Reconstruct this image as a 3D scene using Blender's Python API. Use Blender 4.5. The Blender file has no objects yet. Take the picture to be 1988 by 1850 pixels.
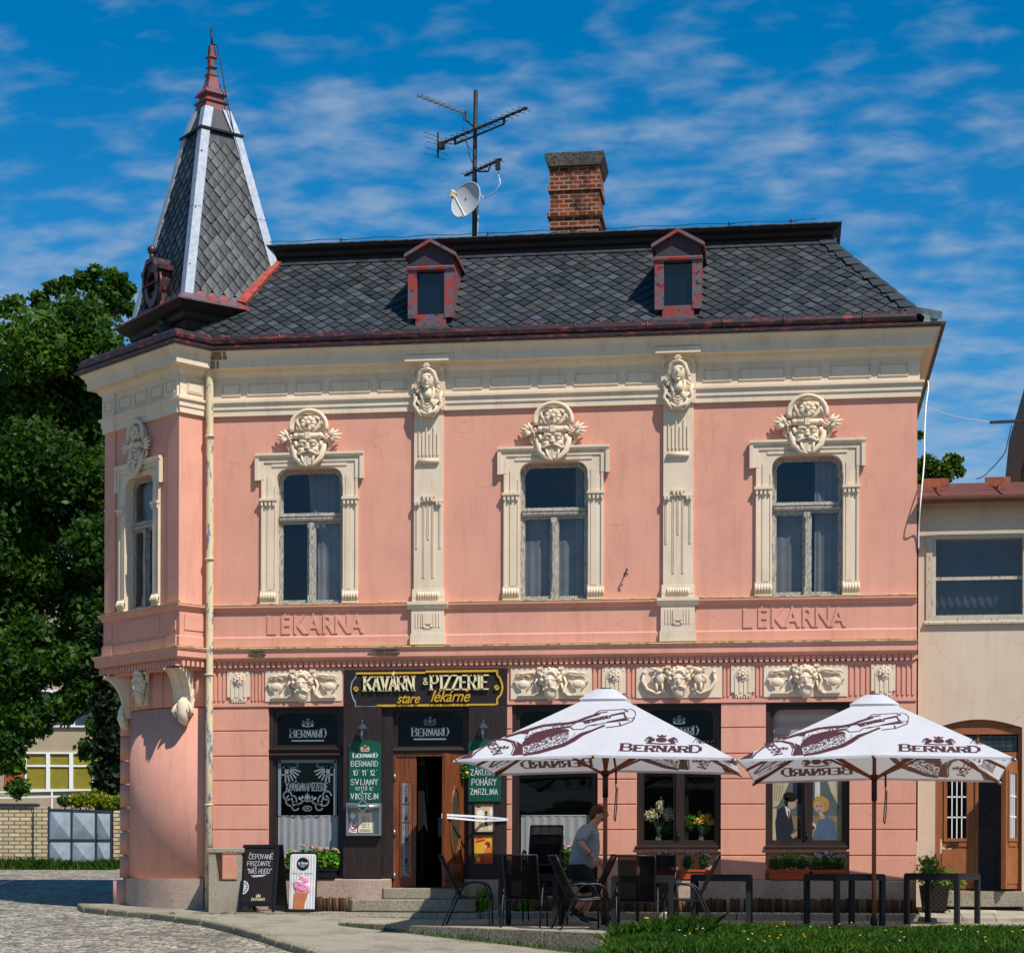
import bpy, bmesh, math, random
import numpy as np
from mathutils import Matrix, Vector, Euler
random.seed(7); rng = np.random.default_rng(7)
R = math.radians; PI = math.pi
C = bpy.context.scene.collection
sc = bpy.context.scene

# ---------------------------------------------------------------- camera, sky, sun, exposure
cam = bpy.data.objects.new('camera', bpy.data.cameras.new('camera')); C.objects.link(cam)
cam.data.sensor_width = 36.0; cam.data.lens = 36.0 * 3850 / 1988
cam.data.shift_y = (1702 - 925) / 1988.0
cam.data.clip_start = .2; cam.data.clip_end = 3000
YAW = R(-7.8)
cam.location = (31.8 * math.sin(-YAW), -31.8 * math.cos(YAW), .74)
cam.rotation_euler = (Matrix.Rotation(-YAW, 4, 'Z') @ Matrix.Rotation(R(90), 4, 'X') @ Matrix.Rotation(.003, 4, 'Z')).to_euler()
sc.camera = cam

SUN = Vector((1.05, -1.0, 1.9)).normalized()
el = math.asin(SUN.z); rot = math.atan2(SUN.x, SUN.y)
sl = bpy.data.lights.new('sun', 'SUN'); sl.energy = 4.9; sl.angle = R(.5); sl.color = (1, .95, .87)
so = bpy.data.objects.new('sun', sl); C.objects.link(so); so.location = (20, -20, 40)
so.rotation_euler = SUN.to_track_quat('Z', 'Y').to_euler()

W = bpy.data.worlds.new('World'); sc.world = W; W.use_nodes = True
nt = W.node_tree; N = nt.nodes; L = nt.links; N.clear()
out = N.new('ShaderNodeOutputWorld'); bg = N.new('ShaderNodeBackground'); bg.inputs[1].default_value = .138
sky = N.new('ShaderNodeTexSky'); sky.sky_type = 'NISHITA'; sky.sun_disc = False
sky.sun_elevation = el; sky.sun_rotation = rot; sky.ozone_density = 2.2; sky.air_density = .9; sky.dust_density = .3
hs = N.new('ShaderNodeHueSaturation'); hs.inputs['Saturation'].default_value = 1.5; hs.inputs['Value'].default_value = .86; hs.inputs['Hue'].default_value = .494
L.new(sky.outputs[0], hs.inputs['Color'])
tc = N.new('ShaderNodeTexCoord'); sep = N.new('ShaderNodeSeparateXYZ'); L.new(tc.outputs['Generated'], sep.inputs[0])
def wmath(op, a, b=None, c=None):
    n = N.new('ShaderNodeMath'); n.operation = op
    for i, q in enumerate((a, b, c)):
        if q is None: continue
        if isinstance(q, (int, float)): n.inputs[i].default_value = q
        else: L.new(q, n.inputs[i])
    return n.outputs[0]
# altocumulus layer: the view direction met with a plane high above
dz = wmath('MAXIMUM', wmath('ADD', sep.outputs[2], .22), .05)
px = wmath('DIVIDE', sep.outputs[0], dz); py = wmath('DIVIDE', sep.outputs[1], dz)
cmb = N.new('ShaderNodeCombineXYZ'); L.new(px, cmb.inputs[0]); L.new(py, cmb.inputs[1])
def wnoise(scale, detail, rough, dist, sx=1, sy=1, off=(0, 0, 0)):
    mp = N.new('ShaderNodeMapping'); mp.inputs['Scale'].default_value = (sx, sy, 1); mp.inputs['Location'].default_value = off
    L.new(cmb.outputs[0], mp.inputs[0])
    n = N.new('ShaderNodeTexNoise'); n.inputs['Scale'].default_value = scale; n.inputs['Detail'].default_value = detail
    n.inputs['Roughness'].default_value = rough; n.inputs['Distortion'].default_value = dist
    L.new(mp.outputs[0], n.inputs['Vector']); return n.outputs[0]
n1 = wnoise(25, 3.5, .5, .12, .66, 1.0, (.3, 2.1, 0)); n2 = wnoise(3.4, 3, .5, .3, 1, .8, (4.3, .4, 0))
cl = wmath('ADD', wmath('MULTIPLY', n1, .72), wmath('MULTIPLY', n2, .52))
# less cloud towards the zenith
cl = wmath('SUBTRACT', cl, wmath('MULTIPLY', wmath('MAXIMUM', wmath('SUBTRACT', sep.outputs[2], .27), 0), 1.5))
mr = N.new('ShaderNodeMapRange'); mr.interpolation_type = 'SMOOTHSTEP'
mr.inputs['From Min'].default_value = .41; mr.inputs['From Max'].default_value = .84; mr.inputs['To Max'].default_value = .80
L.new(cl, mr.inputs['Value'])
mix = N.new('ShaderNodeMixRGB'); mix.inputs[2].default_value = (2.35, 3.05, 4.0, 1)
L.new(mr.outputs[0], mix.inputs[0]); L.new(hs.outputs[0], mix.inputs[1]); L.new(mix.outputs[0], bg.inputs[0]); L.new(bg.outputs[0], out.inputs[0])

sc.view_settings.view_transform = 'Standard'; sc.view_settings.look = 'None'
sc.view_settings.exposure = .13; sc.view_settings.gamma = 1.0; sc.view_settings.use_curve_mapping = False
sc.render.engine = 'CYCLES'
try: sc.cycles.max_bounces = 6; sc.cycles.transparent_max_bounces = 12
except Exception: pass

# ---------------------------------------------------------------- materials
def S(r, g, b):
    f = lambda c: (c / 255 / 12.92) if c <= 10 else ((c / 255 + .055) / 1.055) ** 2.4
    return (f(r), f(g), f(b), 1)
class NT:
    def __init__(s, name):
        s.m = bpy.data.materials.new(name); s.m.use_nodes = True; s.t = s.m.node_tree; s.n = s.t.nodes; s.p = s.n['Principled BSDF']
        s.tc = None
    def co(s):
        if not s.tc: s.tc = s.n.new('ShaderNodeTexCoord')
        return s.tc.outputs['Object']
    def l(s, a, b): s.t.links.new(a, b)
    def new(s, t, **k):
        n = s.n.new('ShaderNode' + t)
        for a, b in k.items(): n.inputs[a].default_value = b
        return n
    def math(s, op, a, b=None):
        n = s.n.new('ShaderNodeMath'); n.operation = op
        for i, q in enumerate((a, b)):
            if q is None: continue
            if isinstance(q, (int, float)): n.inputs[i].default_value = q
            else: s.l(q, n.inputs[i])
        return n.outputs[0]
    def noise(s, scale, detail=4, rough=.6, stretch=None, dist=0):
        n = s.new('TexNoise', Scale=scale, Detail=detail, Roughness=rough, Distortion=dist)
        v = s.co()
        if stretch:
            mp = s.new('Mapping'); mp.inputs['Scale'].default_value = stretch; s.l(v, mp.inputs[0]); v = mp.outputs[0]
        s.l(v, n.inputs['Vector']); return n.outputs[0]
    def ramp(s, fac, a, b, c0=(0, 0, 0, 1), c1=(1, 1, 1, 1)):
        r = s.n.new('ShaderNodeValToRGB'); e = r.color_ramp.elements
        e[0].position = a; e[1].position = b; e[0].color = c0; e[1].color = c1; s.l(fac, r.inputs[0]); return r.outputs[0]
    def mix(s, fac, a, b, mode='MIX'):
        m = s.n.new('ShaderNodeMixRGB'); m.blend_type = mode
        for i, q in enumerate((fac, a, b)):
            if isinstance(q, (int, float)): m.inputs[i].default_value = q if i == 0 else (q, q, q, 1)
            elif isinstance(q, tuple): m.inputs[i].default_value = q
            else: s.l(q, m.inputs[i])
        return m.outputs[0]
    def base(s, q):
        if isinstance(q, tuple): s.p.inputs['Base Color'].default_value = q
        else: s.l(q, s.p.inputs['Base Color'])
    def bump(s, h, strength=.3, dist=.01):
        b = s.new('Bump', Strength=strength, Distance=dist); s.l(h, b.inputs['Height']); s.l(b.outputs[0], s.p.inputs['Normal'])
    def set(s, rough=.8, spec=.3, metal=0):
        s.p.inputs['Roughness'].default_value = rough; s.p.inputs['Specular IOR Level'].default_value = spec; s.p.inputs['Metallic'].default_value = metal
def sc_(c, k): return (c[0] * k, c[1] * k, c[2] * k, 1)
def plain(name, col, rough=.6, var=.12, scale=6, bump=.15, spec=.3, metal=0, bs=40, bd=.006):
    t = NT(name); t.set(rough, spec, metal)
    n = t.noise(scale, 5, .65); t.base(t.mix(t.ramp(n, .3, .7), sc_(col, 1 - var), sc_(col, 1 + var)))
    if bump: t.bump(t.noise(bs, 3), bump, bd)
    return t.m
def plaster(name, col, stain, cracks=True, sv=.5):
    """painted render: mottling, rain streaks, hairline cracks, faint trowel bump"""
    t = NT(name); t.set(.9, .12)
    a = t.mix(t.ramp(t.noise(1.3, 5, .6), .35, .68), sc_(col, .93), sc_(col, 1.06))
    a = t.mix(t.math('MULTIPLY', t.ramp(t.noise(2.1, 6, .7, (2.6, 2.6, .35)), .52, .82), sv), a, stain)
    a = t.mix(t.math('MULTIPLY', t.ramp(t.noise(22, 4, .7), .62, .75), .16), a, sc_(col, 1.2))
    a = t.mix(t.math('MULTIPLY', t.ramp(t.noise(.55, 3, .5, (1.4, 1.4, .5)), .45, .7), .3), a, sc_(col, 1.16))
    a = t.mix(t.math('MULTIPLY', t.ramp(t.noise(1.1, 7, .78, (7, 7, .35)), .56, .74), .35), a, sc_(stain, .9))
    if cracks:
        v = t.new('TexVoronoi', Scale=.9); v.feature = 'DISTANCE_TO_EDGE'
        mp = t.new('Mapping'); mp.inputs['Scale'].default_value = (.55, .55, 1.3)
        w = t.new('TexNoise', Scale=2.5, Detail=5); t.l(t.co(), w.inputs['Vector'])
        ad = t.n.new('ShaderNodeVectorMath'); ad.operation = 'MULTIPLY_ADD'; t.l(w.outputs[1], ad.inputs[0]); ad.inputs[1].default_value = (.6, .6, .6); t.l(t.co(), ad.inputs[2])
        t.l(ad.outputs[0], mp.inputs[0]); t.l(mp.outputs[0], v.inputs['Vector'])
        line = t.ramp(v.outputs['Distance'], 0, .006, (1, 1, 1, 1), (0, 0, 0, 1))
        gate = t.ramp(t.noise(.8, 2), .5, .6)
        a = t.mix(t.math('MULTIPLY', t.math('MULTIPLY', line, gate), .4), a, sc_(stain, .6))
    t.base(a); t.bump(t.noise(60, 4, .6), .12, .006); return t.m
def patchy(name, c1, c2, scale=6, a=.45, b=.55, rough=.6, stretch=None, bump=.3, spec=.3, metal=0, c3=None):
    """two layers of paint showing through one another"""
    t = NT(name); t.set(rough, spec, metal)
    n = t.noise(scale, 7, .68, stretch); f = t.ramp(n, a, b)
    q = t.mix(f, c1, c2)
    if c3: q = t.mix(t.ramp(t.noise(scale * 2.3, 5, .6, stretch), .58, .66), q, c3)
    t.base(q); t.bump(n, bump, .01); return t.m
def toned(name, cols, rough=.7, spec=.3, var=.18, bump=.2, trans=0, tint=None, stain=None):
    """each face carries its own random tone (attribute), picked along a ramp of colours"""
    t = NT(name); t.set(rough, spec)
    at = t.n.new('ShaderNodeAttribute'); at.attribute_name = 'tone'
    r = t.n.new('ShaderNodeValToRGB'); e = r.color_ramp.elements
    e[0].color = cols[0]; e[0].position = 0; e[1].color = cols[-1]; e[1].position = 1
    for i, c in enumerate(cols[1:-1]):
        k = e.new((i + 1) / (len(cols) - 1)); k.color = c
    t.l(at.outputs['Fac'], r.inputs[0])
    q = t.mix(t.ramp(t.noise(9, 5, .7), .3, .7), t.mix(1.0, r.outputs[0], (1 - var,) * 3 + (1,), 'MULTIPLY'), r.outputs[0])
    if stain: q = t.mix(t.math('MULTIPLY', t.ramp(t.noise(7, 6, .75, (1, 1, .4)), .58, .72), .5), q, stain)
    t.base(q)
    if bump: t.bump(t.noise(30, 4), bump, .01)
    if trans:
        tr = t.n.new('ShaderNodeBsdfTranslucent'); t.l(t.mix(1.0, q, tint or (1.5, 1.6, .5, 1), 'MULTIPLY'), tr.inputs[0])
        mx = t.new('MixShader', Fac=trans); t.l(t.p.outputs[0], mx.inputs[1]); t.l(tr.outputs[0], mx.inputs[2])
        t.l(mx.outputs[0], t.n['Material Output'].inputs[0])
    return t.m
def glass(name, tint=(.5, .58, .62, 1), refl=.12, rough=.02, wave=.02):
    t = NT(name); t.n.remove(t.p)
    tr = t.n.new('ShaderNodeBsdfTransparent'); tr.inputs[0].default_value = tint
    gl = t.n.new('ShaderNodeBsdfGlossy'); gl.inputs['Roughness'].default_value = rough; gl.inputs[0].default_value = (.8, .9, 1, 1)
    b = t.new('Bump', Strength=wave, Distance=.05); t.l(t.noise(2.2, 2), b.inputs['Height']); t.l(b.outputs[0], gl.inputs['Normal'])
    fr = t.new('LayerWeight', Blend=.5); f = t.math('ADD', t.math('MULTIPLY', t.math('POWER', fr.outputs['Facing'], 4.0), .6), .04 + refl)
    mx = t.n.new('ShaderNodeMixShader'); t.l(f, mx.inputs[0]); t.l(tr.outputs[0], mx.inputs[1]); t.l(gl.outputs[0], mx.inputs[2])
    t.l(mx.outputs[0], t.n['Material Output'].inputs[0]); return t.m
def wood(name, c1, c2, scale=3, axis='z', rough=.5, spec=.4, bump=.25):
    t = NT(name); t.set(rough, spec)
    st = {'z': (9, 9, .7), 'x': (.7, 9, 9), 'y': (9, .7, 9)}[axis]
    n = t.noise(scale, 6, .65, st, .4); t.base(t.mix(t.ramp(n, .35, .65), c1, c2)); t.bump(n, bump, .006); return t.m
def cloth(name, col, trans=.35, var=.06, alpha=None, scale=5):
    t = NT(name); t.set(.9, .1); q = t.mix(t.ramp(t.noise(scale, 4), .3, .7), sc_(col, 1 - var), sc_(col, 1 + var)); t.base(q)
    t.bump(t.noise(7, 3, .5), .25, .02)
    tr = t.n.new('ShaderNodeBsdfTranslucent'); t.l(q, tr.inputs[0])
    mx = t.new('MixShader', Fac=trans); t.l(t.p.outputs[0], mx.inputs[1]); t.l(tr.outputs[0], mx.inputs[2]); o = mx.outputs[0]
    if alpha is not None:
        tp = t.n.new('ShaderNodeBsdfTransparent'); m2 = t.new('MixShader', Fac=alpha); t.l(tp.outputs[0], m2.inputs[1]); t.l(o, m2.inputs[2]); o = m2.outputs[0]
    t.l(o, t.n['Material Output'].inputs[0]); return t.m

PINK = S(215, 154, 133); CREAM = S(221, 201, 176)
m_pink = plaster('pink_plaster', PINK, S(178, 108, 92))
m_cream = plaster('cream_plaster', CREAM, S(165, 142, 112), cracks=False)
m_relief = plaster('cream_stucco_relief', S(222, 202, 176), S(150, 128, 100), cracks=False, sv=.5)
m_lip = patchy('yellowed_cream_flashing', S(222, 200, 140), S(150, 125, 80), 9, .5, .6)
m_neigh = plaster('buff_plaster', S(204, 182, 160), S(170, 140, 105))
m_granite = None
def granite(name, c1, c2, sc1=90):
    t = NT(name); t.set(.85, .25)
    n = t.noise(sc1, 3, .7); q = t.mix(t.ramp(n, .38, .62), c1, c2)
    q = t.mix(t.math('MULTIPLY', t.ramp(t.noise(2, 5), .45, .7), .35), q, sc_(c1, .55)); t.base(q); t.bump(n, .35, .012); return t.m
m_plinth = granite('speckled_plinth_stone', S(146, 122, 108), S(204, 178, 160))
m_concrete = granite('weathered_concrete', S(120, 112, 96), S(168, 158, 138), 40)
m_slate = toned('slate', [S(36, 41, 46), S(56, 62, 67), S(47, 52, 56), S(76, 82, 87), S(62, 62, 59)], .5, .5, .35, .35, stain=S(94, 90, 82))
m_blackwood = patchy('black_painted_eaves_board', S(22, 18, 18), S(42, 30, 28), 6, .4, .7, .6, (.5, 6, 6))
m_redtin = patchy('flaking_red_tin', S(146, 58, 48), S(96, 88, 98), 5, .47, .53, .5, None, .2, .4, 0, S(48, 34, 34))
m_gutter = patchy('oxidised_gutter_tin', S(52, 38, 42), S(140, 60, 52), 5, .53, .62, .42, (1, 3, 3), .2, .5, .2, S(60, 40, 36))
m_zinc = patchy('pale_zinc', S(176, 182, 190), S(150, 157, 168), 12, .4, .65, .45, None, .2, .5, .15)
m_verdigris = patchy('verdigris_tin', S(150, 170, 166), S(110, 120, 116), 8, .4, .65, .6)
m_whitewood = patchy('flaking_white_window_paint', S(186, 180, 168), S(112, 104, 94), 14, .46, .58, .7, (6, 6, .7), .5)
m_dkwood = patchy('dark_brown_painted_wood', S(40, 29, 27), S(58, 44, 40), 6, .4, .7, .5, (6, 6, .6), .15)
m_doorwood = wood('varnished_brown_door_wood', S(92, 44, 20), S(136, 74, 36))
m_olddoor = patchy('worn_tan_door_paint', S(150, 92, 54), S(126, 74, 42), 4, .4, .7, .6, (3, 3, .8), .15)
m_glass = glass('window_glass', (.74, .76, .78, 1), .012); m_glass_dark = glass('shop_glass', (.45, .44, .43, 1), -.028); m_glass_clear = glass('clear_shop_glass', (.85, .86, .86, 1), -.022)
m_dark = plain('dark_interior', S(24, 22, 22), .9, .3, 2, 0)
m_curtain = cloth('net_curtain', S(200, 200, 200), .3, .15, .55, 3)
m_lace = cloth('white_lace_curtain', S(225, 225, 226), .3, .12, .8, 30)
m_black = plain('black_metal', S(26, 26, 28), .45, .2, 8, .05, .5, .3)
m_iron = plain('dark_iron', S(52, 48, 48), .55, .25, 12, .1, .4, .5)
m_gold = plain('gold_paint', S(222, 172, 50), .4, .08, 12, .05, .5, .3)
m_ivory = plain('ivory_letters', S(228, 215, 170), .5, .06, 12, .05)
m_white = plain('white_paint', S(232, 232, 230), .6, .04, 8, .05)
m_chalk = plain('chalk_white', S(226, 230, 228), .9, .1, 40, 0)
m_green = plain('green_board', S(10, 78, 62), .5, .1, 3, .05)
m_maroon = plain('maroon_print', S(72, 36, 44), .85, .18, 30, 0)
m_maroon_l = plain('faded_maroon_print', S(160, 128, 122), .85, .1, 30, 0)
m_frost = plain('frosted_film', S(120, 132, 138), .6, .08, 30, 0)
m_alu = plain('aluminium', S(150, 152, 154), .35, .06, 6, .05, .5, .7)

# ---------------------------------------------------------------- mesh building
class MB:
    def __init__(s, M=None): s.v = []; s.f = []; s.mi = []; s.sm = []; s.tone = []; s.cur = 0; s.M = M; s.t = 0.5
    def add(s, vs, fs, smooth=False):
        o = len(s.v)
        if s.M is not None: vs = [tuple(s.M @ Vector(p)) for p in vs]
        s.v += [tuple(p) for p in vs]
        for f in fs:
            s.f.append(tuple(i + o for i in f)); s.mi.append(s.cur); s.sm.append(smooth); s.tone.append(s.t)
        return s
    def box(s, x0, x1, y0, y1, z0, z1):
        x0, x1 = min(x0, x1), max(x0, x1); y0, y1 = min(y0, y1), max(y0, y1); z0, z1 = min(z0, z1), max(z0, z1)
        v = [(x, y, z) for z in (z0, z1) for y in (y0, y1) for x in (x0, x1)]
        return s.add(v, [(0, 2, 3, 1), (4, 5, 7, 6), (0, 1, 5, 4), (2, 6, 7, 3), (0, 4, 6, 2), (1, 3, 7, 5)])
    def prism(s, poly, a, b, axis='y', smooth=False):
        A = sum(p[0] * q[1] - q[0] * p[1] for p, q in zip(poly, poly[1:] + poly[:1]))
        if A < 0: poly = poly[::-1]
        mk = {'y': lambda p, t: (p[0], t, p[1]), 'x': lambda p, t: (t, p[0], p[1]), 'z': lambda p, t: (p[0], p[1], t)}[axis]
        n = len(poly); a, b = min(a, b), max(a, b)
        v = [mk(p, a) for p in poly] + [mk(p, b) for p in poly]
        if axis == 'y': fs = [tuple(range(n)), tuple(range(2 * n - 1, n - 1, -1))] + [(i, i + n, (i + 1) % n + n, (i + 1) % n) for i in range(n)]
        else: fs = [tuple(range(n - 1, -1, -1)), tuple(range(n, 2 * n))] + [(i, (i + 1) % n, (i + 1) % n + n, i + n) for i in range(n)]
        return s.add(v, fs, smooth)
    def ring(s, outer, inner, a, b):
        """frame: outer and inner outlines (same count) in x,z, from y=a (front) to y=b"""
        n = len(outer)
        v = [(p[0], a, p[1]) for p in outer] + [(p[0], a, p[1]) for p in inner] + [(p[0], b, p[1]) for p in outer] + [(p[0], b, p[1]) for p in inner]
        fs = []
        for i in range(n):
            j = (i + 1) % n
            fs += [(i, j, n + j, n + i), (n + i, n + j, 3 * n + j, 3 * n + i), (2 * n + i, 3 * n + i, 3 * n + j, 2 * n + j), (i, 2 * n + i, 2 * n + j, j)]
        return s.add(v, fs)
    def tube(s, pts, r, n=8, cap=True, smooth=True, closed=False):
        pts = [Vector(p) for p in pts]; m = len(pts); rs = r if isinstance(r, (list, tuple)) else [r] * m
        v = []; up = None
        for i, p in enumerate(pts):
            d = (pts[(i + 1) % m] - pts[i - 1]) if (closed or 0 < i < m - 1) else (pts[1] - pts[0] if i == 0 else pts[-1] - pts[-2])
            if d.length < 1e-9: d = Vector((0, 0, 1))
            d.normalize()
            if up is None: up = d.orthogonal().normalized()
            else:
                up = up - d * up.dot(d)
                up = up.normalized() if up.length > 1e-6 else d.orthogonal().normalized()
            w = d.cross(up)
            for k in range(n):
                a = 2 * PI * k / n; v.append(p + (up * math.cos(a) + w * math.sin(a)) * rs[i])
        fs = []
        for i in range(m if closed else m - 1):
            j = (i + 1) % m
            for k in range(n): fs.append((i * n + k, i * n + (k + 1) % n, j * n + (k + 1) % n, j * n + k))
        if cap and not closed: fs += [tuple(range(n - 1, -1, -1)), tuple(range((m - 1) * n, m * n))]
        return s.add(v, fs, smooth)
    def bar(s, p, q, w, h=None, up=(0, 0, 1)):
        """rectangular bar from p to q"""
        p, q = Vector(p), Vector(q); d = (q - p).normalized(); u = Vector(up)
        u = u - d * u.dot(d)
        if u.length < 1e-4: u = d.orthogonal()
        u.normalize(); sd = d.cross(u); h = h or w
        v = []
        for c in (p, q):
            for a, b in ((-1, -1), (1, -1), (1, 1), (-1, 1)): v.append(c + sd * (a * w / 2) + u * (b * h / 2))
        return s.add(v, [(3, 2, 1, 0), (4, 5, 6, 7), (0, 1, 5, 4), (1, 2, 6, 5), (2, 3, 7, 6), (3, 0, 4, 7)])
    def lathe(s, prof, c=(0, 0, 0), n=16, smooth=True, a0=0, sq=False):
        v = []; fs = []
        for r, z in prof:
            for k in range(n):
                a = a0 + 2 * PI * k / n; v.append((c[0] + r * math.cos(a), c[1] + r * math.sin(a), c[2] + z))
        for i in range(len(prof) - 1):
            for k in range(n): fs.append((i * n + k, i * n + (k + 1) % n, (i + 1) * n + (k + 1) % n, (i + 1) * n + k))
        fs += [tuple(range(n - 1, -1, -1)), tuple(range((len(prof) - 1) * n, len(prof) * n))]
        return s.add(v, fs, smooth)
    def ball(s, c, r, n=10, m=7):
        if isinstance(r, (int, float)): r = (r, r, r)
        v = [(c[0], c[1], c[2] - r[2])]
        for i in range(1, m):
            t = PI * i / m - PI / 2
            for k in range(n): a = 2 * PI * k / n; v.append((c[0] + r[0] * math.cos(t) * math.cos(a), c[1] + r[1] * math.cos(t) * math.sin(a), c[2] + r[2] * math.sin(t)))
        v.append((c[0], c[1], c[2] + r[2])); T = len(v) - 1
        fs = [(0, 1 + (k + 1) % n, 1 + k) for k in range(n)]
        for i in range(m - 2):
            for k in range(n): fs.append((1 + i * n + k, 1 + i * n + (k + 1) % n, 1 + (i + 1) * n + (k + 1) % n, 1 + (i + 1) * n + k))
        fs += [(1 + (m - 2) * n + k, 1 + (m - 2) * n + (k + 1) % n, T) for k in range(n)]
        return s.add(v, fs, True)
    def flat(s, poly, y, flip=False):
        """thin decal polygon in x,z facing -y"""
        A = sum(p[0] * q[1] - q[0] * p[1] for p, q in zip(poly, poly[1:] + poly[:1]))
        if A < 0: poly = poly[::-1]
        return s.add([(p[0], y, p[1]) for p in poly], [tuple(range(len(poly)))])
    def build(s, name, mats, parent=None, loc=None, rz=0, bev=0, tag=None):
        me = bpy.data.meshes.new(name); me.from_pydata(s.v, [], s.f)
        if not isinstance(mats, (list, tuple)): mats = [mats]
        for m in mats: me.materials.append(m)
        if s.f:
            me.polygons.foreach_set('material_index', s.mi); me.polygons.foreach_set('use_smooth', s.sm)
            at = me.attributes.new('tone', 'FLOAT', 'FACE'); at.data.foreach_set('value', s.tone)
        me.update(); o = bpy.data.objects.new(name, me); C.objects.link(o)
        if parent: o.parent = parent
        if loc: o.location = loc
        o.rotation_euler[2] = rz
        if bev:
            b = o.modifiers.new('bevel', 'BEVEL'); b.width = bev; b.segments = 2; b.limit_method = 'ANGLE'
        return o
def tag(o, label, cat, group=None, kind=None):
    if label: o['label'] = label
    if cat: o['category'] = cat
    if group: o['group'] = group
    if kind: o['kind'] = kind
    return o
def thing(name, label, cat, loc=(0, 0, 0), rz=0, group=None):
    o = bpy.data.objects.new(name, None); C.objects.link(o); o.location = loc; o.rotation_euler[2] = rz; o.empty_display_size = .1
    return tag(o, label, cat, group)
def struct(o): o['kind'] = 'structure'; return o
def dup(root, loc, rz=0, label=None):
    r = root.copy(); C.objects.link(r); r.location = loc; r.rotation_euler = (0, 0, rz)
    if label: r['label'] = label
    def rec(a, b):
        for ch in [o for o in bpy.data.objects if o.parent == a and o not in done]:
            done.add(ch); c = ch.copy(); C.objects.link(c); c.parent = b; done.add(c); rec(ch, c)
    done = {r}; rec(root, r)
    return r
def T(x=0, y=0, z=0, rz=0, rx=0, ry=0, s=1):
    return Matrix.Translation((x, y, z)) @ Matrix.Rotation(rz, 4, 'Z') @ Matrix.Rotation(ry, 4, 'Y') @ Matrix.Rotation(rx, 4, 'X') @ Matrix.Scale(s, 4)
def arc(cx, cz, r, a0, a1, n, rz=None):
    return [(cx + r * math.cos(R(a0 + (a1 - a0) * i / n)), cz + (rz or r) * math.sin(R(a0 + (a1 - a0) * i / n))) for i in range(n + 1)]
def rrect(x0, x1, z0, z1, r, n=5, top_only=False):
    """outline from lower right, anticlockwise; rounded (top) corners"""
    if top_only: return [(x0, z0), (x1, z0)] + arc(x1 - r, z1 - r, r, 0, 90, n) + arc(x0 + r, z1 - r, r, 90, 180, n)
    return arc(x1 - r, z0 + r, r, -90, 0, n) + arc(x1 - r, z1 - r, r, 0, 90, n) + arc(x0 + r, z1 - r, r, 90, 180, n) + arc(x0 + r, z0 + r, r, 180, 270, n)

# ---- a small stroke alphabet (4 wide, 6 high)
G = {
'A': ['0,0 2,6 4,0', '.7,2 3.3,2'], 'B': ['0,0 0,6 2.6,6 3.6,5.3 3.6,3.9 2.6,3.2 0,3.2', '2.6,3.2 4,2.4 4,.8 2.8,0 0,0'],
'C': ['4,5 3,6 1,6 0,4.6 0,1.4 1,0 3,0 4,1'], 'D': ['0,0 0,6 2.2,6 4,4.4 4,1.6 2.2,0 0,0'], 'E': ['4,6 0,6 0,0 4,0', '0,3.1 3,3.1'],
'F': ['4,6 0,6 0,0', '0,3.1 3,3.1'], 'G': ['4,5 3,6 1,6 0,4.6 0,1.4 1,0 3,0 4,1 4,2.6 2.4,2.6'], 'H': ['0,0 0,6', '4,0 4,6', '0,3 4,3'],
'I': ['1.2,0 1.2,6'], 'J': ['3,6 3,1 2,0 .8,.2 .2,1'], 'K': ['0,0 0,6', '4,6 0,2.6', '1.3,3.6 4,0'], 'L': ['0,6 0,0 4,0'],
'M': ['0,0 .3,6 2,2 3.7,6 4,0'], 'N': ['0,0 0,6 4,0 4,6'], 'O': ['1,0 0,1.4 0,4.6 1,6 3,6 4,4.6 4,1.4 3,0 1,0'],
'P': ['0,0 0,6 2.8,6 4,5.2 4,3.6 2.8,2.8 0,2.8'], 'R': ['0,0 0,6 2.8,6 4,5.2 4,3.7 2.8,3 0,3', '2,3 4,0'],
'S': ['4,5.2 3,6 1,6 0,5 .3,3.8 3.6,2.4 4,1.2 3,0 1,0 0,.9'], 'T': ['0,6 4,6', '2,6 2,0'], 'U': ['0,6 0,1.2 1,0 3,0 4,1.2 4,6'],
'V': ['0,6 2,0 4,6'], 'X': ['0,0 4,6', '0,6 4,0'], 'Y': ['0,6 2,3 4,6', '2,3 2,0'], 'Z': ['0,6 4,6 0,0 4,0'],
'0': ['1,0 0,1.4 0,4.6 1,6 3,6 4,4.6 4,1.4 3,0 1,0'], '1': ['.8,4.4 2.2,6 2.2,0'], '2': ['0,4.6 1,6 3,6 4,4.8 3.4,3.2 0,0 4,0'],
'4': ['3,0 3,6 0,2 4,2'], '&': ['4,0 .8,4.6 1.2,5.8 2.2,6 3,5 .2,2 .2,.7 1.2,0 2.4,.2 4,2.6'], '"': ['1,6 1,4.8', '2.4,6 2.4,4.8'], '°': ['1,5 1,6 2,6 2,5 1,5'], '-': ['.5,3 3.5,3'], ' ': []}
ACC = {'Á': ('A', "1.8,6.8 2.8,8"), 'É': ('E', "1.8,6.8 2.8,8"), 'Č': ('C', "1,8 2,6.9 3,8"), 'Š': ('S', "1,8 2,6.9 3,8"), 'Ř': ('R', "1,8 2,6.9 3,8"), 'Í': ('I', "1,6.8 2,8"), 'Ý': ('Y', "1.8,6.8 2.8,8")}
def strokes(ch):
    s = G.get(ch)
    if s is None and ch in ACC: s = G[ACC[ch][0]] + [ACC[ch][1]]
    return [[tuple(map(float, q.split(','))) for q in p.split()] for p in (s or [])]
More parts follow.
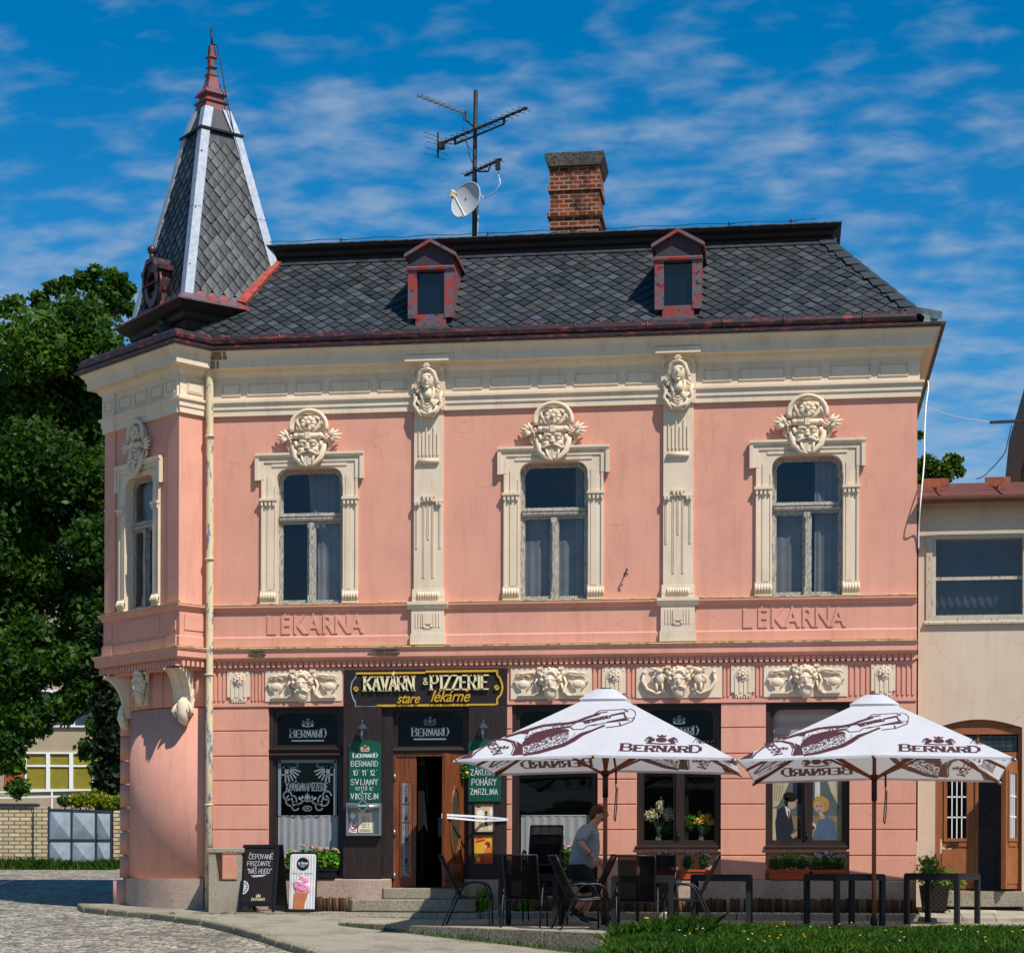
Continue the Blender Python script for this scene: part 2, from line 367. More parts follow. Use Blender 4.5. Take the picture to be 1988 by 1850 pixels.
def seg(mb, p, q, w, put, ext=.5):
    d = Vector((q[0] - p[0], q[1] - p[1])); l = d.length
    if l < 1e-9: return
    d /= l; nrm = Vector((-d.y, d.x)) * w / 2; e = d * w * ext * .5
    pts = [Vector(p) - e - nrm, Vector(q) + e - nrm, Vector(q) + e + nrm, Vector(p) - e + nrm]
    mb.add([put(a.x, a.y) for a in pts], [(0, 1, 2, 3)])
def write(mb, text, x, z, h, put, w=.12, adv=5.4, wx=1.0, jit=0, slab=False, slant=0, first=1.0):
    """draw text from x,z upwards with letter height h; put maps plane x,z to a 3D point; slab: heavy uprights with serifs"""
    k = h / 6
    for i, ch in enumerate(text):
        kk = k * (first if i in (0, len(text) - 1) and first != 1 else 1)
        jx = random.uniform(-1, 1) * jit * h; jz = random.uniform(-1, 1) * jit * h; ja = random.uniform(-1, 1) * jit
        def P(p): return (x + jx + kk * wx * p[0] + (slant + ja) * kk * p[1], z + jz + kk * p[1])
        for pl in strokes(ch):
            for a, b in zip(pl, pl[1:]):
                if slab:
                    vert = abs(b[1] - a[1]) > 1.6 * abs(b[0] - a[0]) * wx
                    diag = ch in 'AVNKMXZ&' and a[0] != b[0] and a[1] != b[1]
                    ww = h * (w if vert and not (ch in 'AN' and a[0] <= 0 and b[0] <= (2 if ch == 'A' else 0)) else w * .75 if diag else w * .55)
                    seg(mb, P(a), P(b), ww, put, .2)
                else: seg(mb, P(a), P(b), w * h, put, 1)
            if slab:
                for e in {p for i_, p in enumerate(pl) if p[1] in (0, 6) and ch not in 'OCSGU0&' and any(q[1] != p[1] for q in pl[max(0, i_ - 1):i_ + 2])}:
                    c = P(e); hw = w * h * .8; t = h * .085
                    sgn = 1 if e[1] == 0 else -1
                    mb.add([put(c[0] - hw, c[1] - t * (.5 if sgn > 0 else .5)), put(c[0] + hw, c[1] - t * .5), put(c[0] + hw, c[1] + t * .5), put(c[0] - hw, c[1] + t * .5)], [(0, 1, 2, 3)])
        wd = {'I': 2.9, 'J': 4.6, ' ': 3.0, 'M': 6.0, '°': 2.6, '"': 3, '1': 3.6, '&': 5.6}.get(ch, adv)
        if ch == 'I': pass
        x += kk * wx * wd
    return x
def twidth(text, h, adv=5.4, wx=1.0):
    return sum(h / 6 * wx * {'I': 2.9, 'J': 4.6, ' ': 3.0, 'M': 6.0, '°': 2.6, '"': 3, '1': 3.6, '&': 5.6}.get(c, adv) for c in text)
def font(name, s, size, mat, parent, x, y, z, extrude=.004, bold=0, shear=0, wx=1, align='CENTER', rx=R(90), rz=0, put=None):
    cu = bpy.data.curves.new(name, 'FONT'); cu.body = s; cu.size = size; cu.extrude = extrude; cu.offset = bold; cu.shear = shear; cu.align_x = align
    o = bpy.data.objects.new(name, cu); C.objects.link(o)
    me = bpy.data.meshes.new_from_object(o.evaluated_get(bpy.context.evaluated_depsgraph_get()))
    bpy.data.objects.remove(o); me.name = name
    M = Matrix.Translation((x, y, z)) @ Matrix.Rotation(rz, 4, 'Z') @ Matrix.Rotation(rx, 4, 'X') @ Matrix.Diagonal((wx, 1, 1, 1))
    if put is None: me.transform(M)
    else:
        for v in me.vertices: v.co = Vector(put(x + v.co.x * wx, z + v.co.y))
    me.materials.clear(); me.materials.append(mat)
    q = bpy.data.objects.new(name, me); C.objects.link(q); q.parent = parent; return q
def join_font(mb, s, size, x, y, z, extrude=.004, bold=0, shear=0, wx=1, align='CENTER'):
    """text as faces inside another builder"""
    o = font('t', s, size, m_white, None, x, y, z, extrude, bold, shear, wx, align); me = o.data
    mb.add([tuple(v.co) for v in me.vertices], [tuple(p.vertices) for p in me.polygons]); bpy.data.objects.remove(o)
def leaf_obj(name, blobs, size, mat, parent=None, loc=None, shell=.55, droop=.0, seed=1, aspect=1.7, up=.35):
    """foliage: thousands of small leaf faces scattered through the outer part of lobes"""
    g = np.random.default_rng(seed); P = []; TN = []
    for (cx, cy, cz, rx, ry, rz, n) in blobs:
        d = g.normal(size=(n, 3)); d /= np.linalg.norm(d, axis=1)[:, None]
        r = shell + (1 - shell) * g.random(n) ** .7; r *= 1 + .16 * np.sin(d[:, 0] * 5 + cx) * np.cos(d[:, 2] * 6 + cz) + .12 * g.normal(size=n)
        P.append(np.array([cx, cy, cz]) + d * r[:, None] * np.array([rx, ry, rz])); TN.append(np.clip(g.random() * .35 + .45 * g.random(n) + .1, 0, 1))
    P = np.concatenate(P); TN = np.concatenate(TN); n = len(P)
    a = g.normal(size=(n, 3)); a[:, 2] -= droop; a /= np.linalg.norm(a, axis=1)[:, None]
    nr = g.normal(size=(n, 3)); nr[:, 2] += up * 2; b = np.cross(a, nr); b /= np.linalg.norm(b, axis=1)[:, None]
    s = size * (.6 + .8 * g.random(n))[:, None]
    V = np.stack([P - a * s * .5, P + b * s * .5 / aspect, P + a * s * .5, P - b * s * .5 / aspect], 1).reshape(-1, 3)
    me = bpy.data.meshes.new(name); me.vertices.add(4 * n); me.vertices.foreach_set('co', V.ravel())
    me.loops.add(4 * n); me.loops.foreach_set('vertex_index', np.arange(4 * n)); me.polygons.add(n)
    me.polygons.foreach_set('loop_start', np.arange(0, 4 * n, 4)); me.polygons.foreach_set('loop_total', np.full(n, 4))
    at = me.attributes.new('tone', 'FLOAT', 'FACE'); at.data.foreach_set('value', TN.astype(np.float32))
    me.materials.append(mat); me.update(calc_edges=True); me.validate()
    o = bpy.data.objects.new(name, me); C.objects.link(o)
    if parent: o.parent = parent
    if loc: o.location = loc
    return o
# ================================================================ the corner house
TH = R(39)
dI = Vector((math.sin(TH), math.cos(TH), 0)); eL = Vector((-math.cos(TH), math.sin(TH), 0))
Jn = Vector((-5.05, 0, 0)); Pc = Jn - .53 * dI; OW = 1.12; Qc = Pc + 2 * OW * eL; Mo = Pc + OW * eL
MO = T(Mo.x, Mo.y, 0, -TH)                     # oriel frame: x along its front, y inwards
Lb = Qc + .5 * dI; E0 = Vector((6.36, 0, 0)); Eb = Vector((6.36, 7, 0)); Lbb = Lb + Vector((-.25, .97, 0)) * 6
PATH = [Lbb, Lb, Qc, Pc, Jn, E0, Eb]
def band(mb, path, prof, cap=True):
    """sweep a moulding (outward offset, height) along the walls with mitred corners"""
    n = len(path); ms = []
    for i in range(n):
        ds = []
        if i > 0: ds.append((path[i] - path[i - 1]).normalized())
        if i < n - 1: ds.append((path[i + 1] - path[i]).normalized())
        ns = [Vector((d.y, -d.x, 0)) for d in ds]
        if len(ns) == 1: ms.append(ns[0])
        else:
            m = (ns[0] + ns[1]).normalized(); ms.append(m / max(.35, m.dot(ns[0])))
    k = len(prof); v = []
    for p, m in zip(path, ms): v += [(p.x + m.x * o, p.y + m.y * o, z) for o, z in prof]
    fs = [(i * k + j, (i + 1) * k + j, (i + 1) * k + (j + 1) % k, i * k + (j + 1) % k) for i in range(n - 1) for j in range(k)]
    if cap: fs += [tuple(range(k)), tuple(range(n * k - 1, (n - 1) * k - 1, -1))]
    mb.add(v, fs)
house = thing('corner_house', 'pink two-storey corner house with cream stucco trim, slate mansard roof and corner spire', 'house')
WX = (-3.335, .655, 4.665)      # upper windows
PX = (-1.368, 2.645)            # pilasters

# ---- upper walls
mb = MB()
zb, zt = 4.30, 9.2; xs = [-5.05] + sum([[w - .56, w + .56] for w in WX], []) + [6.36]
for i in range(0, len(xs), 2): mb.box(xs[i], xs[i + 1], 0, .35, zb, zt)
for w in WX: mb.box(w - .56, w + .56, 0, .35, zb, 5.16); mb.box(w - .56, w + .56, 0, .35, 7.36, zt)
mb.box(6.0, 6.36, .35, 7, 0, zt)
mb.prism([(Lb.x, Lb.y), (Lb.x + .4, Lb.y), (Lbb.x + .4, Lbb.y), (Lbb.x, Lbb.y)], 0, zt, 'z')
mb.box(-7.8, 6.36, 7, 7.3, 0, zt)
mb.M = MO
mb.box(-OW, -.50, 0, .3, zb, zt); mb.box(.50, OW, 0, .3, zb, zt); mb.box(-.5, .5, 0, .3, zb, 5.16); mb.box(-.5, .5, 0, .3, 7.36, zt)
mb.box(OW - .3, OW, .3, .53, zb, zt); mb.box(-OW, -OW + .3, .3, .6, zb, zt)
# slightly proud corner strips of the oriel
mb.box(-OW - .005, -OW + .32, -.03, 0, 5.2, 8.24); mb.box(OW - .32, OW + .003, -.03, 0, 5.2, 8.24)
mb.build('upper_wall', m_pink, house)
# hidden floors and ceiling so rooms behind the panes are dark
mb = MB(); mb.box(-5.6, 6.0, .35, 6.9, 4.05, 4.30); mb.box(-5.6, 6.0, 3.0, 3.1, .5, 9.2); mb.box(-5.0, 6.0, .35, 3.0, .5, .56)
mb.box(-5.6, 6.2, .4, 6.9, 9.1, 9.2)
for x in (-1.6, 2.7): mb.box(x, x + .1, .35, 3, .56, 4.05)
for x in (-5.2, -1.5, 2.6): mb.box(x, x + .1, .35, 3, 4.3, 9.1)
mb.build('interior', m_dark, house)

# ---- ground floor: rusticated piers
zj = [.70, 1.09, 1.497, 1.90, 2.30, 2.70, 3.11, 3.50]
def pier(mb, x0, x1):
    pr = [(.30, zj[0])]
    for a, b in zip(zj, zj[1:]): pr += [(.028, a), (0, a + .016), (0, b - .016), (.028, b)]
    pr += [(.30, zj[-1])]; mb.prism(pr, x0, x1, 'x')
for a, b in ((-5.05, -4.02), (-.085, -.012), (1.375, 1.995), (3.33, 4.03), (5.335, 6.36)):
    mb = MB(); pier(mb, a, b); mb.build('ground_floor_pier', m_pink, house)
for a, b in ((1.995, 3.33), (4.03, 5.335)):                # recessed breasts under the two small windows
    mb = MB(); mb.box(a, b, .12, .3, .70, 1.15)
    mb.prism([(.12, 1.12), (.03, 1.13), (.0, 1.16), (.0, 1.19), (.3, 1.19)], a + .003, b - .003, 'x')
    mb.build('window_breast', m_pink, house)
mb = MB(); mb.cur = 0
for a, b in ((-5.05, -2.765), (-.085, 6.36)): mb.box(a, b, 0, .32, 3.50, 4.14)
mb.box(-2.765, -.085, .02, .32, 3.50, 4.14)
for a, b in ((-5.05, -2.77), (-.085, 6.36)): mb.box(a, b, -.022, 0, 3.503, 3.56)
def flutes(a, b, n):
    w = (b - a) / n
    for i in range(n):
        c = a + (i + .5) * w; mb.prism(rrect(c - w * .27, c + w * .27, 3.60, 4.075, w * .25, 3), -.02, 0)
for a, b, n in ((-5.03, -4.72, 4), (-4.31, -4.075, 4), (1.285, 1.435, 2), (1.825, 1.98, 2), (3.352, 3.476, 2), (3.862, 3.99, 2), (5.31, 5.655, 4), (6.04, 6.35, 4)): flutes(a, b, n)
mb.build('fluted_frieze', m_pink, house)
mb = MB()
x = -5.03
while x < 6.33:
    mb.box(x, x + .054, -.075, 0, 4.140, 4.222); mb.box(x + .054, x + .0905, -.035, 0, 4.165, 4.222); x += .0905
mb.build('dentil_course', m_pink, house); mb = MB(MO)
x = -OW - .03
while x < OW + .03: mb.box(x, x + .054, -.115, 0, 4.14, 4.222); x += .0905
mb.build('dentil_course', m_pink, house); mb = MB(MO @ T(OW, 0, 0, R(90)))
x = -.03
while x < .43: mb.box(x, x + .054, -.115, 0, 4.14, 4.222); x += .0905
mb.build('dentil_course', m_pink, house)
mb = MB()
PT = PATH[1:6]
band(mb, PT, [(0, 4.222), (.05, 4.224), (.07, 4.25), (.13, 4.275), (.14, 4.285), (.14, 4.385), (.17, 4.41), (.17, 4.43), (0, 4.45)])
mb.cur = 1; band(mb, PT, [(0, 4.451), (.172, 4.432), (.18, 4.43), (.18, 4.447), (0, 4.47)])
mb.cur = 2
for x0, s in ((-4.35, 1), (-2.38, 1.75)):       # plaster broken off the moulding
    mb.prism([(x0, 4.415), (x0 + .08 * s, 4.39), (x0 + .02 * s, 4.33), (x0 + .1 * s, 4.31), (x0 + .3 * s, 4.30), (x0 + .33 * s, 4.34), (x0 + .24 * s, 4.37), (x0 + .36 * s, 4.40), (x0 + .3 * s, 4.42)], -.152, -.10)
mb.build('string_course', [m_pink, m_lip, granite('broken_render', S(60, 50, 42), S(120, 100, 84), 30)], house)
mb = MB(); PA = PATH[1:6]
band(mb, PA, [(0, 4.47), (.055, 4.471), (.055, 4.62), (.03, 4.645), (.03, 5.04), (0, 5.04)])
mb.M = MO
for a, b in ((-OW + .02, -OW + .30), (OW - .30, OW - .02)): mb.box(a, b, -.075, 0, 4.472, 4.64); mb.box(a + .05, b - .05, -.047, 0, 4.73, 4.99)
mb.box(-.58, .58, -.045, 0, 4.70, 5.0)
mb.M = MO @ T(OW, 0, 0, R(90)); mb.box(.06, .43, -.045, 0, 4.73, 4.98)
mb.build('parapet_band', m_pink, house)
mb = MB()
band(mb, PA, [(0, 5.04), (.045, 5.042), (.06, 5.06), (.06, 5.085), (.10, 5.11), (.10, 5.145), (0, 5.16)])
mb.cur = 1; band(mb, PA, [(0, 5.161), (.103, 5.147), (.108, 5.147), (.108, 5.158), (0, 5.172)])
mb.build('sill_course', [m_pink, m_lip], house)
for xc in (-3.26, 4.44):
    mb = MB()
    for i, ch in enumerate('LÉKÁRNA'):
        join_font(mb, ch, .43, xc - .705 + i * .236, -.03, 4.685, .018, .006, 0, .80)
    mb.build('raised_inscription', m_pink, house)

# ---- crowning entablature
mb = MB(); PA2 = PATH[1:7]
band(mb, PA2, [(0, 8.24), (.05, 8.241), (.05, 8.33), (.07, 8.345), (.07, 8.43), (.105, 8.45), (.105, 8.487), (.035, 8.50), (.035, 8.86), (.07, 8.88), (.11, 8.93), (.13, 8.975), (.24, 8.985), (.24, 9.10), (.26, 9.11), (.27, 9.16), (.33, 9.225), (.33, 9.245), (0, 9.246)])
mb.cur = 1
lo_ = [(-.2, 8.982), (-.243, 8.982), (-.243, 9.102), (-.2, 9.102)]; up_ = [(-.2, 9.104), (-.263, 9.112), (-.273, 9.162), (-.334, 9.227), (-.3, 9.23), (-.2, 9.2)]
for x0_, x1_ in ((-5.03, -4.96), (-4.96, -4.86), (-4.84, -4.80)): mb.prism(lo_, x0_, x1_, 'x')
for x0_, x1_ in ((-5.03, -4.90), (-4.90, -4.74), (-4.72, -4.66)): mb.prism(up_, x0_, x1_, 'x')
mb.build('crown_cornice', [m_cream, granite('exposed_brick_patch', S(120, 86, 66), S(150, 132, 112), 20)], house)
def panels(mb, rects, z0, z1, y):
    for a, b in rects:
        mb.ring([(a, z0), (b, z0), (b, z1), (a, z1)], [(a + .014, z0 + .014), (b - .014, z0 + .014), (b - .014, z1 - .014), (a + .014, z1 - .014)], y - .018, y)
        mb.box(a + .03, b - .03, y - .010, y, z0 + .03, z1 - .03)
mb = MB()
fr = [(-4.80, -4.49), (-4.37, -3.71), (-3.58, -3.13), (-3.0, -2.33), (-2.2, -1.74), (-.965, -.498), (-.37, .285), (.41, .857), (.98, 1.69), (1.81, 2.28), (3.03, 3.477), (3.6, 4.315), (4.432, 4.88), (5.0, 5.643), (5.76, 6.217)]
def fpanel(M, a, b, y=-.035): mb = MB(M); panels(mb, [(a, b)], 8.575, 8.775, y); mb.build('frieze_panel', m_cream, house)
for a, b in fr: fpanel(None, a, b)
for a, b in [(-.66, -.30), (-.18, .18), (.30, .66)]: fpanel(MO, a, b)
for a, b in ((-OW - .02, -OW + .36), (OW - .36, OW + .005)): mb = MB(MO); mb.box(a, b, -.075, -.02, 8.24, 8.99); mb.build('corner_pilaster_head', m_cream, house)
fpanel(MO, -OW + .06, -OW + .30, -.075); fpanel(MO, OW - .30, OW - .06, -.075); fpanel(MO @ T(OW, 0, 0, R(90)), .1, .4)

# eaves flashing, gutter
mb = MB(); band(mb, PATH, [(0, 9.247), (.335, 9.247), (.40, 9.262), (.40, 9.30), (0, 9.36)])
mb.build('eaves_flashing', m_gutter, house)
mb = MB(); GP = [Lb, Qc, Pc, Jn, Vector((6.32, 0, 0))]
band(mb, GP, [(.25 + .10 * math.cos(a), 9.41 + .10 * math.sin(a)) for a in [R(q) for q in range(0, 360, 30)]])
x = -4.6
while x < 6.3: mb.tube([(x, -.25 - .107 * math.cos(R(a)), 9.41 + .107 * math.sin(R(a))) for a in range(-120, 121, 20)], .012, 6); x += 1.12 + .3 * math.sin(x * 3)
mb.build('gutter', m_gutter, house)
# downpipe
m_pipe = patchy('chipped_cream_pipe_paint', S(214, 196, 158), S(112, 122, 140), 4.5, .545, .575, .5, (3, 3, .9), .2)
mb = MB(); mb.tube([(-5.03, -.22, 9.36), (-5.0, -.16, 9.15), (-4.985, -.13, 8.95), (-4.975, -.13, 6), (-4.97, -.14, 3), (-4.97, -.15, .16)], .062, 12)
for z in (7.9, 5.9, 4.02, 1.9, .75): mb.tube([(-4.975 + .072 * math.cos(a), -.14 + .072 * math.sin(a), z) for a in [2 * PI * k / 12 for k in range(12)]], .014, 6, closed=True)
mb.build('downpipe', m_pipe, house)

# ---- pilasters with female heads
def female_head(mb):
    """high relief: head with diadem, side braids, grapes and crossed drapery; origin at chin level"""
    mb.ball((0, -.10, .20), (.10, .09, .15), 14, 10)
    mb.ball((0, -.185, .19), (.018, .03, .045)); mb.ball((0, -.17, .125), (.032, .02, .012)); mb.ball((0, -.15, .075), (.035, .03, .03))
    for s in (-1, 1):
        mb.ball((s * .04, -.175, .225), (.026, .014, .012)); mb.ball((s * .042, -.178, .25), (.034, .014, .01))
        mb.tube([(s * .02, -.16, .36), (s * .09, -.14, .31), (s * .125, -.1, .2), (s * .12, -.08, .08)], [.03, .034, .034, .03], 8)
        for k in range(7): mb.ball((s * (.145 + .02 * math.sin(k * 2.1)), -.09, .18 - .028 * k), .021, 6, 5)
        mb.tube([(s * .1, -.08, .08), (s * .085, -.09, -.05), (s * .05, -.1, -.14), (s * .10, -.08, -.24)], [.024, .026, .026, .02], 8)
        mb.tube([(s * .2, -.03, .02), (s * .17, -.06, -.08), (s * .2, -.05, -.18), (s * .13, -.07, -.3), (s * .08, -.07, -.38)], [.022, .03, .026, .028, .016], 8)
        mb.tube([(s * .17, -.05, -.1), (s * .09, -.08, -.2), (0, -.09, -.25)], .02, 8)
        mb.tube([(s * .15, -.05, -.22), (s * .08, -.08, -.31), (0, -.09, -.36)], .02, 8)
        mb.ball((s * .2, -.03, .40), (.04, .03, .05)); mb.tube([(s * .18, -.03, .42), (s * .22, -.03, .3)], .02, 6)
    mb.tube([(-.1, -.13, .30), (-.06, -.17, .345), (0, -.185, .36), (.06, -.17, .345), (.1, -.13, .30)], .022, 8)
    for k in range(6): a = k * PI / 3; mb.ball((.032 * math.cos(a), -.19, .40 + .032 * math.sin(a)), (.02, .015, .02), 6, 5)
    mb.ball((0, -.205, .40), .014, 6, 5)
    mb.tube([(0, -.08, .06), (0, -.07, -.1)], [.055, .08], 10); mb.ball((0, -.05, -.22), (.14, .035, .17), 12, 8)
    for k in range(4): mb.tube([(-.12 + .02 * k, -.07, -.12 - .05 * k), (0, -.10, -.20 - .05 * k), (.12 - .02 * k, -.07, -.12 - .05 * k)], .018, 6)
for px_ in PX:
    mb = MB(); c = px_
    mb.box(c - .236, c + .236, -.06, 0, 5.37, 8.24)
    mb.prism([(0, 5.165), (-.085, 5.165), (-.085, 5.21), (-.09, 5.24), (-.075, 5.37), (0, 5.37)], c - .258, c + .258, 'x')
    for k in range(9): mb.tube([(c - .155 + k * .039, -.085, 5.21), (c - .155 + k * .039, -.105, 5.26), (c - .155 + k * .039, -.085, 5.31)], .02, 6)
    mb.box(c - .272, c + .272, -.10, 0, 8.235, 9.0); mb.box(c - .357, c + .357, -.27, 0, 8.988, 9.075)
    # flutes are raised strips with fine gaps
    for q, z0, z1 in ((-.19, 6.02, 6.68), (-.075, 5.55, 6.74), (.075, 5.55, 6.74), (.19, 6.02, 6.68), (0, 6.2, 6.76)):
        for e in (-.011, .011): mb.box(c + q + e - .006, c + q + e + .006, -.072, -.06, z0, z1)
    mb.ball((c, -.062, 6.18), (.02, .014, .02), 8, 6)
    for z, xs_ in ((6.73, (-.2, -.15, .15, .2)), (6.80, (-.06, 0, .06))):
        mb.box(c + min(xs_) - .045 if len(xs_) == 3 else c - .235, c + max(xs_) + .045 if len(xs_) == 3 else c + .235, -.10, -.06, z + .05 if len(xs_) == 3 else z + .04, z + .075 if len(xs_) == 3 else z + .055)
        for q in xs_: mb.prism([(c + q - .026, z + .05), (c + q + .026, z + .05), (c + q + .012, z - .02), (c + q - .012, z - .02)], -.115, -.06)
    for k in range(6): mb.box(c - .15 + k * .06 - .012, c - .15 + k * .06 + .012, -.08, -.06, 7.52, 7.98 - .1 * (k % 2))
    mb.tube([(c - .17, -.08, 7.42), (c + .17, -.08, 7.42)], .04, 10)
    # pedestal
    mb.box(c - .268, c + .268, -.10, 0, 4.64, 5.04); mb.box(c - .285, c + .285, -.115, 0, 4.472, 4.64)
    mb.prism([(0, 5.041), (-.10, 5.041), (-.13, 5.07), (-.155, 5.11), (-.155, 5.16), (0, 5.164)], c - .33, c + .33, 'x')
    for q in (-.19, -.145, -.10, .10, .145, .19): mb.box(c + q - .008, c + q + .008, -.112, -.1, 4.75, 4.98)
    mb.box(c - .075, c + .075, -.118, -.1, 4.80, 4.98); mb.ball((c - .06, -.11, 4.765), (.025, .015, .025)); mb.ball((c + .06, -.11, 4.765), (.025, .015, .025)); mb.box(c - .05, c + .05, -.112, -.1, 4.73, 4.75)
    p = mb.build('pilaster', m_cream, house)
    h = MB(T(c, -.10, 8.50) @ Matrix.Diagonal((1.14, 1, 1, 1))); female_head(h); h.build('female_head_relief', m_relief, p)

# ---- upper windows
def devil_mask(mb):
    """grotesque mask under a shell hood with flower and lilies; origin at brow"""
    ring = [(.285 * math.cos(R(a)), -.10, .23 + .30 * math.sin(R(a))) for a in range(-15, 196, 15)]
    mb.tube(ring, .035, 8); mb.tube([(x * .88, -.085, .23 + (z - .23) * .88) for x, y, z in ring], .018, 8)
    mb.ball((0, -.0, .23), (.27, .035, .28), 14, 8)
    for k in range(9):
        a = k * 2 * PI / 9; mb.ball((.085 * math.cos(a), -.11, .30 + .085 * math.sin(a)), (.045, .03, .045), 8, 6)
    mb.ball((0, -.14, .30), .042, 8, 6)
    for s in (-1, 1):
        for k in range(4): mb.tube([(s * .05, -.07, .16), (s * (.12 + .02 * k), -.09, .2 + .035 * k), (s * (.2 - .005 * k), -.07, .27 + .05 * k)], [.02, .026, .006], 6)
        # lily sprays
        for a, l in ((62, .17), (38, .2), (14, .22), (-8, .2), (-30, .18)):
            x0, z0 = s * .31, .03; dx, dz_ = math.cos(R(a)), math.sin(R(a))
            mb.tube([(x0, -.05, z0), (x0 + s * dx * l * .5, -.11, z0 + dz_ * l * .5 + .02), (x0 + s * dx * l, -.07, z0 + dz_ * l + .03)], [.02, .036, .008], 8)
        for k in range(4): mb.ball((s * (.28 + .03 * math.cos(k * 1.7)), -.12, .05 + .03 * math.sin(k * 1.7)), .026, 6, 5)
        mb.tube([(s * .31, -.05, .02), (s * .34, -.04, -.1), (s * .27, -.05, -.2)], [.03, .03, .02], 8)
        # cheeks, jaw flaps, ears, eyes
        mb.tube([(s * .25, -.05, .0), (s * .235, -.09, -.15), (s * .2, -.12, -.3), (s * .1, -.13, -.42), (0, -.13, -.45)], [.03, .045, .05, .04, .03], 8)
        mb.tube([(s * .2, -.11, -.02), (s * .19, -.13, -.12)], [.03, .02], 8); mb.ball((s * .24, -.06, -.1), (.035, .03, .07))
        mb.ball((s * .085, -.15, -.09), (.042, .03, .032), 8, 6); mb.ball((s * .085, -.175, -.09), (.018, .014, .018), 6, 5)
        mb.tube([(s * .02, -.17, -.04), (s * .08, -.18, -.025), (s * .15, -.15, -.055)], [.02, .024, .012], 8)
        mb.ball((s * .1, -.13, -.17), (.06, .05, .05), 8, 6)
        mb.tube([(0, -.17, -.20), (s * .06, -.18, -.205), (s * .13, -.165, -.25), (s * .175, -.14, -.235)], [.022, .03, .026, .01], 8)
        mb.tube([(s * .095, -.16, -.27), (s * .085, -.165, -.36), (s * .05, -.15, -.44)], [.018, .02, .012], 8)
        mb.ball((s * .19, -.12, .075), (.055, .06, .055), 10, 7)
    mb.tube([(-.2, -.12, .075), (.2, -.12, .075)], .052, 10); mb.box(-.04, .04, -.185, -.06, .02, .135)
    mb.box(-.13, .13, -.14, -.02, -.02, .03); mb.ball((0, -.08, -.12), (.2, .075, .22), 14, 9)
    mb.ball((0, -.18, -.11), (.034, .045, .06), 8, 6); mb.ball((0, -.2, -.15), (.045, .03, .028), 8, 6)
    mb.box(-.08, .08, -.155, -.05, -.43, -.235); mb.box(-.012, .012, -.163, -.05, -.42, -.26)
    for k in range(5): mb.tube([(-.05 + k * .025, -.15, -.40), (-.04 + k * .02, -.14, -.49)], [.014, .006], 6)
def curtain(mb, x0, x1, z0, z1, y, amp=.012, k=9, gather=0, n=None):
    n = n or int(k * 8); v = []; fs = []
    for i in range(n + 1):
        t = i / n
        for j, z in enumerate((z0, (z0 + z1) / 2, z1)):
            g = gather * (1 - j / 2.0); x = x0 + (x1 - x0) * t; x = x + (x1 - x) * g if gather > 0 else x + (x0 - x) * -g
            v.append((x, y + amp * math.sin(t * k * 2 * PI + .6 * math.sin(5 * t)) * (1 - .3 * j), z))
    for i in range(n):
        for j in range(2): a = i * 3 + j; fs.append((a, a + 3, a + 4, a + 1))
    mb.add(v, fs, True)
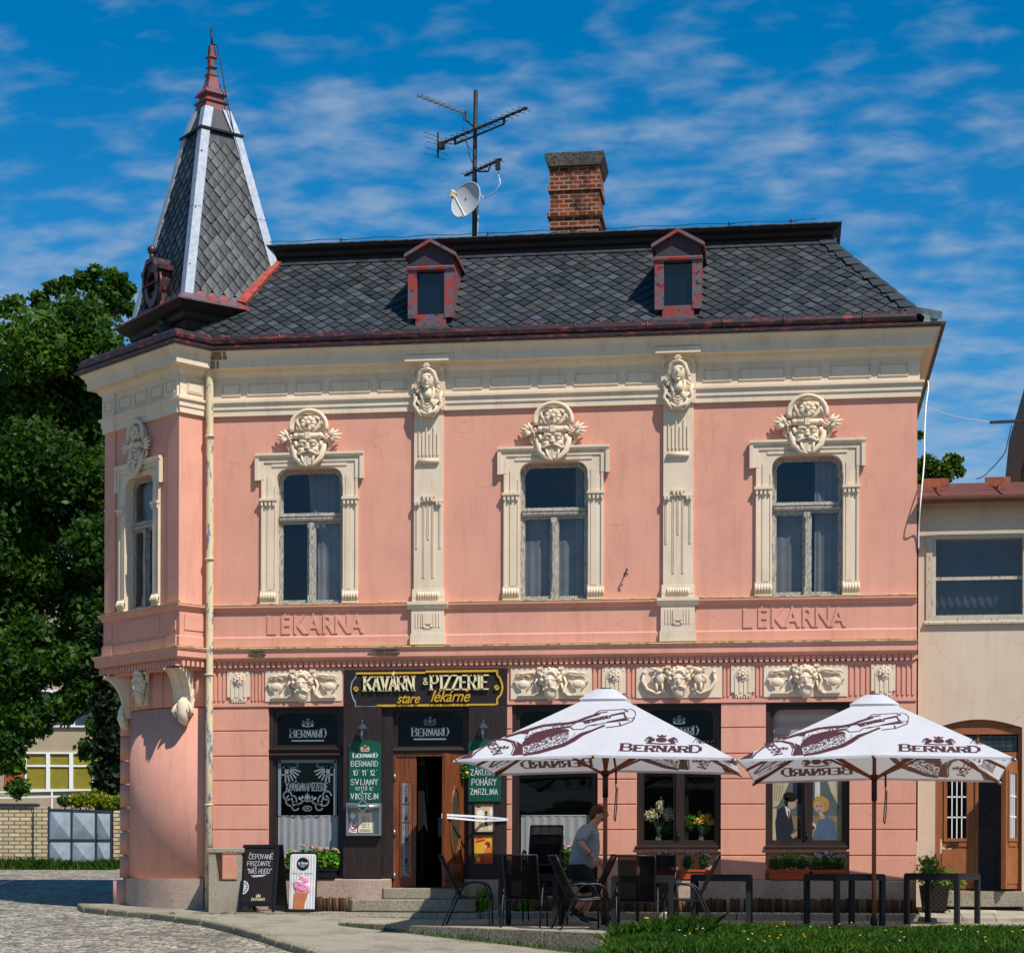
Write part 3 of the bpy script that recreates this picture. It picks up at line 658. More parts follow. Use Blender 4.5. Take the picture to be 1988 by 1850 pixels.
def upper_window(M, kind, name='window'):
    f = MB(M)
    f.ring(rrect(-.555, .555, 5.17, 7.375, .18, 5, True), rrect(-.51, .51, 5.21, 7.335, .16, 5, True), .115, .2)
    f.prism([(.115, 6.525), (.07, 6.54), (.06, 6.57), (.085, 6.59), (.06, 6.61), (.065, 6.635), (.2, 6.64), (.2, 6.52)], -.52, .52, 'x')
    f.box(-.04, .04, .09, .2, 5.2, 6.52); f.box(-.026, .026, .07, .09, 5.3, 6.42); f.box(-.05, .05, .068, .09, 6.42, 6.5); f.box(-.05, .05, .068, .09, 5.2, 5.32)
    for a, b in ((-.51, -.04), (.04, .51)):
        f.ring([(a, 5.21), (b, 5.21), (b, 6.52), (a, 6.52)], [(a + .032, 5.25), (b - .032, 5.25), (b - .032, 6.49), (a + .032, 6.49)], .13, .17)
    f.ring(rrect(-.51, .51, 6.64, 7.335, .16, 5, True), rrect(-.478, .478, 6.67, 7.305, .14, 5, True), .13, .17)
    f.box(-.53, .53, .02, .12, 5.165, 5.195)
    w = f.build(name, m_whitewood, house)
    for a, b in ((-.48, -.07), (.07, .48)): g = MB(M); g.flat([(a, 5.248), (b, 5.248), (b, 6.492), (a, 6.492)], .15); g.build('pane', m_glass, w)
    g = MB(M); g.flat(rrect(-.48, .48, 6.668, 7.307, .14, 5, True), .15); g.build('pane', m_glass, w)
    c = MB(M)
    if kind == 0: curtain(c, -.1, .5, 5.2, 7.35, .30, .016, 5.3, .25); curtain(c, .08, .5, 5.2, 6.5, .25, .012, 3.7)
    elif kind == 1: curtain(c, -.5, .5, 5.2, 6.55, .27, .010, 7.3); curtain(c, .33, .5, 5.2, 7.35, .23, .02, 3)
    elif kind == 2: curtain(c, -.5, -.02, 5.2, 6.55, .28, .008, 3.4); curtain(c, .12, .5, 5.2, 7.35, .24, .012, 4.2)
    else: curtain(c, -.5, .1, 5.2, 7.3, .28, .02, 7)
    c.build('curtain', m_curtain, w)
    s = MB(M)
    U = [(.80, 5.17), (.80, 7.19), (.89, 7.19), (.89, 7.60), (-.89, 7.60), (-.89, 7.19), (-.80, 7.19), (-.80, 5.17), (-.548, 5.17)] + [(-x, z) for x, z in arc(.368, 7.19, .18, 0, 90, 6)] + arc(.368, 7.19, .18, 90, 0, 6) + [(.548, 5.17)]
    s.prism(U, -.035, .115)
    for sx in (-1, 1):
        s.box(sx * .765, sx * .80, -.055, -.035, 5.37, 7.19); s.box(sx * .60, sx * .70, -.048, -.035, 5.40, 7.25); s.box(sx * .56, sx * .578, -.048, -.035, 5.37, 7.1)
        s.box(sx * .84, sx * .90, -.09, -.035, 7.18, 7.535); s.box(sx * .76, sx * .84, -.06, -.035, 7.19, 7.47)
        s.box(sx * .545, sx * .825, -.10, -.035, 6.845, 6.885)
        for k in range(4):
            q = sx * (.585 + k * .066); s.prism([(q - .027, 6.845), (q + .027, 6.845), (q + .012, 6.765), (q - .012, 6.765)], -.085, -.035)
        for k in range(6): q = sx * (.57 + k * .045); s.tube([(q, -.05, 5.22), (q, -.085, 5.28), (q, -.05, 5.35)], .025, 6)
        s.box(sx * .545, sx * .815, -.065, -.035, 5.172, 5.21); s.box(sx * .545, sx * .815, -.06, -.035, 5.36, 5.385)
    s.prism([(-.035, 7.53), (-.06, 7.54), (-.10, 7.58), (-.10, 7.617), (-.03, 7.62)], -.90, .90, 'x')
    s.box(-.84, .84, -.055, -.035, 7.47, 7.53); s.box(-.62, .62, -.05, -.035, 7.40, 7.44)
    s.build('window_surround', m_cream, w)
    k = MB(M @ T(-.0, -.02, 7.80, s=.93) @ Matrix.Diagonal((1.13, 1, 1, 1))); devil_mask(k); k.build('mask_relief', m_relief, w)
    return w
for i, w in enumerate(WX): upper_window(T(w, 0, 0), i)
ow = upper_window(MO @ T(-.05, 0, 0) @ Matrix.Diagonal((.76, 1, 1, 1)), 3)

# ---- relief panels over the shop windows
def bearded_head(mb):
    mb.ball((0, -.07, .0), (.115, .10, .17), 14, 10); mb.ball((0, -.165, -.01), (.024, .04, .06), 8, 6); mb.ball((0, -.14, .05), (.11, .035, .02))
    for s in (-1, 1):
        mb.ball((s * .05, -.15, .03), (.028, .016, .014)); mb.tube([(0, -.15, -.075), (s * .06, -.15, -.09), (s * .10, -.12, -.13)], [.02, .026, .01], 8)
        mb.tube([(s * .16, -.02, .23), (s * .19, -.05, .17), (s * .17, -.03, .08)], [.03, .04, .02], 8)
        mb.box(s * .13, s * .21, -.09, 0, .21, .255)
    for k in range(22):
        a = R(-15 + 210 * k / 21); r = .135 + .02 * (k % 2); mb.ball((r * math.cos(a), -.075 - .02 * (k % 3), .05 + r * 1.05 * math.sin(a)), .038, 7, 5)
    for k in range(9): a = R(15 + 150 * k / 8); mb.ball((.09 * math.cos(a), -.13, .09 + .08 * math.sin(a)), .033, 7, 5)
    mb.ball((0, -.07, -.16), (.10, .075, .12), 10, 7)
    for j in range(6):
        n = (7, 6, 6, 5, 4, 3)[j]
        for k in range(n): mb.ball(((k - (n - 1) / 2) * .034 + .006 * (j % 2), -.125 + .012 * j, -.115 - .03 * j), (.021, .024, .022), 7, 5)
    for s in (-1, 1): mb.ball((s * .05, -.10, -.0), (.035, .06, .03), 8, 6)
    for s in (-1, 1):
        for k in range(4): mb.ball((s * (.12 - .018 * k), -.08, -.02 - .06 * k), .032, 7, 5)
def relief_panel(x0, x1, kind):
    c = (x0 + x1) / 2; hw = (x1 - x0) / 2; M = T(c, -.03, 3.835)
    p = MB(M); p.box(-hw, hw, 0, .03, -.25, .25)
    for s in (-1, 1):
        if kind == 0:
            vx = s * .44
            p.prism([(vx - .16, .045), (vx + .16, .045), (vx + .16, .02), (vx + .13, .01), (vx + .1, -.06), (vx + .04, -.10), (vx + .03, -.15), (vx + .09, -.17), (vx + .1, -.20), (vx - .1, -.20), (vx - .09, -.17), (vx - .03, -.15), (vx - .04, -.10), (vx - .1, -.06), (vx - .13, .01), (vx - .16, .02)], -.045, 0)
            p.ball((vx, -.02, -.02), (.12, .05, .08), 10, 6)
            p.tube([(vx - s * .02, -.03, .06), (vx + s * .06, -.04, .11), (vx - s * .04, -.05, .16), (vx - s * .16, -.04, .17), (vx - s * .24, -.03, .1)], [.012, .02, .026, .026, .02], 7)
            p.tube([(vx - s * .04, -.05, .16), (vx + s * .1, -.04, .15), (vx + s * .14, -.03, .1)], [.02, .02, .006], 7)
            p.tube([(vx - s * .02, -.05, .15), (vx - s * .1, -.04, .1), (vx - s * .05, -.03, .06)], [.02, .02, .006], 7)
            p.tube([(s * .2, -.03, .12), (s * .25, -.04, 0), (s * .2, -.04, -.12), (s * .27, -.03, -.2), (s * .36, -.02, -.19)], [.02, .024, .03, .026, .01], 7)
            p.tube([(s * .17, -.03, -.0), (s * .2, -.04, -.15), (s * .3, -.03, -.22)], [.02, .022, .012], 7)
        else:
            sc = [(s * .55, -.03, .14), (s * .58, -.035, .02), (s * .5, -.04, -.12), (s * .34, -.04, -.19), (s * .2, -.04, -.12)]
            p.tube(sc, [.016, .03, .032, .03, .02], 7); p.ball((s * .55, -.03, .15), (.035, .03, .035))
            p.ball((s * .3, -.05, .05), (.075, .05, .10), 9, 7); p.ball((s * .31, -.07, .17), (.06, .05, .045)); p.tube([(s * .34, -.06, .12), (s * .43, -.05, .06), (s * .41, -.04, -.03)], .02, 7); p.tube([(s * .25, -.06, .12), (s * .19, -.05, .05)], .02, 7)
            for q in (.26, .35): p.tube([(s * q, -.05, -.02), (s * q, -.06, -.1), (s * q, -.05, -.15)], [.025, .02, .025], 7)
            p.tube([(s * .28, -.04, .2), (s * .2, -.04, .23)], [.03, .01], 6); p.tube([(s * .36, -.04, .2), (s * .44, -.04, .22)], [.03, .01], 6)
    h = p.build('relief_panel', m_relief, house); b = MB(M @ T(0, -.01, .0)); bearded_head(b); b.build('bearded_head', m_relief, h)
for x0, x1, k in ((-4.065, -2.79, 0), (-.025, 1.276, 0), (1.988, 3.342, 1), (3.998, 5.299, 0)): relief_panel(x0, x1, k)
for x0, x1 in ((-4.704, -4.324), (1.442, 1.816), (3.484, 3.854), (5.663, 6.035)):
    c = (x0 + x1) / 2; p = MB(T(c, -.03, 3.835)); hw = (x1 - x0) / 2
    p.prism([(-hw, -.17), (-hw, .25), (hw, .25), (hw, -.17), (hw - .05, -.17), (hw - .05, -.23), (-hw + .05, -.23), (-hw + .05, -.17)], 0, .03)
    for k in range(6): p.box(-.115 + k * .042, -.09 + k * .042, 0, .03, -.262, -.23)
    for k in range(4): q = -.105 + k * .07; p.box(q - .02, q + .02, -.012, 0, -.21 + .03 * (k % 2), .02 if 0 < k < 3 else .12)
    for k in range(7): a = k * 2 * PI / 7; p.ball((.052 * math.cos(a), -.02, .11 + .052 * math.sin(a)), (.034, .022, .034), 8, 6)
    p.ball((0, -.045, .11), .026, 8, 6); p.tube([(.098 * math.cos(k * PI / 8), -.01, .11 + .098 * math.sin(k * PI / 8)) for k in range(16)], .013, 6, closed=True)
    for a, b in ((-.15, .2), (.15, .2)): p.ball((a, 0, b), (.014, .012, .014), 6, 5)
    p.build('rosette_panel', m_relief, house)

# ---- rounded ground-floor corner, brackets and stone foot
cc = Vector((-5.15, 1.7, 0)); RC = 1.7
def arcp(r, a0, a1, n): return [(cc.x + r * math.sin(R(a)) * -1, cc.y - r * math.cos(R(a))) for a in [a0 + (a1 - a0) * i / n for i in range(n + 1)]]
mb = MB()
mb.prism(arcp(RC, -2, 84, 40) + [(-6.3, 2.4), (-5.05, .4)], .0, 3.50, 'z', False)
mb.prism(arcp(RC + .012, -2, 84, 40) + [(-6.3, 2.4), (-5.05, .4)], 3.515, 4.15, 'z', False)
for a in (12, 24, 33, 45, 54, 66):
    q = arcp(RC + .02, a, a, 1)[0]; q2 = (cc.x + (q[0] - cc.x) * .98, cc.y + (q[1] - cc.y) * .98)
    mb.bar((q[0], q[1], 3.52), (q[0], q[1], 4.12), .03, .02, (-math.sin(R(a)), -math.cos(R(a)), 0))
for a, b in zip(zj, zj[1:]): mb.prism([(-6.70, 1.0), (-6.93, 1.18), (-7.6, 3.6), (-6.5, 3.0)], a + .012, b - .012, 'z')
mb.prism([(-6.68, 1.02), (-6.88, 1.2), (-7.5, 3.5), (-6.5, 3.0)], .0, 4.2, 'z')
mb.prism([(-6.72, .97), (-7.02, 1.1), (-7.7, 3.6), (-6.5, 3.0)], .0, .66, 'z')
o = mb.build('rounded_corner_wall', m_pink, house)
for p in o.data.polygons: p.use_smooth = abs(p.normal.z) < .5 and len(p.vertices) == 4
mb = MB(); mb.prism(arcp(RC + .06, -2, 76, 30) + [(-6.3, 2.2), (-5.0, .4)], -.3, .70, 'z'); mb.build('corner_plinth', m_plinth, house)
mb = MB(MO); mb.prism([(-OW, -.02), (OW, -.02), (OW, .53), (-OW, .6)], 4.10, 4.225, 'z')      # floor of the oriel
mb.build('oriel_floor', m_pink, house)
def bracket(a, out):
    """ribbed console under a corner of the oriel, ending in a leafy knob"""
    p_ = arcp(RC, a, a, 1)[0]; b = MB(T(p_[0], p_[1], 0, R(-a)) @ T(0, .02, 0))
    n = 12; cv = []
    for i in range(n + 1): t = i / n; cv.append((-out + (out - .10) * math.sin(t * PI / 2), 4.10 - .66 * (1 - math.cos(t * PI / 2)) - .03 * t))
    b.prism([(.15, 4.10)] + cv + [(.15, 3.40)], -.15, .15, 'x')
    for i in range(1, n, 2):
        y, z = cv[i]; b.bar((-.16, y, z), (.16, y, z), .022, .03)
        for s in (-1, 1): b.bar((s * .155, y, z), (s * .155, y + .10, z + .16), .016, .02)
    for q in (-.145, 0, .145): b.tube([(q, y - .006, z - .006) for y, z in cv], .014, 6)
    b.tube([(0, -.02, 3.62), (0, -.10, 3.5), (0, -.13, 3.40), (0, -.10, 3.29), (0, -.04, 3.22)], [.14, .12, .10, .085, .03], 10)
    for k in range(6): q = (k - 2.5) / 2.5; b.tube([(q * .11, -.12, 3.58), (q * .17, -.16, 3.44), (q * .13, -.12, 3.34)], [.02, .034, .008], 6)
    return b.build('oriel_bracket', m_relief, house)
bracket(9, .52); bracket(67, .46)
hp = MB(T(cc.x - 1.74 * math.sin(TH), cc.y - 1.74 * math.cos(TH), 3.86, -TH)); bearded_head(hp)
hp.tube([(-.1, -.1, .22), (0, -.14, .27), (.1, -.1, .22)], .04, 8); hp.box(-.14, .14, -.03, .08, -.3, .25); hp.build('keystone_head', m_relief, house)

# ---- plinth
mb = MB()
mb.prism([(.3, -.3), (-.06, -.3), (-.06, .685), (-.035, .705), (.3, .712)], -5.0, -1.975, 'x'); mb.prism([(.3, -.3), (-.06, -.3), (-.06, .685), (-.035, .705), (.3, .712)], -.76, 6.36, 'x')
mb.build('plinth', m_plinth, house)

# ---- shop windows
def emblem(mb, x, z, s, put):
    """crest: crown, shield disc, two supporters, ribbon"""
    mb.add([put(x + s * .2 * math.cos(k * PI / 8), z + s * .2 * math.sin(k * PI / 8)) for k in range(16)], [tuple(range(16))])
    for q in (-1, 1):
        for dx, dz_, r in ((.34, .02, .12), (.42, .16, .09), (.40, -.14, .11), (.52, .06, .06), (.3, -.05, .08), (.56, -.1, .05)):
            mb.add([put(x + q * s * dx + s * r * math.cos(k * PI / 3), z + s * dz_ + s * r * math.sin(k * PI / 3)) for k in range(6)], [tuple(range(6))])
    mb.add([put(x + s * a, z + s * b) for a, b in ((-.14, .24), (.14, .24), (.18, .42), (.07, .33), (0, .45), (-.07, .33), (-.18, .42))], [tuple(range(7))])
    mb.add([put(x + s * a, z + s * b) for a, b in ((-.55, -.32), (-.5, -.25), (0, -.3), (.5, -.25), (.55, -.32), (0, -.38))], [tuple(range(6))])
def brand(mb, x, z, h, put, crest=True, wx=1.25, w=.26):
    w_ = twidth('BERNARD', h, 5.6, wx); write(mb, 'BERNARD', x - w_ / 2, z, h, put, w, 5.6, wx, 0, True, 0, 1.22)
    if crest: emblem(mb, x, z + h * 2.05, h * 1.55, put)
def dark_frame(f, x0, x1, zb, split, mull, z0=3.50, y=.10):
    """dark timber shop window: outer frame, rounded transom light, lower lights"""
    f.ring([(x0, zb), (x1, zb), (x1, z0), (x0, z0)], [(x0 + .07, zb + .06), (x1 - .07, zb + .06), (x1 - .07, z0 - .04), (x0 + .07, z0 - .04)], y - .04, y + .14)
    f.prism([(y - .06, split[0]), (y - .09, split[0] + .03), (y - .05, split[0] + .07), (y - .09, split[0] + .12), (y - .05, split[1]), (y + .14, split[1]), (y + .14, split[0])], x0 + .01, x1 - .01, 'x')
    a, b = x0 + .07, x1 - .07
    f.ring([(a, split[1]), (b, split[1])] + [(b, z0 - .04)] * 6 + [(a, z0 - .04)] * 6, rrect(a + .05, b - .05, split[1] + .05, z0 - .10, .14, 5, True), y, y + .06)
    lights = [(a, b)] if not mull else [(a, (a + b) / 2 - .045), ((a + b) / 2 + .045, b)]
    if mull: f.box((a + b) / 2 - .045, (a + b) / 2 + .045, y - .03, y + .1, zb + .06, split[0])
    for p, q in lights: f.ring([(p, zb + .06), (q, zb + .06), (q, split[0]), (p, split[0])], [(p + .04, zb + .10), (q - .04, zb + .10), (q - .04, split[0] - .04), (p + .04, split[0] - .04)], y, y + .06)
    return lights
def shop_window(x0, x1, zb, split, mull):
    f = MB(); y = .10; li = dark_frame(f, x0, x1, zb, split, mull)
    w = f.build('shop_window', m_dkwood, house)
    a, b = x0 + .07, x1 - .07
    g = MB(); g.flat(rrect(a + .045, b - .045, split[1] + .045, 3.405, .14, 5, True), y + .03); g.build('pane', m_glass_clear if x0 > 4 else m_glass_dark, w)
    for p, q in li: g = MB(); g.flat([(p + .035, zb + .095), (q - .035, zb + .095), (q - .035, split[0] - .035), (p + .035, split[0] - .035)], y + .03); g.build('pane', m_glass_clear, w)
    return w
FR = lambda y: (lambda a, b: (a, y, b))
SPL = (2.685, 2.83)
w1 = shop_window(-4.02, -2.765, .715, SPL, False); w2 = shop_window(-.012, 1.375, .715, SPL, False)
w3 = shop_window(1.995, 3.33, 1.235, (2.66, 2.80), True); w4 = shop_window(4.03, 5.335, 1.235, (2.66, 2.80), True)
for w_, x0, x1 in ((w3, 1.995, 3.33), (w4, 4.03, 5.335)):
    s = MB(); s.prism([(.1, 1.19), (-.03, 1.192), (-.035, 1.225), (.02, 1.25), (.1, 1.26)], x0 - .02, x1 - .03, 'x'); s.build('window_sill', m_dkwood, w_)
    k = MB(); c_ = (x0 + x1) / 2; k.box(c_ - .02, c_ + .02, .05, .07, 1.36, 1.5); k.ball((c_, .045, 1.40), .02); k.build('latch', m_iron, w_)
# frosted film: crest in each transom, border and ornament on the cafe panes
for w_, c_ in ((w1, -3.39), (w2, .68), (w3, 2.66)):
    d = MB(); brand(d, c_, 3.01, .115, FR(.125), True, .78, .2); d.box(c_ - .27, c_ + .27, .124, .126, 2.945, 2.965); d.build('frosted_lettering', m_frost, w_)
def cafe_film(w_, x0, x1):
    d = MB(); P = FR(.125); c_ = (x0 + x1) / 2
    for a, b in (((x0, 1.75), (x0, 2.62)), ((x1, 1.75), (x1, 2.62)), ((x0, 2.62), (x1, 2.62))): seg(d, a, b, .05, P); 
    for s_, xx in ((1, x0), (-1, x1)):
        for p, q in (((.04, -.22), (.16, -.22)), ((.16, -.22), (.16, -.1)), ((.16, -.10), (.3, -.1)), ((.3, -.1), (.3, -.03)), ((.05, -.1), (.1, -.1))): seg(d, (xx + s_ * p[0], 2.62 + p[1]), (xx + s_ * q[0], 2.62 + q[1]), .022, P)
        for k in range(6): a = R(-20 - 14 * k); seg(d, (xx + s_ * .1, 2.54), (xx + s_ * (.1 + .26 * math.cos(a)), 2.54 + .26 * math.sin(a)), .022, P)
    wx = .70 / twidth('KAVÁRNA&PIZZERIE', .125, 5.4, 1)
    write(d, 'KAVÁRNA&PIZZERIE', c_ - .35, 2.14, .125, P, .11, 5.4, wx)
    for s_ in (-1, 1):
        for ar in (arc(c_ + s_ * .33, 2.06, .07, 0, 300, 10), arc(c_ + s_ * .20, 1.88, .06, 30, 330, 10), arc(c_ + s_ * .27, 1.98, .09, 120 if s_ > 0 else 60, 420 if s_ > 0 else -240, 12), arc(c_ + s_ * .16, 2.02, .10, 180, 360, 8)):
            for a, b in zip(ar, ar[1:]): seg(d, a, b, .024, P)
        for k in range(3): d.flat([(c_, 1.95), (c_ + s_ * (.05 + .05 * k), 2.0), (c_ + s_ * (.03 + .055 * k), 2.09 - .02 * k)], .125)
    d.flat([(c_ - .03, 1.98), (c_ + .03, 1.98), (c_, 2.12)], .125)
    ar = [(c_ + .075 * math.cos(R(a)), 1.85 + .04 * math.sin(R(a))) for a in range(0, 361, 30)]
    for a, b in zip(ar, ar[1:]): seg(d, a, b, .014, P)
    write(d, '2014', c_ - .055, 1.835, .035, P, .2, 5.2, .8)
    d.build('frosted_ornament', m_frost, w_)
cafe_film(w1, -3.86, -2.93)
for w_, x0, x1 in ((w1, -3.9, -2.86), (w2, .12, 1.25)):
    c = MB(); curtain(c, x0, x1, .8, 1.73, .19, .011, 8.3); c.tube([(x0, .19, 1.73), (x1, .19, 1.73)], .008, 6); c.build('cafe_curtain', m_lace, w_)
# painted figures filling the right-hand window (a flat picture behind the panes)
d = MB(); c1, c2, c3, c4, c5, c6, c7, c8, c9 = range(9)
cols = [S(96, 104, 108), S(206, 190, 158), S(40, 44, 58), S(196, 158, 136), S(24, 20, 20), S(196, 150, 74), S(84, 108, 132), S(226, 224, 216), S(150, 128, 92), S(120, 34, 50)]
mats = [plain('picture_paint_%d' % i, c, .8, .16, 9, 0) for i, c in enumerate(cols)]
d.cur = 0; d.box(4.1, 5.27, .172, .18, 1.32, 2.64)
def blob(pts, col, y): d.cur = col; d.flat(pts, y)
def ell(x, z, rx, rz, col, y, n=18, rot=0): blob([(x + rx * math.cos(k * 2 * PI / n) * math.cos(rot) - rz * math.sin(k * 2 * PI / n) * math.sin(rot), z + rx * math.cos(k * 2 * PI / n) * math.sin(rot) + rz * math.sin(k * 2 * PI / n) * math.cos(rot)) for k in range(n)], col, y)
X0 = 4.1
blob([(4.12, 1.33), (5.25, 1.33), (5.25, 1.72), (4.12, 1.72)], 8, .171)
blob([(4.47, 2.6), (4.60, 2.6), (4.60, 1.9), (4.45, 1.9)], 2, .1705); blob([(4.80, 2.6), (4.88, 2.6), (4.88, 1.8), (4.80, 1.8)], 7, .1705)
for pts in ([(4.10, 2.62), (4.47, 2.62), (4.42, 2.3), (4.30, 2.02), (4.22, 1.88), (4.10, 1.84)], [(4.10, 1.84), (4.20, 1.84), (4.20, 1.33), (4.10, 1.33)], [(4.92, 2.62), (5.26, 2.62), (5.26, 1.82), (5.18, 1.86), (5.05, 2.1), (4.96, 2.36)], [(5.16, 1.84), (5.26, 1.84), (5.26, 1.33), (5.15, 1.33)]): blob(pts, 1, .170)
for k in range(5):
    seg(d, (4.15 + .06 * k, 2.6), (4.13 + .03 * k, 1.95), .010, FR(.1695)); seg(d, (5.0 + .055 * k, 2.6), (5.17 + .02 * k, 1.95), .010, FR(.1695)); d.cur = 8
blob([(4.20, 1.33), (4.18, 1.62), (4.22, 1.82), (4.32, 1.88), (4.42, 1.80), (4.46, 1.6), (4.50, 1.4), (4.55, 1.33)], 2, .169)
blob([(4.33, 1.88), (4.42, 1.82), (4.40, 1.66), (4.36, 1.74)], 7, .168); blob([(4.385, 1.8), (4.405, 1.8), (4.40, 1.62), (4.385, 1.62)], 9, .167)
ell(4.45, 1.93, .075, .105, 3, .168, rot=-.2); blob([(4.50, 1.96), (4.545, 1.90), (4.51, 1.885)], 3, .168)
ell(4.41, 2.02, .11, .075, 4, .167, rot=-.3); blob([(4.33, 2.02), (4.40, 2.0), (4.37, 1.86), (4.33, 1.9)], 4, .167)
blob([(4.42, 1.42), (4.56, 1.50), (4.60, 1.47), (4.46, 1.36)], 3, .167); blob([(4.44, 1.47), (4.60, 1.575), (4.605, 1.555), (4.45, 1.45)], 0, .166)
blob([(4.53, 1.36), (4.58, 1.36), (4.58, 1.56), (4.565, 1.6), (4.565, 1.68), (4.545, 1.68), (4.545, 1.6), (4.53, 1.56)], 2, .1665)
ell(4.90, 1.90, .13, .125, 5, .169); ell(4.87, 1.86, .075, .10, 3, .168, rot=.1); blob([(4.78, 1.95), (4.86, 1.97), (4.97, 1.90), (5.0, 1.98), (4.92, 2.04), (4.82, 2.02)], 5, .167)
blob([(4.74, 1.33), (4.82, 1.55), (4.88, 1.70), (5.0, 1.72), (5.12, 1.62), (5.16, 1.33)], 6, .168); blob([(4.86, 1.78), (4.93, 1.76), (4.96, 1.68), (4.88, 1.66)], 3, .1675)
for dx in (-.028, .03): ell(4.865 + dx, 1.875, .016, .008, 4, .1665)
ell(4.868, 1.80, .024, .009, 9, .1665); ell(4.77, 1.55, .048, .065, 7, .167); ell(4.77, 1.53, .036, .035, 9, .1665); blob([(4.765, 1.49), (4.775, 1.49), (4.775, 1.38), (4.765, 1.38)], 7, .167)
d.build('painted_window_picture', mats, w4)
# striped blind behind the transom of the same window
d = MB()
for k in range(6): d.cur = k % 2; d.box(4.12, 5.25, .20, .21, 2.82 + k * .1, 2.92 + k * .1)
d.build('striped_blind', [plain('blind_a', S(196, 178, 160), .9), plain('blind_b', S(196, 150, 140), .9)], w4)

# ---- shop entrance
e = MB()
for a, b in ((-2.755, -2.125), (-.70, -.085)): e.box(a, b, -.05, .25, .715, 3.49)
for a, b in ((-2.125, -1.95), (-.78, -.70)): e.box(a, b, .03, .25, .715, 3.49)
e.box(-1.95, -.78, .03, .28, 3.42, 3.49)
e.box(-2.755, -.085, .04, .06, 3.49, 4.09)
en = e.build('entrance_surround', m_dkwood, house)
f = MB(); a, b = -1.95, -.78
f.ring([(a, 2.76), (b, 2.76)] + [(b, 3.42)] * 6 + [(a, 3.42)] * 6, rrect(a + .06, b - .05, 2.85, 3.39, .12, 5, True), .10, .2); f.prism([(.05, 2.74), (.02, 2.78), (.06, 2.83), (.2, 2.84), (.2, 2.74)], a, b, 'x')
tr = f.build('door_transom', m_dkwood, house)
g = MB(); g.flat(rrect(a + .055, b - .045, 2.845, 3.395, .12, 5, True), .13); g.build('pane', m_glass_dark, tr)
d = MB(); brand(d, -1.365, 3.02, .115, FR(.125), True, .78, .2); d.box(-1.63, -1.10, .124, .126, 2.955, 2.98); d.build('frosted_lettering', m_frost, tr)
f = MB(); f.box(-1.95, -1.91, .06, .2, .575, 2.74); f.box(-.82, -.78, .06, .2, .575, 2.74); f.box(-1.91, -.82, .06, .2, 2.69, 2.74); f.box(-1.95, -.78, .0, .3, .55, .575)
f.build('door_frame', m_doorwood, house)
lf = MB(); lf.box(-1.91, -1.58, .08, .13, .58, 2.69)
lf.ring([(-1.72, .78), (-1.60, .78), (-1.60, 2.32), (-1.72, 2.32)][::1], [(-1.69, .81), (-1.63, .81), (-1.63, 2.29), (-1.69, 2.29)], .066, .08)
lf.ring([(-1.84, .72), (-1.64, .72), (-1.64, 2.30), (-1.84, 2.30)], [(-1.81, .75), (-1.67, .75), (-1.67, 2.27), (-1.81, 2.27)], .062, .08)
nl = lf.build('door_leaf', m_doorwood, house)
g = MB(); g.box(-1.81, -1.67, .07, .079, .75, 2.27); g.build('leaded_pane', plain('leaded_glass', S(120, 124, 126), .25, .35, 20, .6, .6), nl)
g = MB(); g.tube([(-1.74, .065, .8), (-1.74, .06, 2.22)], .006, 5)
for z in (1.0, 1.35, 1.7, 2.0): g.ball((-1.74, .062, z), (.022, .01, .05)); g.bar((-1.81, .066, z - .08), (-1.67, .066, z - .08), .008)
g.build('leading', m_iron, nl)
for z in (.75, 1.45, 2.35): g = MB(); g.tube([(-1.93, .05, z - .05), (-1.93, .05, z + .05)], .018, 8); g.build('hinge', m_alu, nl)
ML = T(-.80, .06, 0, R(76))
lf = MB(ML); lf.box(-.80, 0, -.025, .025, .58, 2.69)
ov = lambda r, k, n=24: [(-.40 + r * math.cos(2 * PI * i / n), 1.62 + k * math.sin(2 * PI * i / n)) for i in range(n)]
for sd in (-1, 1): lf.ring(ov(.22, .58), ov(.17, .52), .025 * sd, .045 * sd)
for k in range(7): lf.tube([(-.68 + k * .095, -.03, .66), (-.64 + k * .08, -.036, .8), (-.6 + k * .065, -.03, .95)], .018, 6)
ml = lf.build('door_leaf', m_doorwood, house); ml['label'] = 'wide door leaf with an oval light, swung open'
g = MB(ML); g.prism(ov(.175, .525), -.0255, -.027); g.prism(ov(.175, .525), .0255, .027); g.build('oval_pane', plain('oval_glass', S(70, 66, 50), .15, .4, 18, .4, .6), ml)
g = MB(ML); g.tube([(x_, -.045, z_) for x_, z_ in ov(.2, .55)], .007, 6, closed=True); g.build('brass_rim', plain('dull_brass', S(150, 110, 50), .35, .1, 10, 0, .5, .5), ml)
# steps
mb = MB()
def slab(poly, z0, z1): mb.prism(poly, z0, z1, 'z')
slab([(-2.02, -.02), (-2.05, -.36), (-2.0, -.5), (-.78, -.5), (-.70, -.42), (-.70, -.02)], .385, .56)
slab([(-2.5, -.062), (-2.56, -.55), (-2.45, -.78), (-.58, -.78), (-.50, -.70), (-.50, -.062)], .19, .383)
o = mb.build('entrance_steps', m_concrete, house, bev=.018)

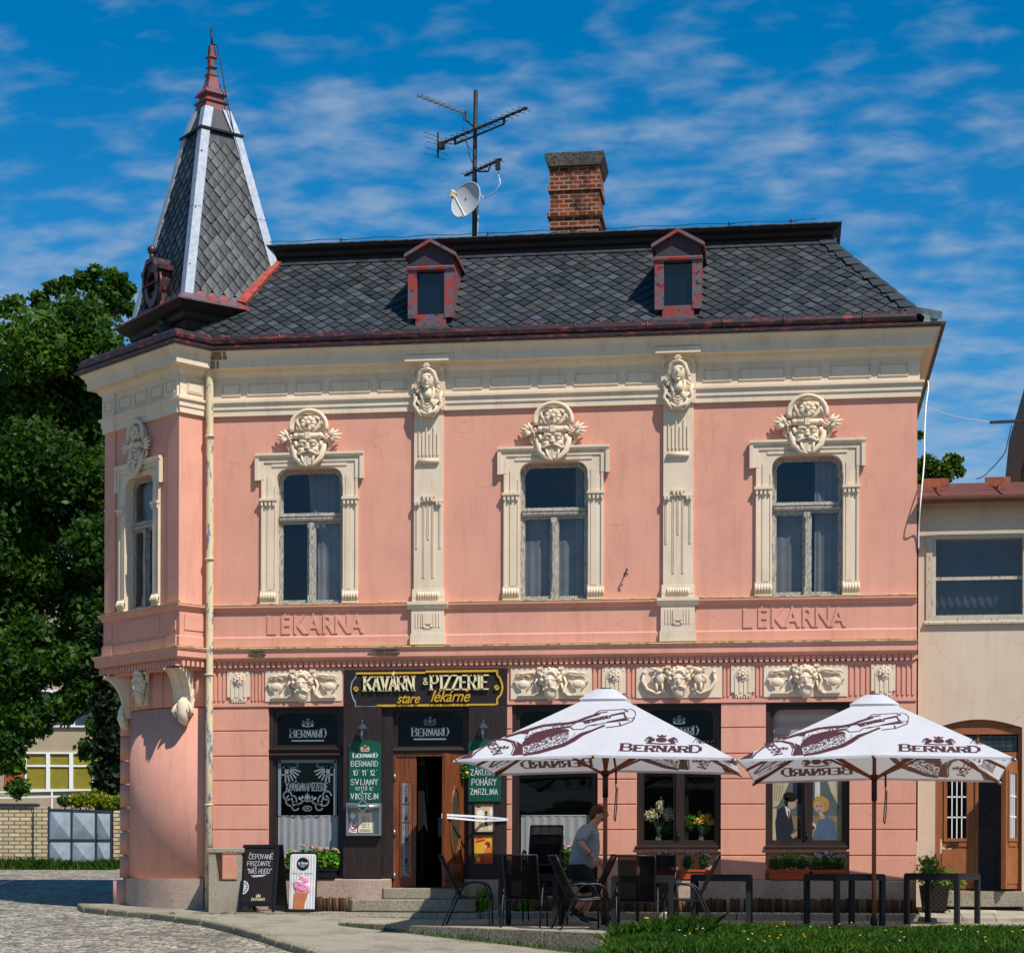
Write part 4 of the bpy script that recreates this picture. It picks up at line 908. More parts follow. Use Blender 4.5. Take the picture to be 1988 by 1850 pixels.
# ---- mansard roof with real slates
def roof_face(mb, O, ux, uy, w0, w1, clip, pitch=.235, hh=.215, nx=0.0):
    """diamond slates on the plane O + a*ux + b*uy, kept where clip(a,b)"""
    n = ux.cross(uy).normalized(); 
    if n.z < 0: n = -n
    rows = int(w1 / (hh / 2)) + 2; cols = int(w0 / pitch) + 4
    for j in range(-1, rows):
        for i in range(-2, cols):
            a = (i + (.5 if j % 2 else 0)) * pitch; b = j * hh / 2
            if not clip(a, b): continue
            mb.t = random.random() ** 1.3 if random.random() > .04 else 1.0; q = random.uniform(.003, .012); tw = random.uniform(-.004, .004)
            pts = [(0, -hh / 2, .026 + q), (pitch / 2 * 1.02, 0, .014 + tw), (0, hh / 2 * 1.05, .002), (-pitch / 2 * 1.02, 0, .014 - tw)]
            ja, jb, jr = random.gauss(0, .004), random.gauss(0, .005) - (.03 if random.random() < .012 else 0), random.gauss(0, .02)
            vs = [O + ux * (a + ja + p[0] * .985 - p[1] * jr) + uy * (b + jb + p[1] * .985 + p[0] * jr) + n * p[2] for p in pts]
            lo = [v - n * .03 for v in vs]
            mb.add(vs + lo, [(0, 1, 2, 3), (0, 4, 5, 1), (3, 7, 4, 0)])
mb = MB()
y0, z0, y1, z1 = -.15, 9.45, 1.30, 11.17; sl_ = math.hypot(y1 - y0, z1 - z0); uy = Vector((0, (y1 - y0) / sl_, (z1 - z0) / sl_)); ux = Vector((1, 0, 0))
mb.t = .2; xr0, xr1 = 6.46, 5.0
mb.add([(-5.0, y0, z0), (xr0, y0, z0), (xr1, y1, z1), (-5.2, y1, z1), (xr0, 7.0, z0), (xr1, 6.0, z1), (-5.2, 6.0, z1)], [(0, 1, 2, 3), (1, 4, 5, 2), (3, 2, 5, 6)])
O_ = Vector((-5.4, y0, z0))
hipx = lambda b: xr0 + (xr1 - xr0) * b / sl_ + 5.4
dorm = lambda a, b: any(abs(a - 5.4 - p) < .33 for p in (-1.36, 2.63)) and b < 2.0
roof_face(mb, O_, ux, uy, 12, sl_, lambda a, b: a < hipx(b) - .14 and .0 < b < sl_ - .17 and not dorm(a, b))
for k in range(48):                                        # straight border course under the cornice, and up the hip
    x = -4.7 + k * .205
    if x < xr1 + .1: mb.t = random.random() * .6; p0 = O_ + ux * (x + 5.4) + uy * (sl_ - .17); nrm = Vector((0, -uy.z, uy.y)); mb.add([p0 + nrm * .032, p0 + ux * .2 + nrm * .03, p0 + ux * .2 + uy * .2 + nrm * .012, p0 + uy * .2 + nrm * .012], [(0, 1, 2, 3)])
for k in range(11):
    b = k * sl_ / 11; mb.t = random.random() * .7; nrm = Vector((0, -uy.z, uy.y))
    q = lambda db, da, h: O_ + ux * (hipx(b + db) + da) + uy * (b + db) + nrm * h
    mb.add([q(0, -.24, .05), q(.02, .03, .05), q(.24, .03, .03), q(.26, -.17, .03), q(.1, -.2, .04)], [(0, 1, 2, 3, 4)])
roof = mb.build('roof', m_slate, house)
mb = MB()
RP = [Vector((-5.2, 1.32, 0)), Vector((4.99, 1.32, 0)), Vector((4.99, 6, 0))]
band(mb, RP, [(0, 11.13), (.05, 11.13), (.05, 11.19), (.10, 11.22), (.12, 11.28), (.20, 11.32), (.21, 11.37), (0, 11.40)])
mb.cur = 1; band(mb, RP, [(-.1, 11.401), (.215, 11.372), (.23, 11.372), (.23, 11.39), (0, 11.43)])
mb.cur = 0; mb.box(-5.2, 4.9, 1.32, 6, 11.2, 11.39)
mb.build('roof_cornice', [m_blackwood, patchy('grey_ridge_tin', S(90, 92, 90), S(52, 48, 48), 8)], roof)
mb = MB(); mb.bar((-4.21, 1.20, 11.12), (-4.62, .46, 10.24), .17, .06, (0, -.76, .65)); mb.build('valley_flashing', patchy('salmon_flashing', S(176, 84, 66), S(140, 62, 52), 9, .45, .6), roof)
for k in range(7):
    pass
mb = MB()
for x in (-3.1, -.6, .8, 1.3, 3.4, 4.4): mb.bar((x, 1.15, 11.41), (x, 1.15, 11.47), .012, .03); mb.bar((x, 1.15, 11.43), (x + .1, 1.18, 11.45), .008)
mb.tube([(x, 1.16, 11.455 + .012 * math.sin(x * 7)) for x in np.linspace(-4.4, 4.8, 40)], .006, 5)
mb.build('lightning_conductor', m_iron, roof)
# dormers
for x in (-1.35, 2.63):
    d = MB()
    d.box(x - .37, x - .225, -.03, .10, 9.74, 10.52); d.box(x + .225, x + .37, -.03, .10, 9.74, 10.52); d.box(x - .25, x + .25, -.015, .10, 9.55, 9.80)
    d.prism([(-.02, 10.50), (-.06, 10.51), (-.07, 10.545), (-.02, 10.58), (.1, 10.58), (.1, 10.5)], x - .385, x + .385, 'x')
    d.cur = 1; d.prism([(x - .36, 10.58), (x + .36, 10.58), (x + .36, 10.74), (x, 10.94), (x - .36, 10.74)], .0, .1); d.cur = 0
    for s in (-1, 1):
        d.prism([(.06, 9.7), (.06, 10.74), (.95, 10.76)], x + s * .345 - .015, x + s * .345 + .015, 'x')
        p0, p1 = Vector((x, 0, 11.0)), Vector((x + s * .41, 0, 10.76))
        d.add([(x, -.10, 11.0), (x + s * .42, -.10, 10.765), (x + s * .42, 1.05, 10.765), (x, 1.25, 11.0), (x, -.10, 10.945), (x + s * .42, -.10, 10.71), (x + s * .42, 1.05, 10.71), (x, 1.25, 10.945)], [(0, 1, 2, 3), (0, 4, 5, 1), (1, 5, 6, 2), (4, 7, 6, 5)])
    dm = d.build('dormer', [m_redtin, patchy('dark_dormer_tympanum', S(60, 50, 58), S(84, 52, 54), 4, .5, .7)], roof)
    g = MB(); g.box(x - .225, x + .225, .06, .07, 9.80, 10.50); g.build('dormer_pane', plain('dark_dormer_glass', S(8, 20, 30), .08, .2, 3, .02, .6), dm)
# chimney
m_brick = NT('old_brick'); m_brick.set(.9, .15); mp = m_brick.new('Mapping'); mp.inputs['Rotation'].default_value = (R(90), 0, 0); m_brick.l(m_brick.co(), mp.inputs[0])
bt = m_brick.new('TexBrick', Scale=1.0); bt.inputs['Color1'].default_value = S(150, 66, 40); bt.inputs['Color2'].default_value = S(84, 42, 34); bt.inputs['Mortar'].default_value = S(150, 132, 112)
bt.inputs['Mortar Size'].default_value = .010; bt.inputs['Brick Width'].default_value = .16; bt.inputs['Row Height'].default_value = .077; m_brick.l(mp.outputs[0], bt.inputs['Vector'])
grime = m_brick.ramp(m_brick.noise(3.5, 6, .7), .5, .68); m_brick.base(m_brick.mix(m_brick.math('MULTIPLY', grime, .8), bt.outputs[0], S(36, 28, 26))); m_brick.bump(bt.outputs[1], -.5, .02); m_brick = m_brick.m
mb = MB(); X0, X1 = .335, 1.15; Y0, Y1 = 2.2, 2.95
for z0, z1, o in ((11.3, 11.83, 0), (11.83, 12.02, .018), (12.02, 12.10, .06), (12.10, 12.46, .012), (12.46, 12.56, .045), (12.56, 12.86, .02)): mb.box(X0 - o, X1 + o, Y0 - o, Y1 + o, z0, z1)
ch = mb.build('chimney', m_brick, roof)
mb = MB(); mb.prism([(X0 - .03, 12.86), (X1 + .03, 12.86), (X1 + .10, 13.02), (X1 + .10, 13.10), (X0 - .10, 13.10), (X0 - .10, 13.02)], Y0 - .08, Y1 + .08); mb.build('chimney_cap', granite('sooty_concrete', S(46, 44, 40), S(96, 92, 84), 30), ch, bev=.012)
mb = MB(); mb.box(X0 - .03, X1 + .03, Y0 - .04, Y1, 11.38, 11.5); mb.build('chimney_flashing', m_zinc, ch)
mb = MB(); mb.add([(6.0, .6, 9.9), (6.75, .2, 9.62), (6.75, 3, 9.62), (6.0, 3, 9.9), (6.0, .6, 9.7), (6.75, .2, 9.5)], [(0, 1, 2, 3), (0, 4, 5, 1)]); mb.box(6.0, 6.75, .3, 3, 9.45, 9.6); mb.build('side_roof_sheet', m_verdigris, roof)

# ---- corner spire
SC = Vector((-5.36, 1.20, 0)); MS = T(SC.x, SC.y, -.06, R(-46), s=1.012)
sq = lambda h: [(-h, -h), (h, -h), (h, h), (-h, h)]
def sqloft(mb, prof):
    v = [(x, y, z) for h, z in prof for x, y in sq(h)]; n = len(prof)
    mb.add(v, [(i * 4 + k, i * 4 + (k + 1) % 4, (i + 1) * 4 + (k + 1) % 4, (i + 1) * 4 + k) for i in range(n - 1) for k in range(4)] + [(3, 2, 1, 0), tuple(range(n * 4 - 4, n * 4))])
sh = lambda z: .95 + (z - 10.19) * (.335 - .95) / (13.18 - 10.19)
mb = MB(MS); mb.t = .2; sqloft(mb, [(.95, 10.10), (.335, 13.18), (.20, 13.62)])
for k in range(4):
    A = Vector((-1, -1, 0)); B = Vector((1, -1, 0)); rt = Matrix.Rotation(k * PI / 2, 3, 'Z')
    O_ = rt @ Vector((0, -.95, 10.19)); ux_ = rt @ Vector((1, 0, 0)); top = rt @ Vector((0, -.335, 13.18)); L_ = (top - O_).length; uy_ = (top - O_) / L_
    if k in (2, 3): continue
    half = lambda b, L_=L_: .95 + (.335 - .95) * b / L_
    roof_face(mb, O_ - ux_ * 1.1, ux_, uy_, 2.2, L_, lambda a, b, half=half: abs(a - 1.1) < half(b) - .05 and 0 < b < 2.95, .21, .26)
spire = mb.build('spire', m_slate, house)
mb = MB(MS)
for (a, b) in ((1, -1), (-1, -1), (1, 1)):
    for z0_, z1_ in ((10.17, 11.75), (11.73, 13.16), (13.2, 13.6)):
        h0, h1 = (sh(z0_), sh(z1_)) if z0_ < 13.17 else (.325, .205)
        p0 = Vector((a * h0, b * h0, z0_)); p1 = Vector((a * h1, b * h1, z1_)); wdt = .12
        for ax in ('x', 'y'):
            q0, q1 = (Vector((a * wdt, 0, 0)), Vector((a * wdt, 0, 0))) if ax == 'x' else (Vector((0, b * wdt, 0)), Vector((0, b * wdt, 0)))
            n_ = Vector((0, b, .2)).normalized() * .035 if ax == 'x' else Vector((a, 0, .2)).normalized() * .035
            cn = Vector((a, b, .2)).normalized() * .05
            vs = [p0 + cn, p1 + cn, p1 - q1 + n_, p0 - q0 + n_, p0 - q0 - n_, p1 - q1 - n_]
            mb.add(vs, [(0, 1, 2, 3), (3, 2, 5, 4)])
mb.build('hip_flashing', m_zinc, spire)
mb = MB(MS); sqloft(mb, [(.33, 13.15), (.40, 13.165), (.40, 13.20), (.30, 13.23)]); mb.build('ledge', m_black, spire)
mb = MB(MS); sqloft(mb, [(.215, 13.58), (.19, 13.72), (.22, 13.73), (.22, 13.76), (.16, 13.78), (.15, 13.85), (.21, 13.87), (.205, 13.9), (.12, 14.0), (.085, 14.12), (.07, 14.2), (.085, 14.21), (.085, 14.25), (.055, 14.26), (.05, 14.33), (.085, 14.35), (.05, 14.37), (.055, 14.5), (.08, 14.515), (.08, 14.54), (.052, 14.55), (.048, 14.72), (.03, 14.73)])
fi = mb.build('finial', m_redtin, spire)
mb = MB(T(SC.x, SC.y, 0)); mb.tube([(0, 0, 14.80), (0, 0, 15.14)], .022, 8); mb.build('rod', m_iron, fi)
mb = MB(); mb.tube([(SC.x + .02, SC.y, 14.86), (SC.x + .1, SC.y - .05, 14.84), (SC.x + .17, SC.y - .06, 14.57), (SC.x + .26, SC.y - .1, 14.07), (SC.x + .42, SC.y - .1, 13.31), (SC.x + .55, SC.y - .1, 12.85)], .011, 6); mb.build('conductor_wire', m_iron, spire)
mb = MB(MS); sqloft(mb, [(.86, 9.36), (.86, 9.60), (.92, 9.64), (.94, 9.76), (1.00, 9.80), (1.02, 9.88), (1.10, 9.93), (1.19, 10.03)]); mb.build('spire_base_moulding', m_blackwood, spire)
mb = MB(MS); sqloft(mb, [(1.21, 10.02), (1.21, 10.05), (.975, 10.20), (.955, 10.27)]); mb.build('spire_skirt', m_redtin, spire)
# little bull's-eye dormer on the street side of the spire
MD = MS @ T(-.02, -.93, 10.0); d = MB(MD)
ovl = lambda rx, rz, n=20: [(rx * math.cos(2 * PI * i / n), .52 + rz * math.sin(2 * PI * i / n)) for i in range(n)]
d.ring(ovl(.26, .36), ovl(.15, .22), -.16, .12); d.prism([(-.26, .1), (.26, .1), (.22, .42), (-.22, .42)], -.12, .1)
d.ring([(-.26, .52), (.26, .52), (.26, .75), (.12, .95), (-.12, .95), (-.26, .75)], [(-.2, .54), (.2, .54), (.2, .72), (.1, .88), (-.1, .88), (-.2, .72)], -.2, .25)
for s in (-1, 1): d.box(s * .24, s * .34, -.18, .2, .72, .80); d.tube([(s * .27, -.14, .72), (s * .33, -.14, .5), (s * .25, -.14, .2)], .03, 6)
d.tube([(0, -.15, .93), (0, -.15, 1.05)], .04, 8); d.ball((0, -.15, 1.10), .075)
bd = d.build('spire_dormer', m_gutter, spire); g = MB(MD); g.prism(ovl(.155, .225), -.05, -.04); g.build('dormer_pane', plain('dark_spire_glass', S(20, 40, 60), .08, .1, 3, .02, .6), bd)
# ================================================================ ground, terrace, lawn
def zr(x, y):        # natural fall of the street
    return (.12 + (.07 * max(y, -10) if y < 0 else .045 * min(y, 19))) - .03 * min(6, max(0, x + 3)) * (1 if y < 0 else max(0, 1 - y / 4))
def sheet(name, mat, xs, ys, zf, parent=None):
    v = [(x, y, zf(x, y)) for y in ys for x in xs]; n = len(xs)
    fs = [(j * n + i, j * n + i + 1, (j + 1) * n + i + 1, (j + 1) * n + i) for j in range(len(ys) - 1) for i in range(n - 1)]
    mb = MB(); mb.add(v, fs, True); return mb.build(name, mat, parent)
t = NT('earth'); t.set(.95, .1); t.base(t.mix(t.ramp(t.noise(.6, 6), .35, .65), S(84, 86, 60), S(120, 112, 88))); m_earth = t.m
t = NT('worn_cobbles'); t.set(.8, .3)
vo = t.new('TexVoronoi', Scale=8.5); vo.feature = 'F1'; t.l(t.co(), vo.inputs['Vector']); ve = t.new('TexVoronoi', Scale=8.5); ve.feature = 'DISTANCE_TO_EDGE'; t.l(t.co(), ve.inputs['Vector'])
sepc = t.n.new('ShaderNodeSeparateColor'); t.l(vo.outputs['Color'], sepc.inputs[0])
q = t.mix(sepc.outputs[0], S(104, 100, 92), S(190, 182, 164)); q = t.mix(t.math('MULTIPLY', t.ramp(t.noise(.7, 5, .7), .5, .66), .55), q, S(96, 90, 82))
q = t.mix(t.math('MULTIPLY', t.ramp(t.noise(3.0, 6, .75), .58, .68), .6), q, S(176, 148, 112))
q = t.mix(t.ramp(ve.outputs['Distance'], .0, .09, (1, 1, 1, 1), (0, 0, 0, 1)), q, S(86, 74, 58)); t.base(q); t.bump(t.ramp(ve.outputs['Distance'], 0, .3), .9, .03); m_cob = t.m
t = NT('old_asphalt'); t.set(.9, .2); q = t.mix(t.ramp(t.noise(60, 3, .8), .35, .65), S(118, 112, 98), S(172, 164, 146)); q = t.mix(t.math('MULTIPLY', t.ramp(t.noise(1.6, 6, .72), .48, .62), .6), q, S(108, 100, 88)); t.base(q); t.bump(t.noise(70, 3), .4, .01); m_asph = t.m
t = NT('terrace_slabs'); t.set(.85, .2); bt = t.new('TexBrick', Scale=1.0); bt.inputs['Brick Width'].default_value = .5; bt.inputs['Row Height'].default_value = .5; bt.inputs['Mortar Size'].default_value = .008; bt.offset = 0
bt.inputs['Color1'].default_value = S(150, 142, 126); bt.inputs['Color2'].default_value = S(166, 156, 138); bt.inputs['Mortar'].default_value = S(92, 86, 72); t.l(t.co(), bt.inputs['Vector'])
t.base(t.mix(t.math('MULTIPLY', t.ramp(t.noise(2.5, 6, .7), .5, .68), .5), bt.outputs[0], S(98, 92, 80))); t.bump(bt.outputs[1], -.3, .01); m_slab = t.m
m_kerb = granite('mossy_kerb_stone', S(104, 96, 76), S(160, 150, 126), 30)
m_moss = patchy('mossy_rubble', S(58, 58, 40), S(120, 112, 90), 14, .4, .6, .9, None, .9)
m_grassbase = plain('lawn_soil', S(34, 46, 20), .95, .3, 8, .2)
struct(sheet('ground', m_earth, [-1500, -200, -40, 0, 40, 200, 1500], [-1500, -200, -33, -12, 0, 19, 60, 200, 2000], lambda x, y: zr(0, y) - .35 if y < 1 else zr(-8, y) - .15))
hy = lambda x, y: -.6 + 9.5 * math.exp(-((y + 120) / 26.0) ** 2) * (1 + .25 * math.sin(x * .06) + .12 * math.sin(x * .17 + 1))
struct(sheet('added_reflection_ridge', plain('reflection_ridge_green', S(52, 60, 40), .95, .35, .2, 0), list(np.linspace(-160, 160, 60)), list(np.linspace(-180, -70, 22)), hy))  # unseen dark ridge behind the camera, added to darken reflections in the lower panes
struct(sheet('road', m_cob, list(np.linspace(-45, 4, 50)), list(np.linspace(-32, 19, 52)), zr))
KL = [(-7.6, 1.2), (-7.15, .25), (-6.6, -.25), (-5.64, -.9), (-4.46, -2.0), (-3.6, -3.2), (-2.88, -4.3), (-1.5, -6.4), (-.3, -8.4), (1.2, -11)]
zp = lambda x, y: zr(x, y) + .10
mb = MB(); inner = [(-5.5, 1.3), (-5.2, .6), (-4.9, .1), (-3, .1), (-2, .1), (-1, 0), (0, -1), (1.5, -3), (2.6, -5), (4.0, -11)]
K2 = [(x + .03, y + .02) for x, y in KL]
n = 6; v = []
for a, c in zip(K2, inner):
    for i in range(n + 1): p = (a[0] + (c[0] - a[0]) * i / n, a[1] + (c[1] - a[1]) * i / n); v.append((p[0], p[1], zp(*p) - .012))
mb.add(v, [(j * (n + 1) + i, (j + 1) * (n + 1) + i, (j + 1) * (n + 1) + i + 1, j * (n + 1) + i + 1) for j in range(len(K2) - 1) for i in range(n)], True)
struct(mb.build('pavement', m_asph))
mb = MB()
for a, b in zip(KL, KL[1:]):
    n = max(1, int(math.dist(a, b) / .55))
    for i in range(n):
        p = Vector((a[0] + (b[0] - a[0]) * i / n, a[1] + (b[1] - a[1]) * i / n, 0)); q = Vector((a[0] + (b[0] - a[0]) * (i + .985) / n, a[1] + (b[1] - a[1]) * (i + .985) / n, 0))
        p.z = zp(p.x, p.y) - .12 + random.uniform(-.012, .012); q.z = zp(q.x, q.y) - .12 + random.uniform(-.012, .012); mb.bar(p, q, .17 + random.uniform(-.015, .015), .24)
struct(mb.build('kerb', m_kerb, bev=.03))
zt_ = lambda y: .02 + .02 * (y + 4)
mb = MB(); tp = [(-2.25, -2.4), (1.95, -5.1), (2.4, -5.35), (9, -4.6), (9, -.55), (6.4, -.6), (-.45, -.6), (-.45, -1.15), (-2.6, -1.15)]
mb.prism(tp, -.45, 0, 'z')
mb.v = [(x, y, zt_(y) if z == 0 else z) for x, y, z in mb.v]
struct(mb.build('terrace', m_slab))
mb = MB(); pa, pb = Vector((-2.25, -2.45, 0)), Vector((1.95, -5.15, 0))
for i in range(5):
    p = pa + (pb - pa) * (i / 5); q = pa + (pb - pa) * ((i + .99) / 5); p.z = zt_(p.y) - .145; q.z = zt_(q.y) - .145; mb.bar(p, q, .12, .30)
p = pb + Vector((.02, 0, 0)); mb.bar((2.0, -5.1, zt_(-5) - .15), (2.02, -4.4, zt_(-4.4) - .15), .1, .29)
struct(mb.build('terrace_kerb', m_kerb, bev=.012))
mb = MB(); mb.prism([(-3.05, -1.10), (-.42, -1.10), (-.42, -.06), (-3.05, -.06)], -.2, .178, 'z'); mb.prism([(-3.08, -1.12), (-.40, -1.12), (-.40, -1.0), (-3.08, -1.0)], -.2, .15, 'z')
for k in range(4): mb.box(-3.07 + k * .66, -2.42 + k * .66, -1.135, -1.11, -.2, .135)
struct(mb.build('landing_slab', m_concrete, bev=.012))
mb = MB(); mb.prism([(-5.0, -.95), (-3.06, -.95), (-3.06, -.06), (-5.0, -.06)], -.2, .165, 'z'); mb.build('x', m_concrete); struct(bpy.data.objects['x']); bpy.data.objects['x'].name = 'ledge'
mb = MB()
for k in range(60):
    x = -5.6 + 2.5 * random.random(); r = random.uniform(.05, .11); mb.M = T(x, -.97 + random.uniform(-.03, .03), random.uniform(-.05, .12), random.random() * 3, random.random()); mb.ball((0, 0, 0), (r, r * .7, r * .6), 7, 5)
mb.M = None
o = mb.build('ledge_rubble', m_moss); tag(o, 'mossy rubble stones edging the ledge under the two pavement signs', 'rubble', kind='stuff')
mb = MB(); mb.prism([(6.38, -.95), (14, -.1), (14, 1.0), (6.38, .25)], -.2, .10, 'z')
mb.v = [(x, y, .30 - .13 * max(0, .25 + .13 * (x - 6.4) - y) if z == .10 else z) for x, y, z in mb.v]; struct(mb.build('side_pavement', m_slab))
# lawn
lz = lambda x, y: .05 - .035 * max(0, -5.3 - y) - .22 * max(0, 1 - (x - 1.9) / .9) ** 2
LP = [(x, y) for y in np.linspace(-16, -5.25, 24) for x in np.linspace(1.9, 14, 26)]
struct(sheet('lawn', m_grassbase, list(np.linspace(1.9, 14, 30)), list(np.linspace(-16, -5.2, 28)), lambda x, y: lz(x, y) - (.25 if x < 1.95 else 0)))
m_grass = toned('grass_blades', [S(20, 42, 10), S(42, 78, 18), S(64, 104, 28), S(92, 122, 40), S(138, 132, 70)], .6, .25, .2, 0, .35)
def blades(name, regions, seed, label):
    g = np.random.default_rng(seed); V = []; TN = []
    for (x0, x1, y0, y1, n, h0, h1, zf) in regions:
        x = x0 + (x1 - x0) * g.random(n); y = y0 + (y1 - y0) * g.random(n); k = .65 + .35 * np.sin(x * 2.1 + 1.3 * np.sin(y * 1.7)) * np.cos(y * 2.3); h = (h0 + (h1 - h0) * g.random(n) ** 2) * (.55 + .6 * np.clip(k, 0, 1.2))
        z = np.array([zf(a, b) for a, b in zip(x, y)]); a = g.random(n) * 2 * np.pi; w = .006 + .006 * g.random(n); ln = .55 * h * g.normal(size=n)
        B = np.stack([x, y, z], 1); D = np.stack([np.cos(a), np.sin(a), 0 * a], 1) * w[:, None]; E = np.stack([np.sin(a), -np.cos(a), 0 * a], 1) * ln[:, None]; U = np.stack([0 * h, 0 * h, h], 1)
        V.append(np.stack([B - D, B + D, B + D * .7 + E * .35 + U * .6, B + E + U * .98, B - D * .7 + E * .35 + U * .6], 1).reshape(-1, 3)); TN.append(np.clip(.42 * g.random(n) + .42 * np.clip(k, 0, 1) + .3 * (g.random(n) > .965), 0, 1))
    V = np.concatenate(V); TN = np.concatenate(TN); n = len(TN); me = bpy.data.meshes.new(name); me.vertices.add(5 * n); me.vertices.foreach_set('co', V.ravel())
    me.loops.add(5 * n); me.loops.foreach_set('vertex_index', np.arange(5 * n)); me.polygons.add(n); me.polygons.foreach_set('loop_start', np.arange(0, 5 * n, 5)); me.polygons.foreach_set('loop_total', np.full(n, 5))
    at = me.attributes.new('tone', 'FLOAT', 'FACE'); at.data.foreach_set('value', TN.astype(np.float32)); me.materials.append(m_grass); me.update(calc_edges=True); me.validate()
    o = bpy.data.objects.new(name, me); C.objects.link(o); tag(o, label, 'grass', kind='stuff'); return o
blades('lawn_grass', [(2.15, 8.6, -9.6, -5.2, 85000, .03, .115, lz), (2.1, 3.4, -6.8, -5.3, 3000, .06, .26, lz), (3.0, 8.6, -5.6, -5.2, 4000, .04, .11, lz)], 3, 'rough green lawn grass in front of the terrace tables')
blades('verge_grass', [(-19, -12.6, 17.0, 18.5, 9000, .08, .32, lambda x, y: zr(x, y))], 4, 'tufts of grass along the foot of the brick wall and gate')
blades('weeds', [(-2, 2.0, -5.25, -2.4, 0, .03, .1, zp)] + [(a[0] - .06, a[0] + .1, a[1] - .1, a[1] + .06, 14, .02, .09, zp) for a in [(-2.2 + 4.1 * k / 60, -2.52 - 2.7 * k / 60) for k in range(60)]], 5, 'small weeds growing at the foot of the terrace kerb')
mb = MB(); g = random.Random(4)
for k in range(48):
    x, y = g.uniform(3, 8.3), g.uniform(-9, -5.6); z = lz(x, y) + g.uniform(.08, .16); mb.cur = 0 if g.random() < .6 else 1; r = .016 if mb.cur == 0 else .012; mb.lathe([(r * .4, 0), (r, .008), (r * .7, .014)], (x, y, z), 7)
o = mb.build('lawn_flowers', [plain('dandelion_yellow', S(232, 178, 20), .8), plain('daisy_white', S(225, 225, 220), .8)]); tag(o, 'tiny yellow and white flowers scattered through the lawn', 'flowers', kind='stuff')
mb = MB(); x, y = 2.55, -5.75; mb.tube([(x, y, 0), (x + .01, y, .12), (x, y, .2)], .004, 5); mb.cur = 1; mb.lathe([(.008, -.012), (.03, 0), (.034, .012), (.015, .018)], (x, y, .205), 10)
o = mb.build('dandelion', [m_grass, bpy.data.materials['dandelion_yellow']]); tag(o, 'single tall yellow dandelion in the grass near the terrace corner', 'flower')
# planting strip along the house foot
mb = MB(); mb.box(.0, 6.36, -.58, -.06, -.1, .175); o = struct(mb.build('planting_strip', m_earth))
mb = MB(); x = -.4
while x < 6.3: mb.box(x, x + .985, -.70, -.585, -.2, .185 + random.uniform(-.004, .004)); x += 1.0
o = mb.build('concrete_edging', m_concrete, bev=.01); tag(o, 'low concrete kerb edging the gravel strip below the shop windows', 'kerb')
mb = MB(); mb.t = .5; g = random.Random(9)
for k in range(1500):
    x = g.uniform(-.35, 6.34); y = g.uniform(-.58, -.3); r = g.uniform(.012, .026); mb.t = g.random(); mb.ball((x, y, .18 + g.uniform(0, .012)), (r, r, r * .6), 5, 4)
o = mb.build('gravel', toned('pale_gravel', [S(130, 120, 104), S(196, 184, 162), S(222, 214, 196)], .85, .2, .1, 0)); tag(o, 'pale gravel strip between concrete kerb and log edging', 'gravel', kind='stuff')
m_log = toned('weathered_logs', [S(58, 42, 30), S(96, 72, 52), S(124, 98, 74)], .9, .1, .3, .3)
def log_roll(x0, x1, label, gap=()):
    mb = MB(); x = x0; g = random.Random(int(x0 * 10))
    while x < x1:
        mb.t = g.random(); h = .42 + g.uniform(-.015, .015)
        if not any(a < x < b for a, b in gap): mb.lathe([(.026, 0), (.026, h - .18), (.02, h - .175)], (x, -.22 + g.uniform(-.006, .006), .165), 7)
        x += .054
    o = mb.build('log_roll_edging', m_log); tag(o, label, 'log edging', 'log roll edgings')
log_roll(.05, 6.33, 'long brown log roll edging under the right-hand shop windows', ((3.42, 3.5), (3.62, 3.72)))
log_roll(-3.25, -2.55, 'short brown log roll edging behind the ice cream sign')

# ================================================================ the neighbouring house on the right
nb = thing('neighbour_house', 'buff plastered low house with brown double door adjoining the pink house on its right', 'house', (6.38, .25, 0))
mb = MB(); D0, D1 = .29, 1.62
arch = [(D1, 3.10)] + [(D0 + (D1 - D0) * (1 - k / 12), 3.10 + .13 * math.sin(PI * k / 12)) for k in range(1, 12)] + [(D0, 3.10)]
mb.box(0, D0, 0, .35, 0, 6.62); mb.box(D1, 6, 0, .35, 0, 4.77); mb.prism([(D0, 4.0), (D0, 3.10)] + arch[::-1][1:] + [(D1, 4.0)], 0, .35); mb.box(D0, D1, 0, .35, 4.0, 4.77)
mb.box(0 + D0, 1.66, 0, .35, 6.13, 6.62); mb.box(1.66, 6, 0, .35, 4.77, 6.62)
mb.box(.0, .02, 0, 4, 0, 6.5); mb.box(0, .06, -.012, 0, 0, 1.32); mb.box(.06, .28, -.008, 0, 0, 1.34)
mb.box(0, 6, 3.6, 3.7, 0, 6.5); mb.box(.02, 6, .35, 3.6, 6.3, 6.4); mb.box(0, 6, .35, 3.6, 4.0, 4.1)
mb.build('wall', m_neigh, nb)
w = MB(); wx0, wx1, wz0, wz1 = .14, 1.68, 4.77, 6.12
w.ring([(wx0, wz0), (wx1, wz0), (wx1, wz1), (wx0, wz1)], [(wx0 + .10, wz0 + .09), (wx1 - .06, wz0 + .09), (wx1 - .06, wz1 - .06), (wx0 + .10, wz1 - .06)], -.03, .2); w.box(wx0 + .1, wx1 - .06, .05, .1, 5.42, 5.47); w.prism([(-.06, wz0 - .05), (-.06, wz0 - .02), (-.02, wz0 + .01), (.1, wz0 + .01), (.1, wz0 - .05)], wx0 - .03, wx1 + .03, 'x')
wn = w.build('window', patchy('grey_old_window_paint', S(186, 172, 152), S(120, 104, 88), 9, .55, .62, .7, (4, 4, .8)), nb)
for a, b in ((4.86, 5.42), (5.47, 6.06)): g = MB(); g.flat([(wx0 + .1, a), (wx1 - .06, a), (wx1 - .06, b), (wx0 + .1, b)], .074); g.build('pane', m_glass, wn)
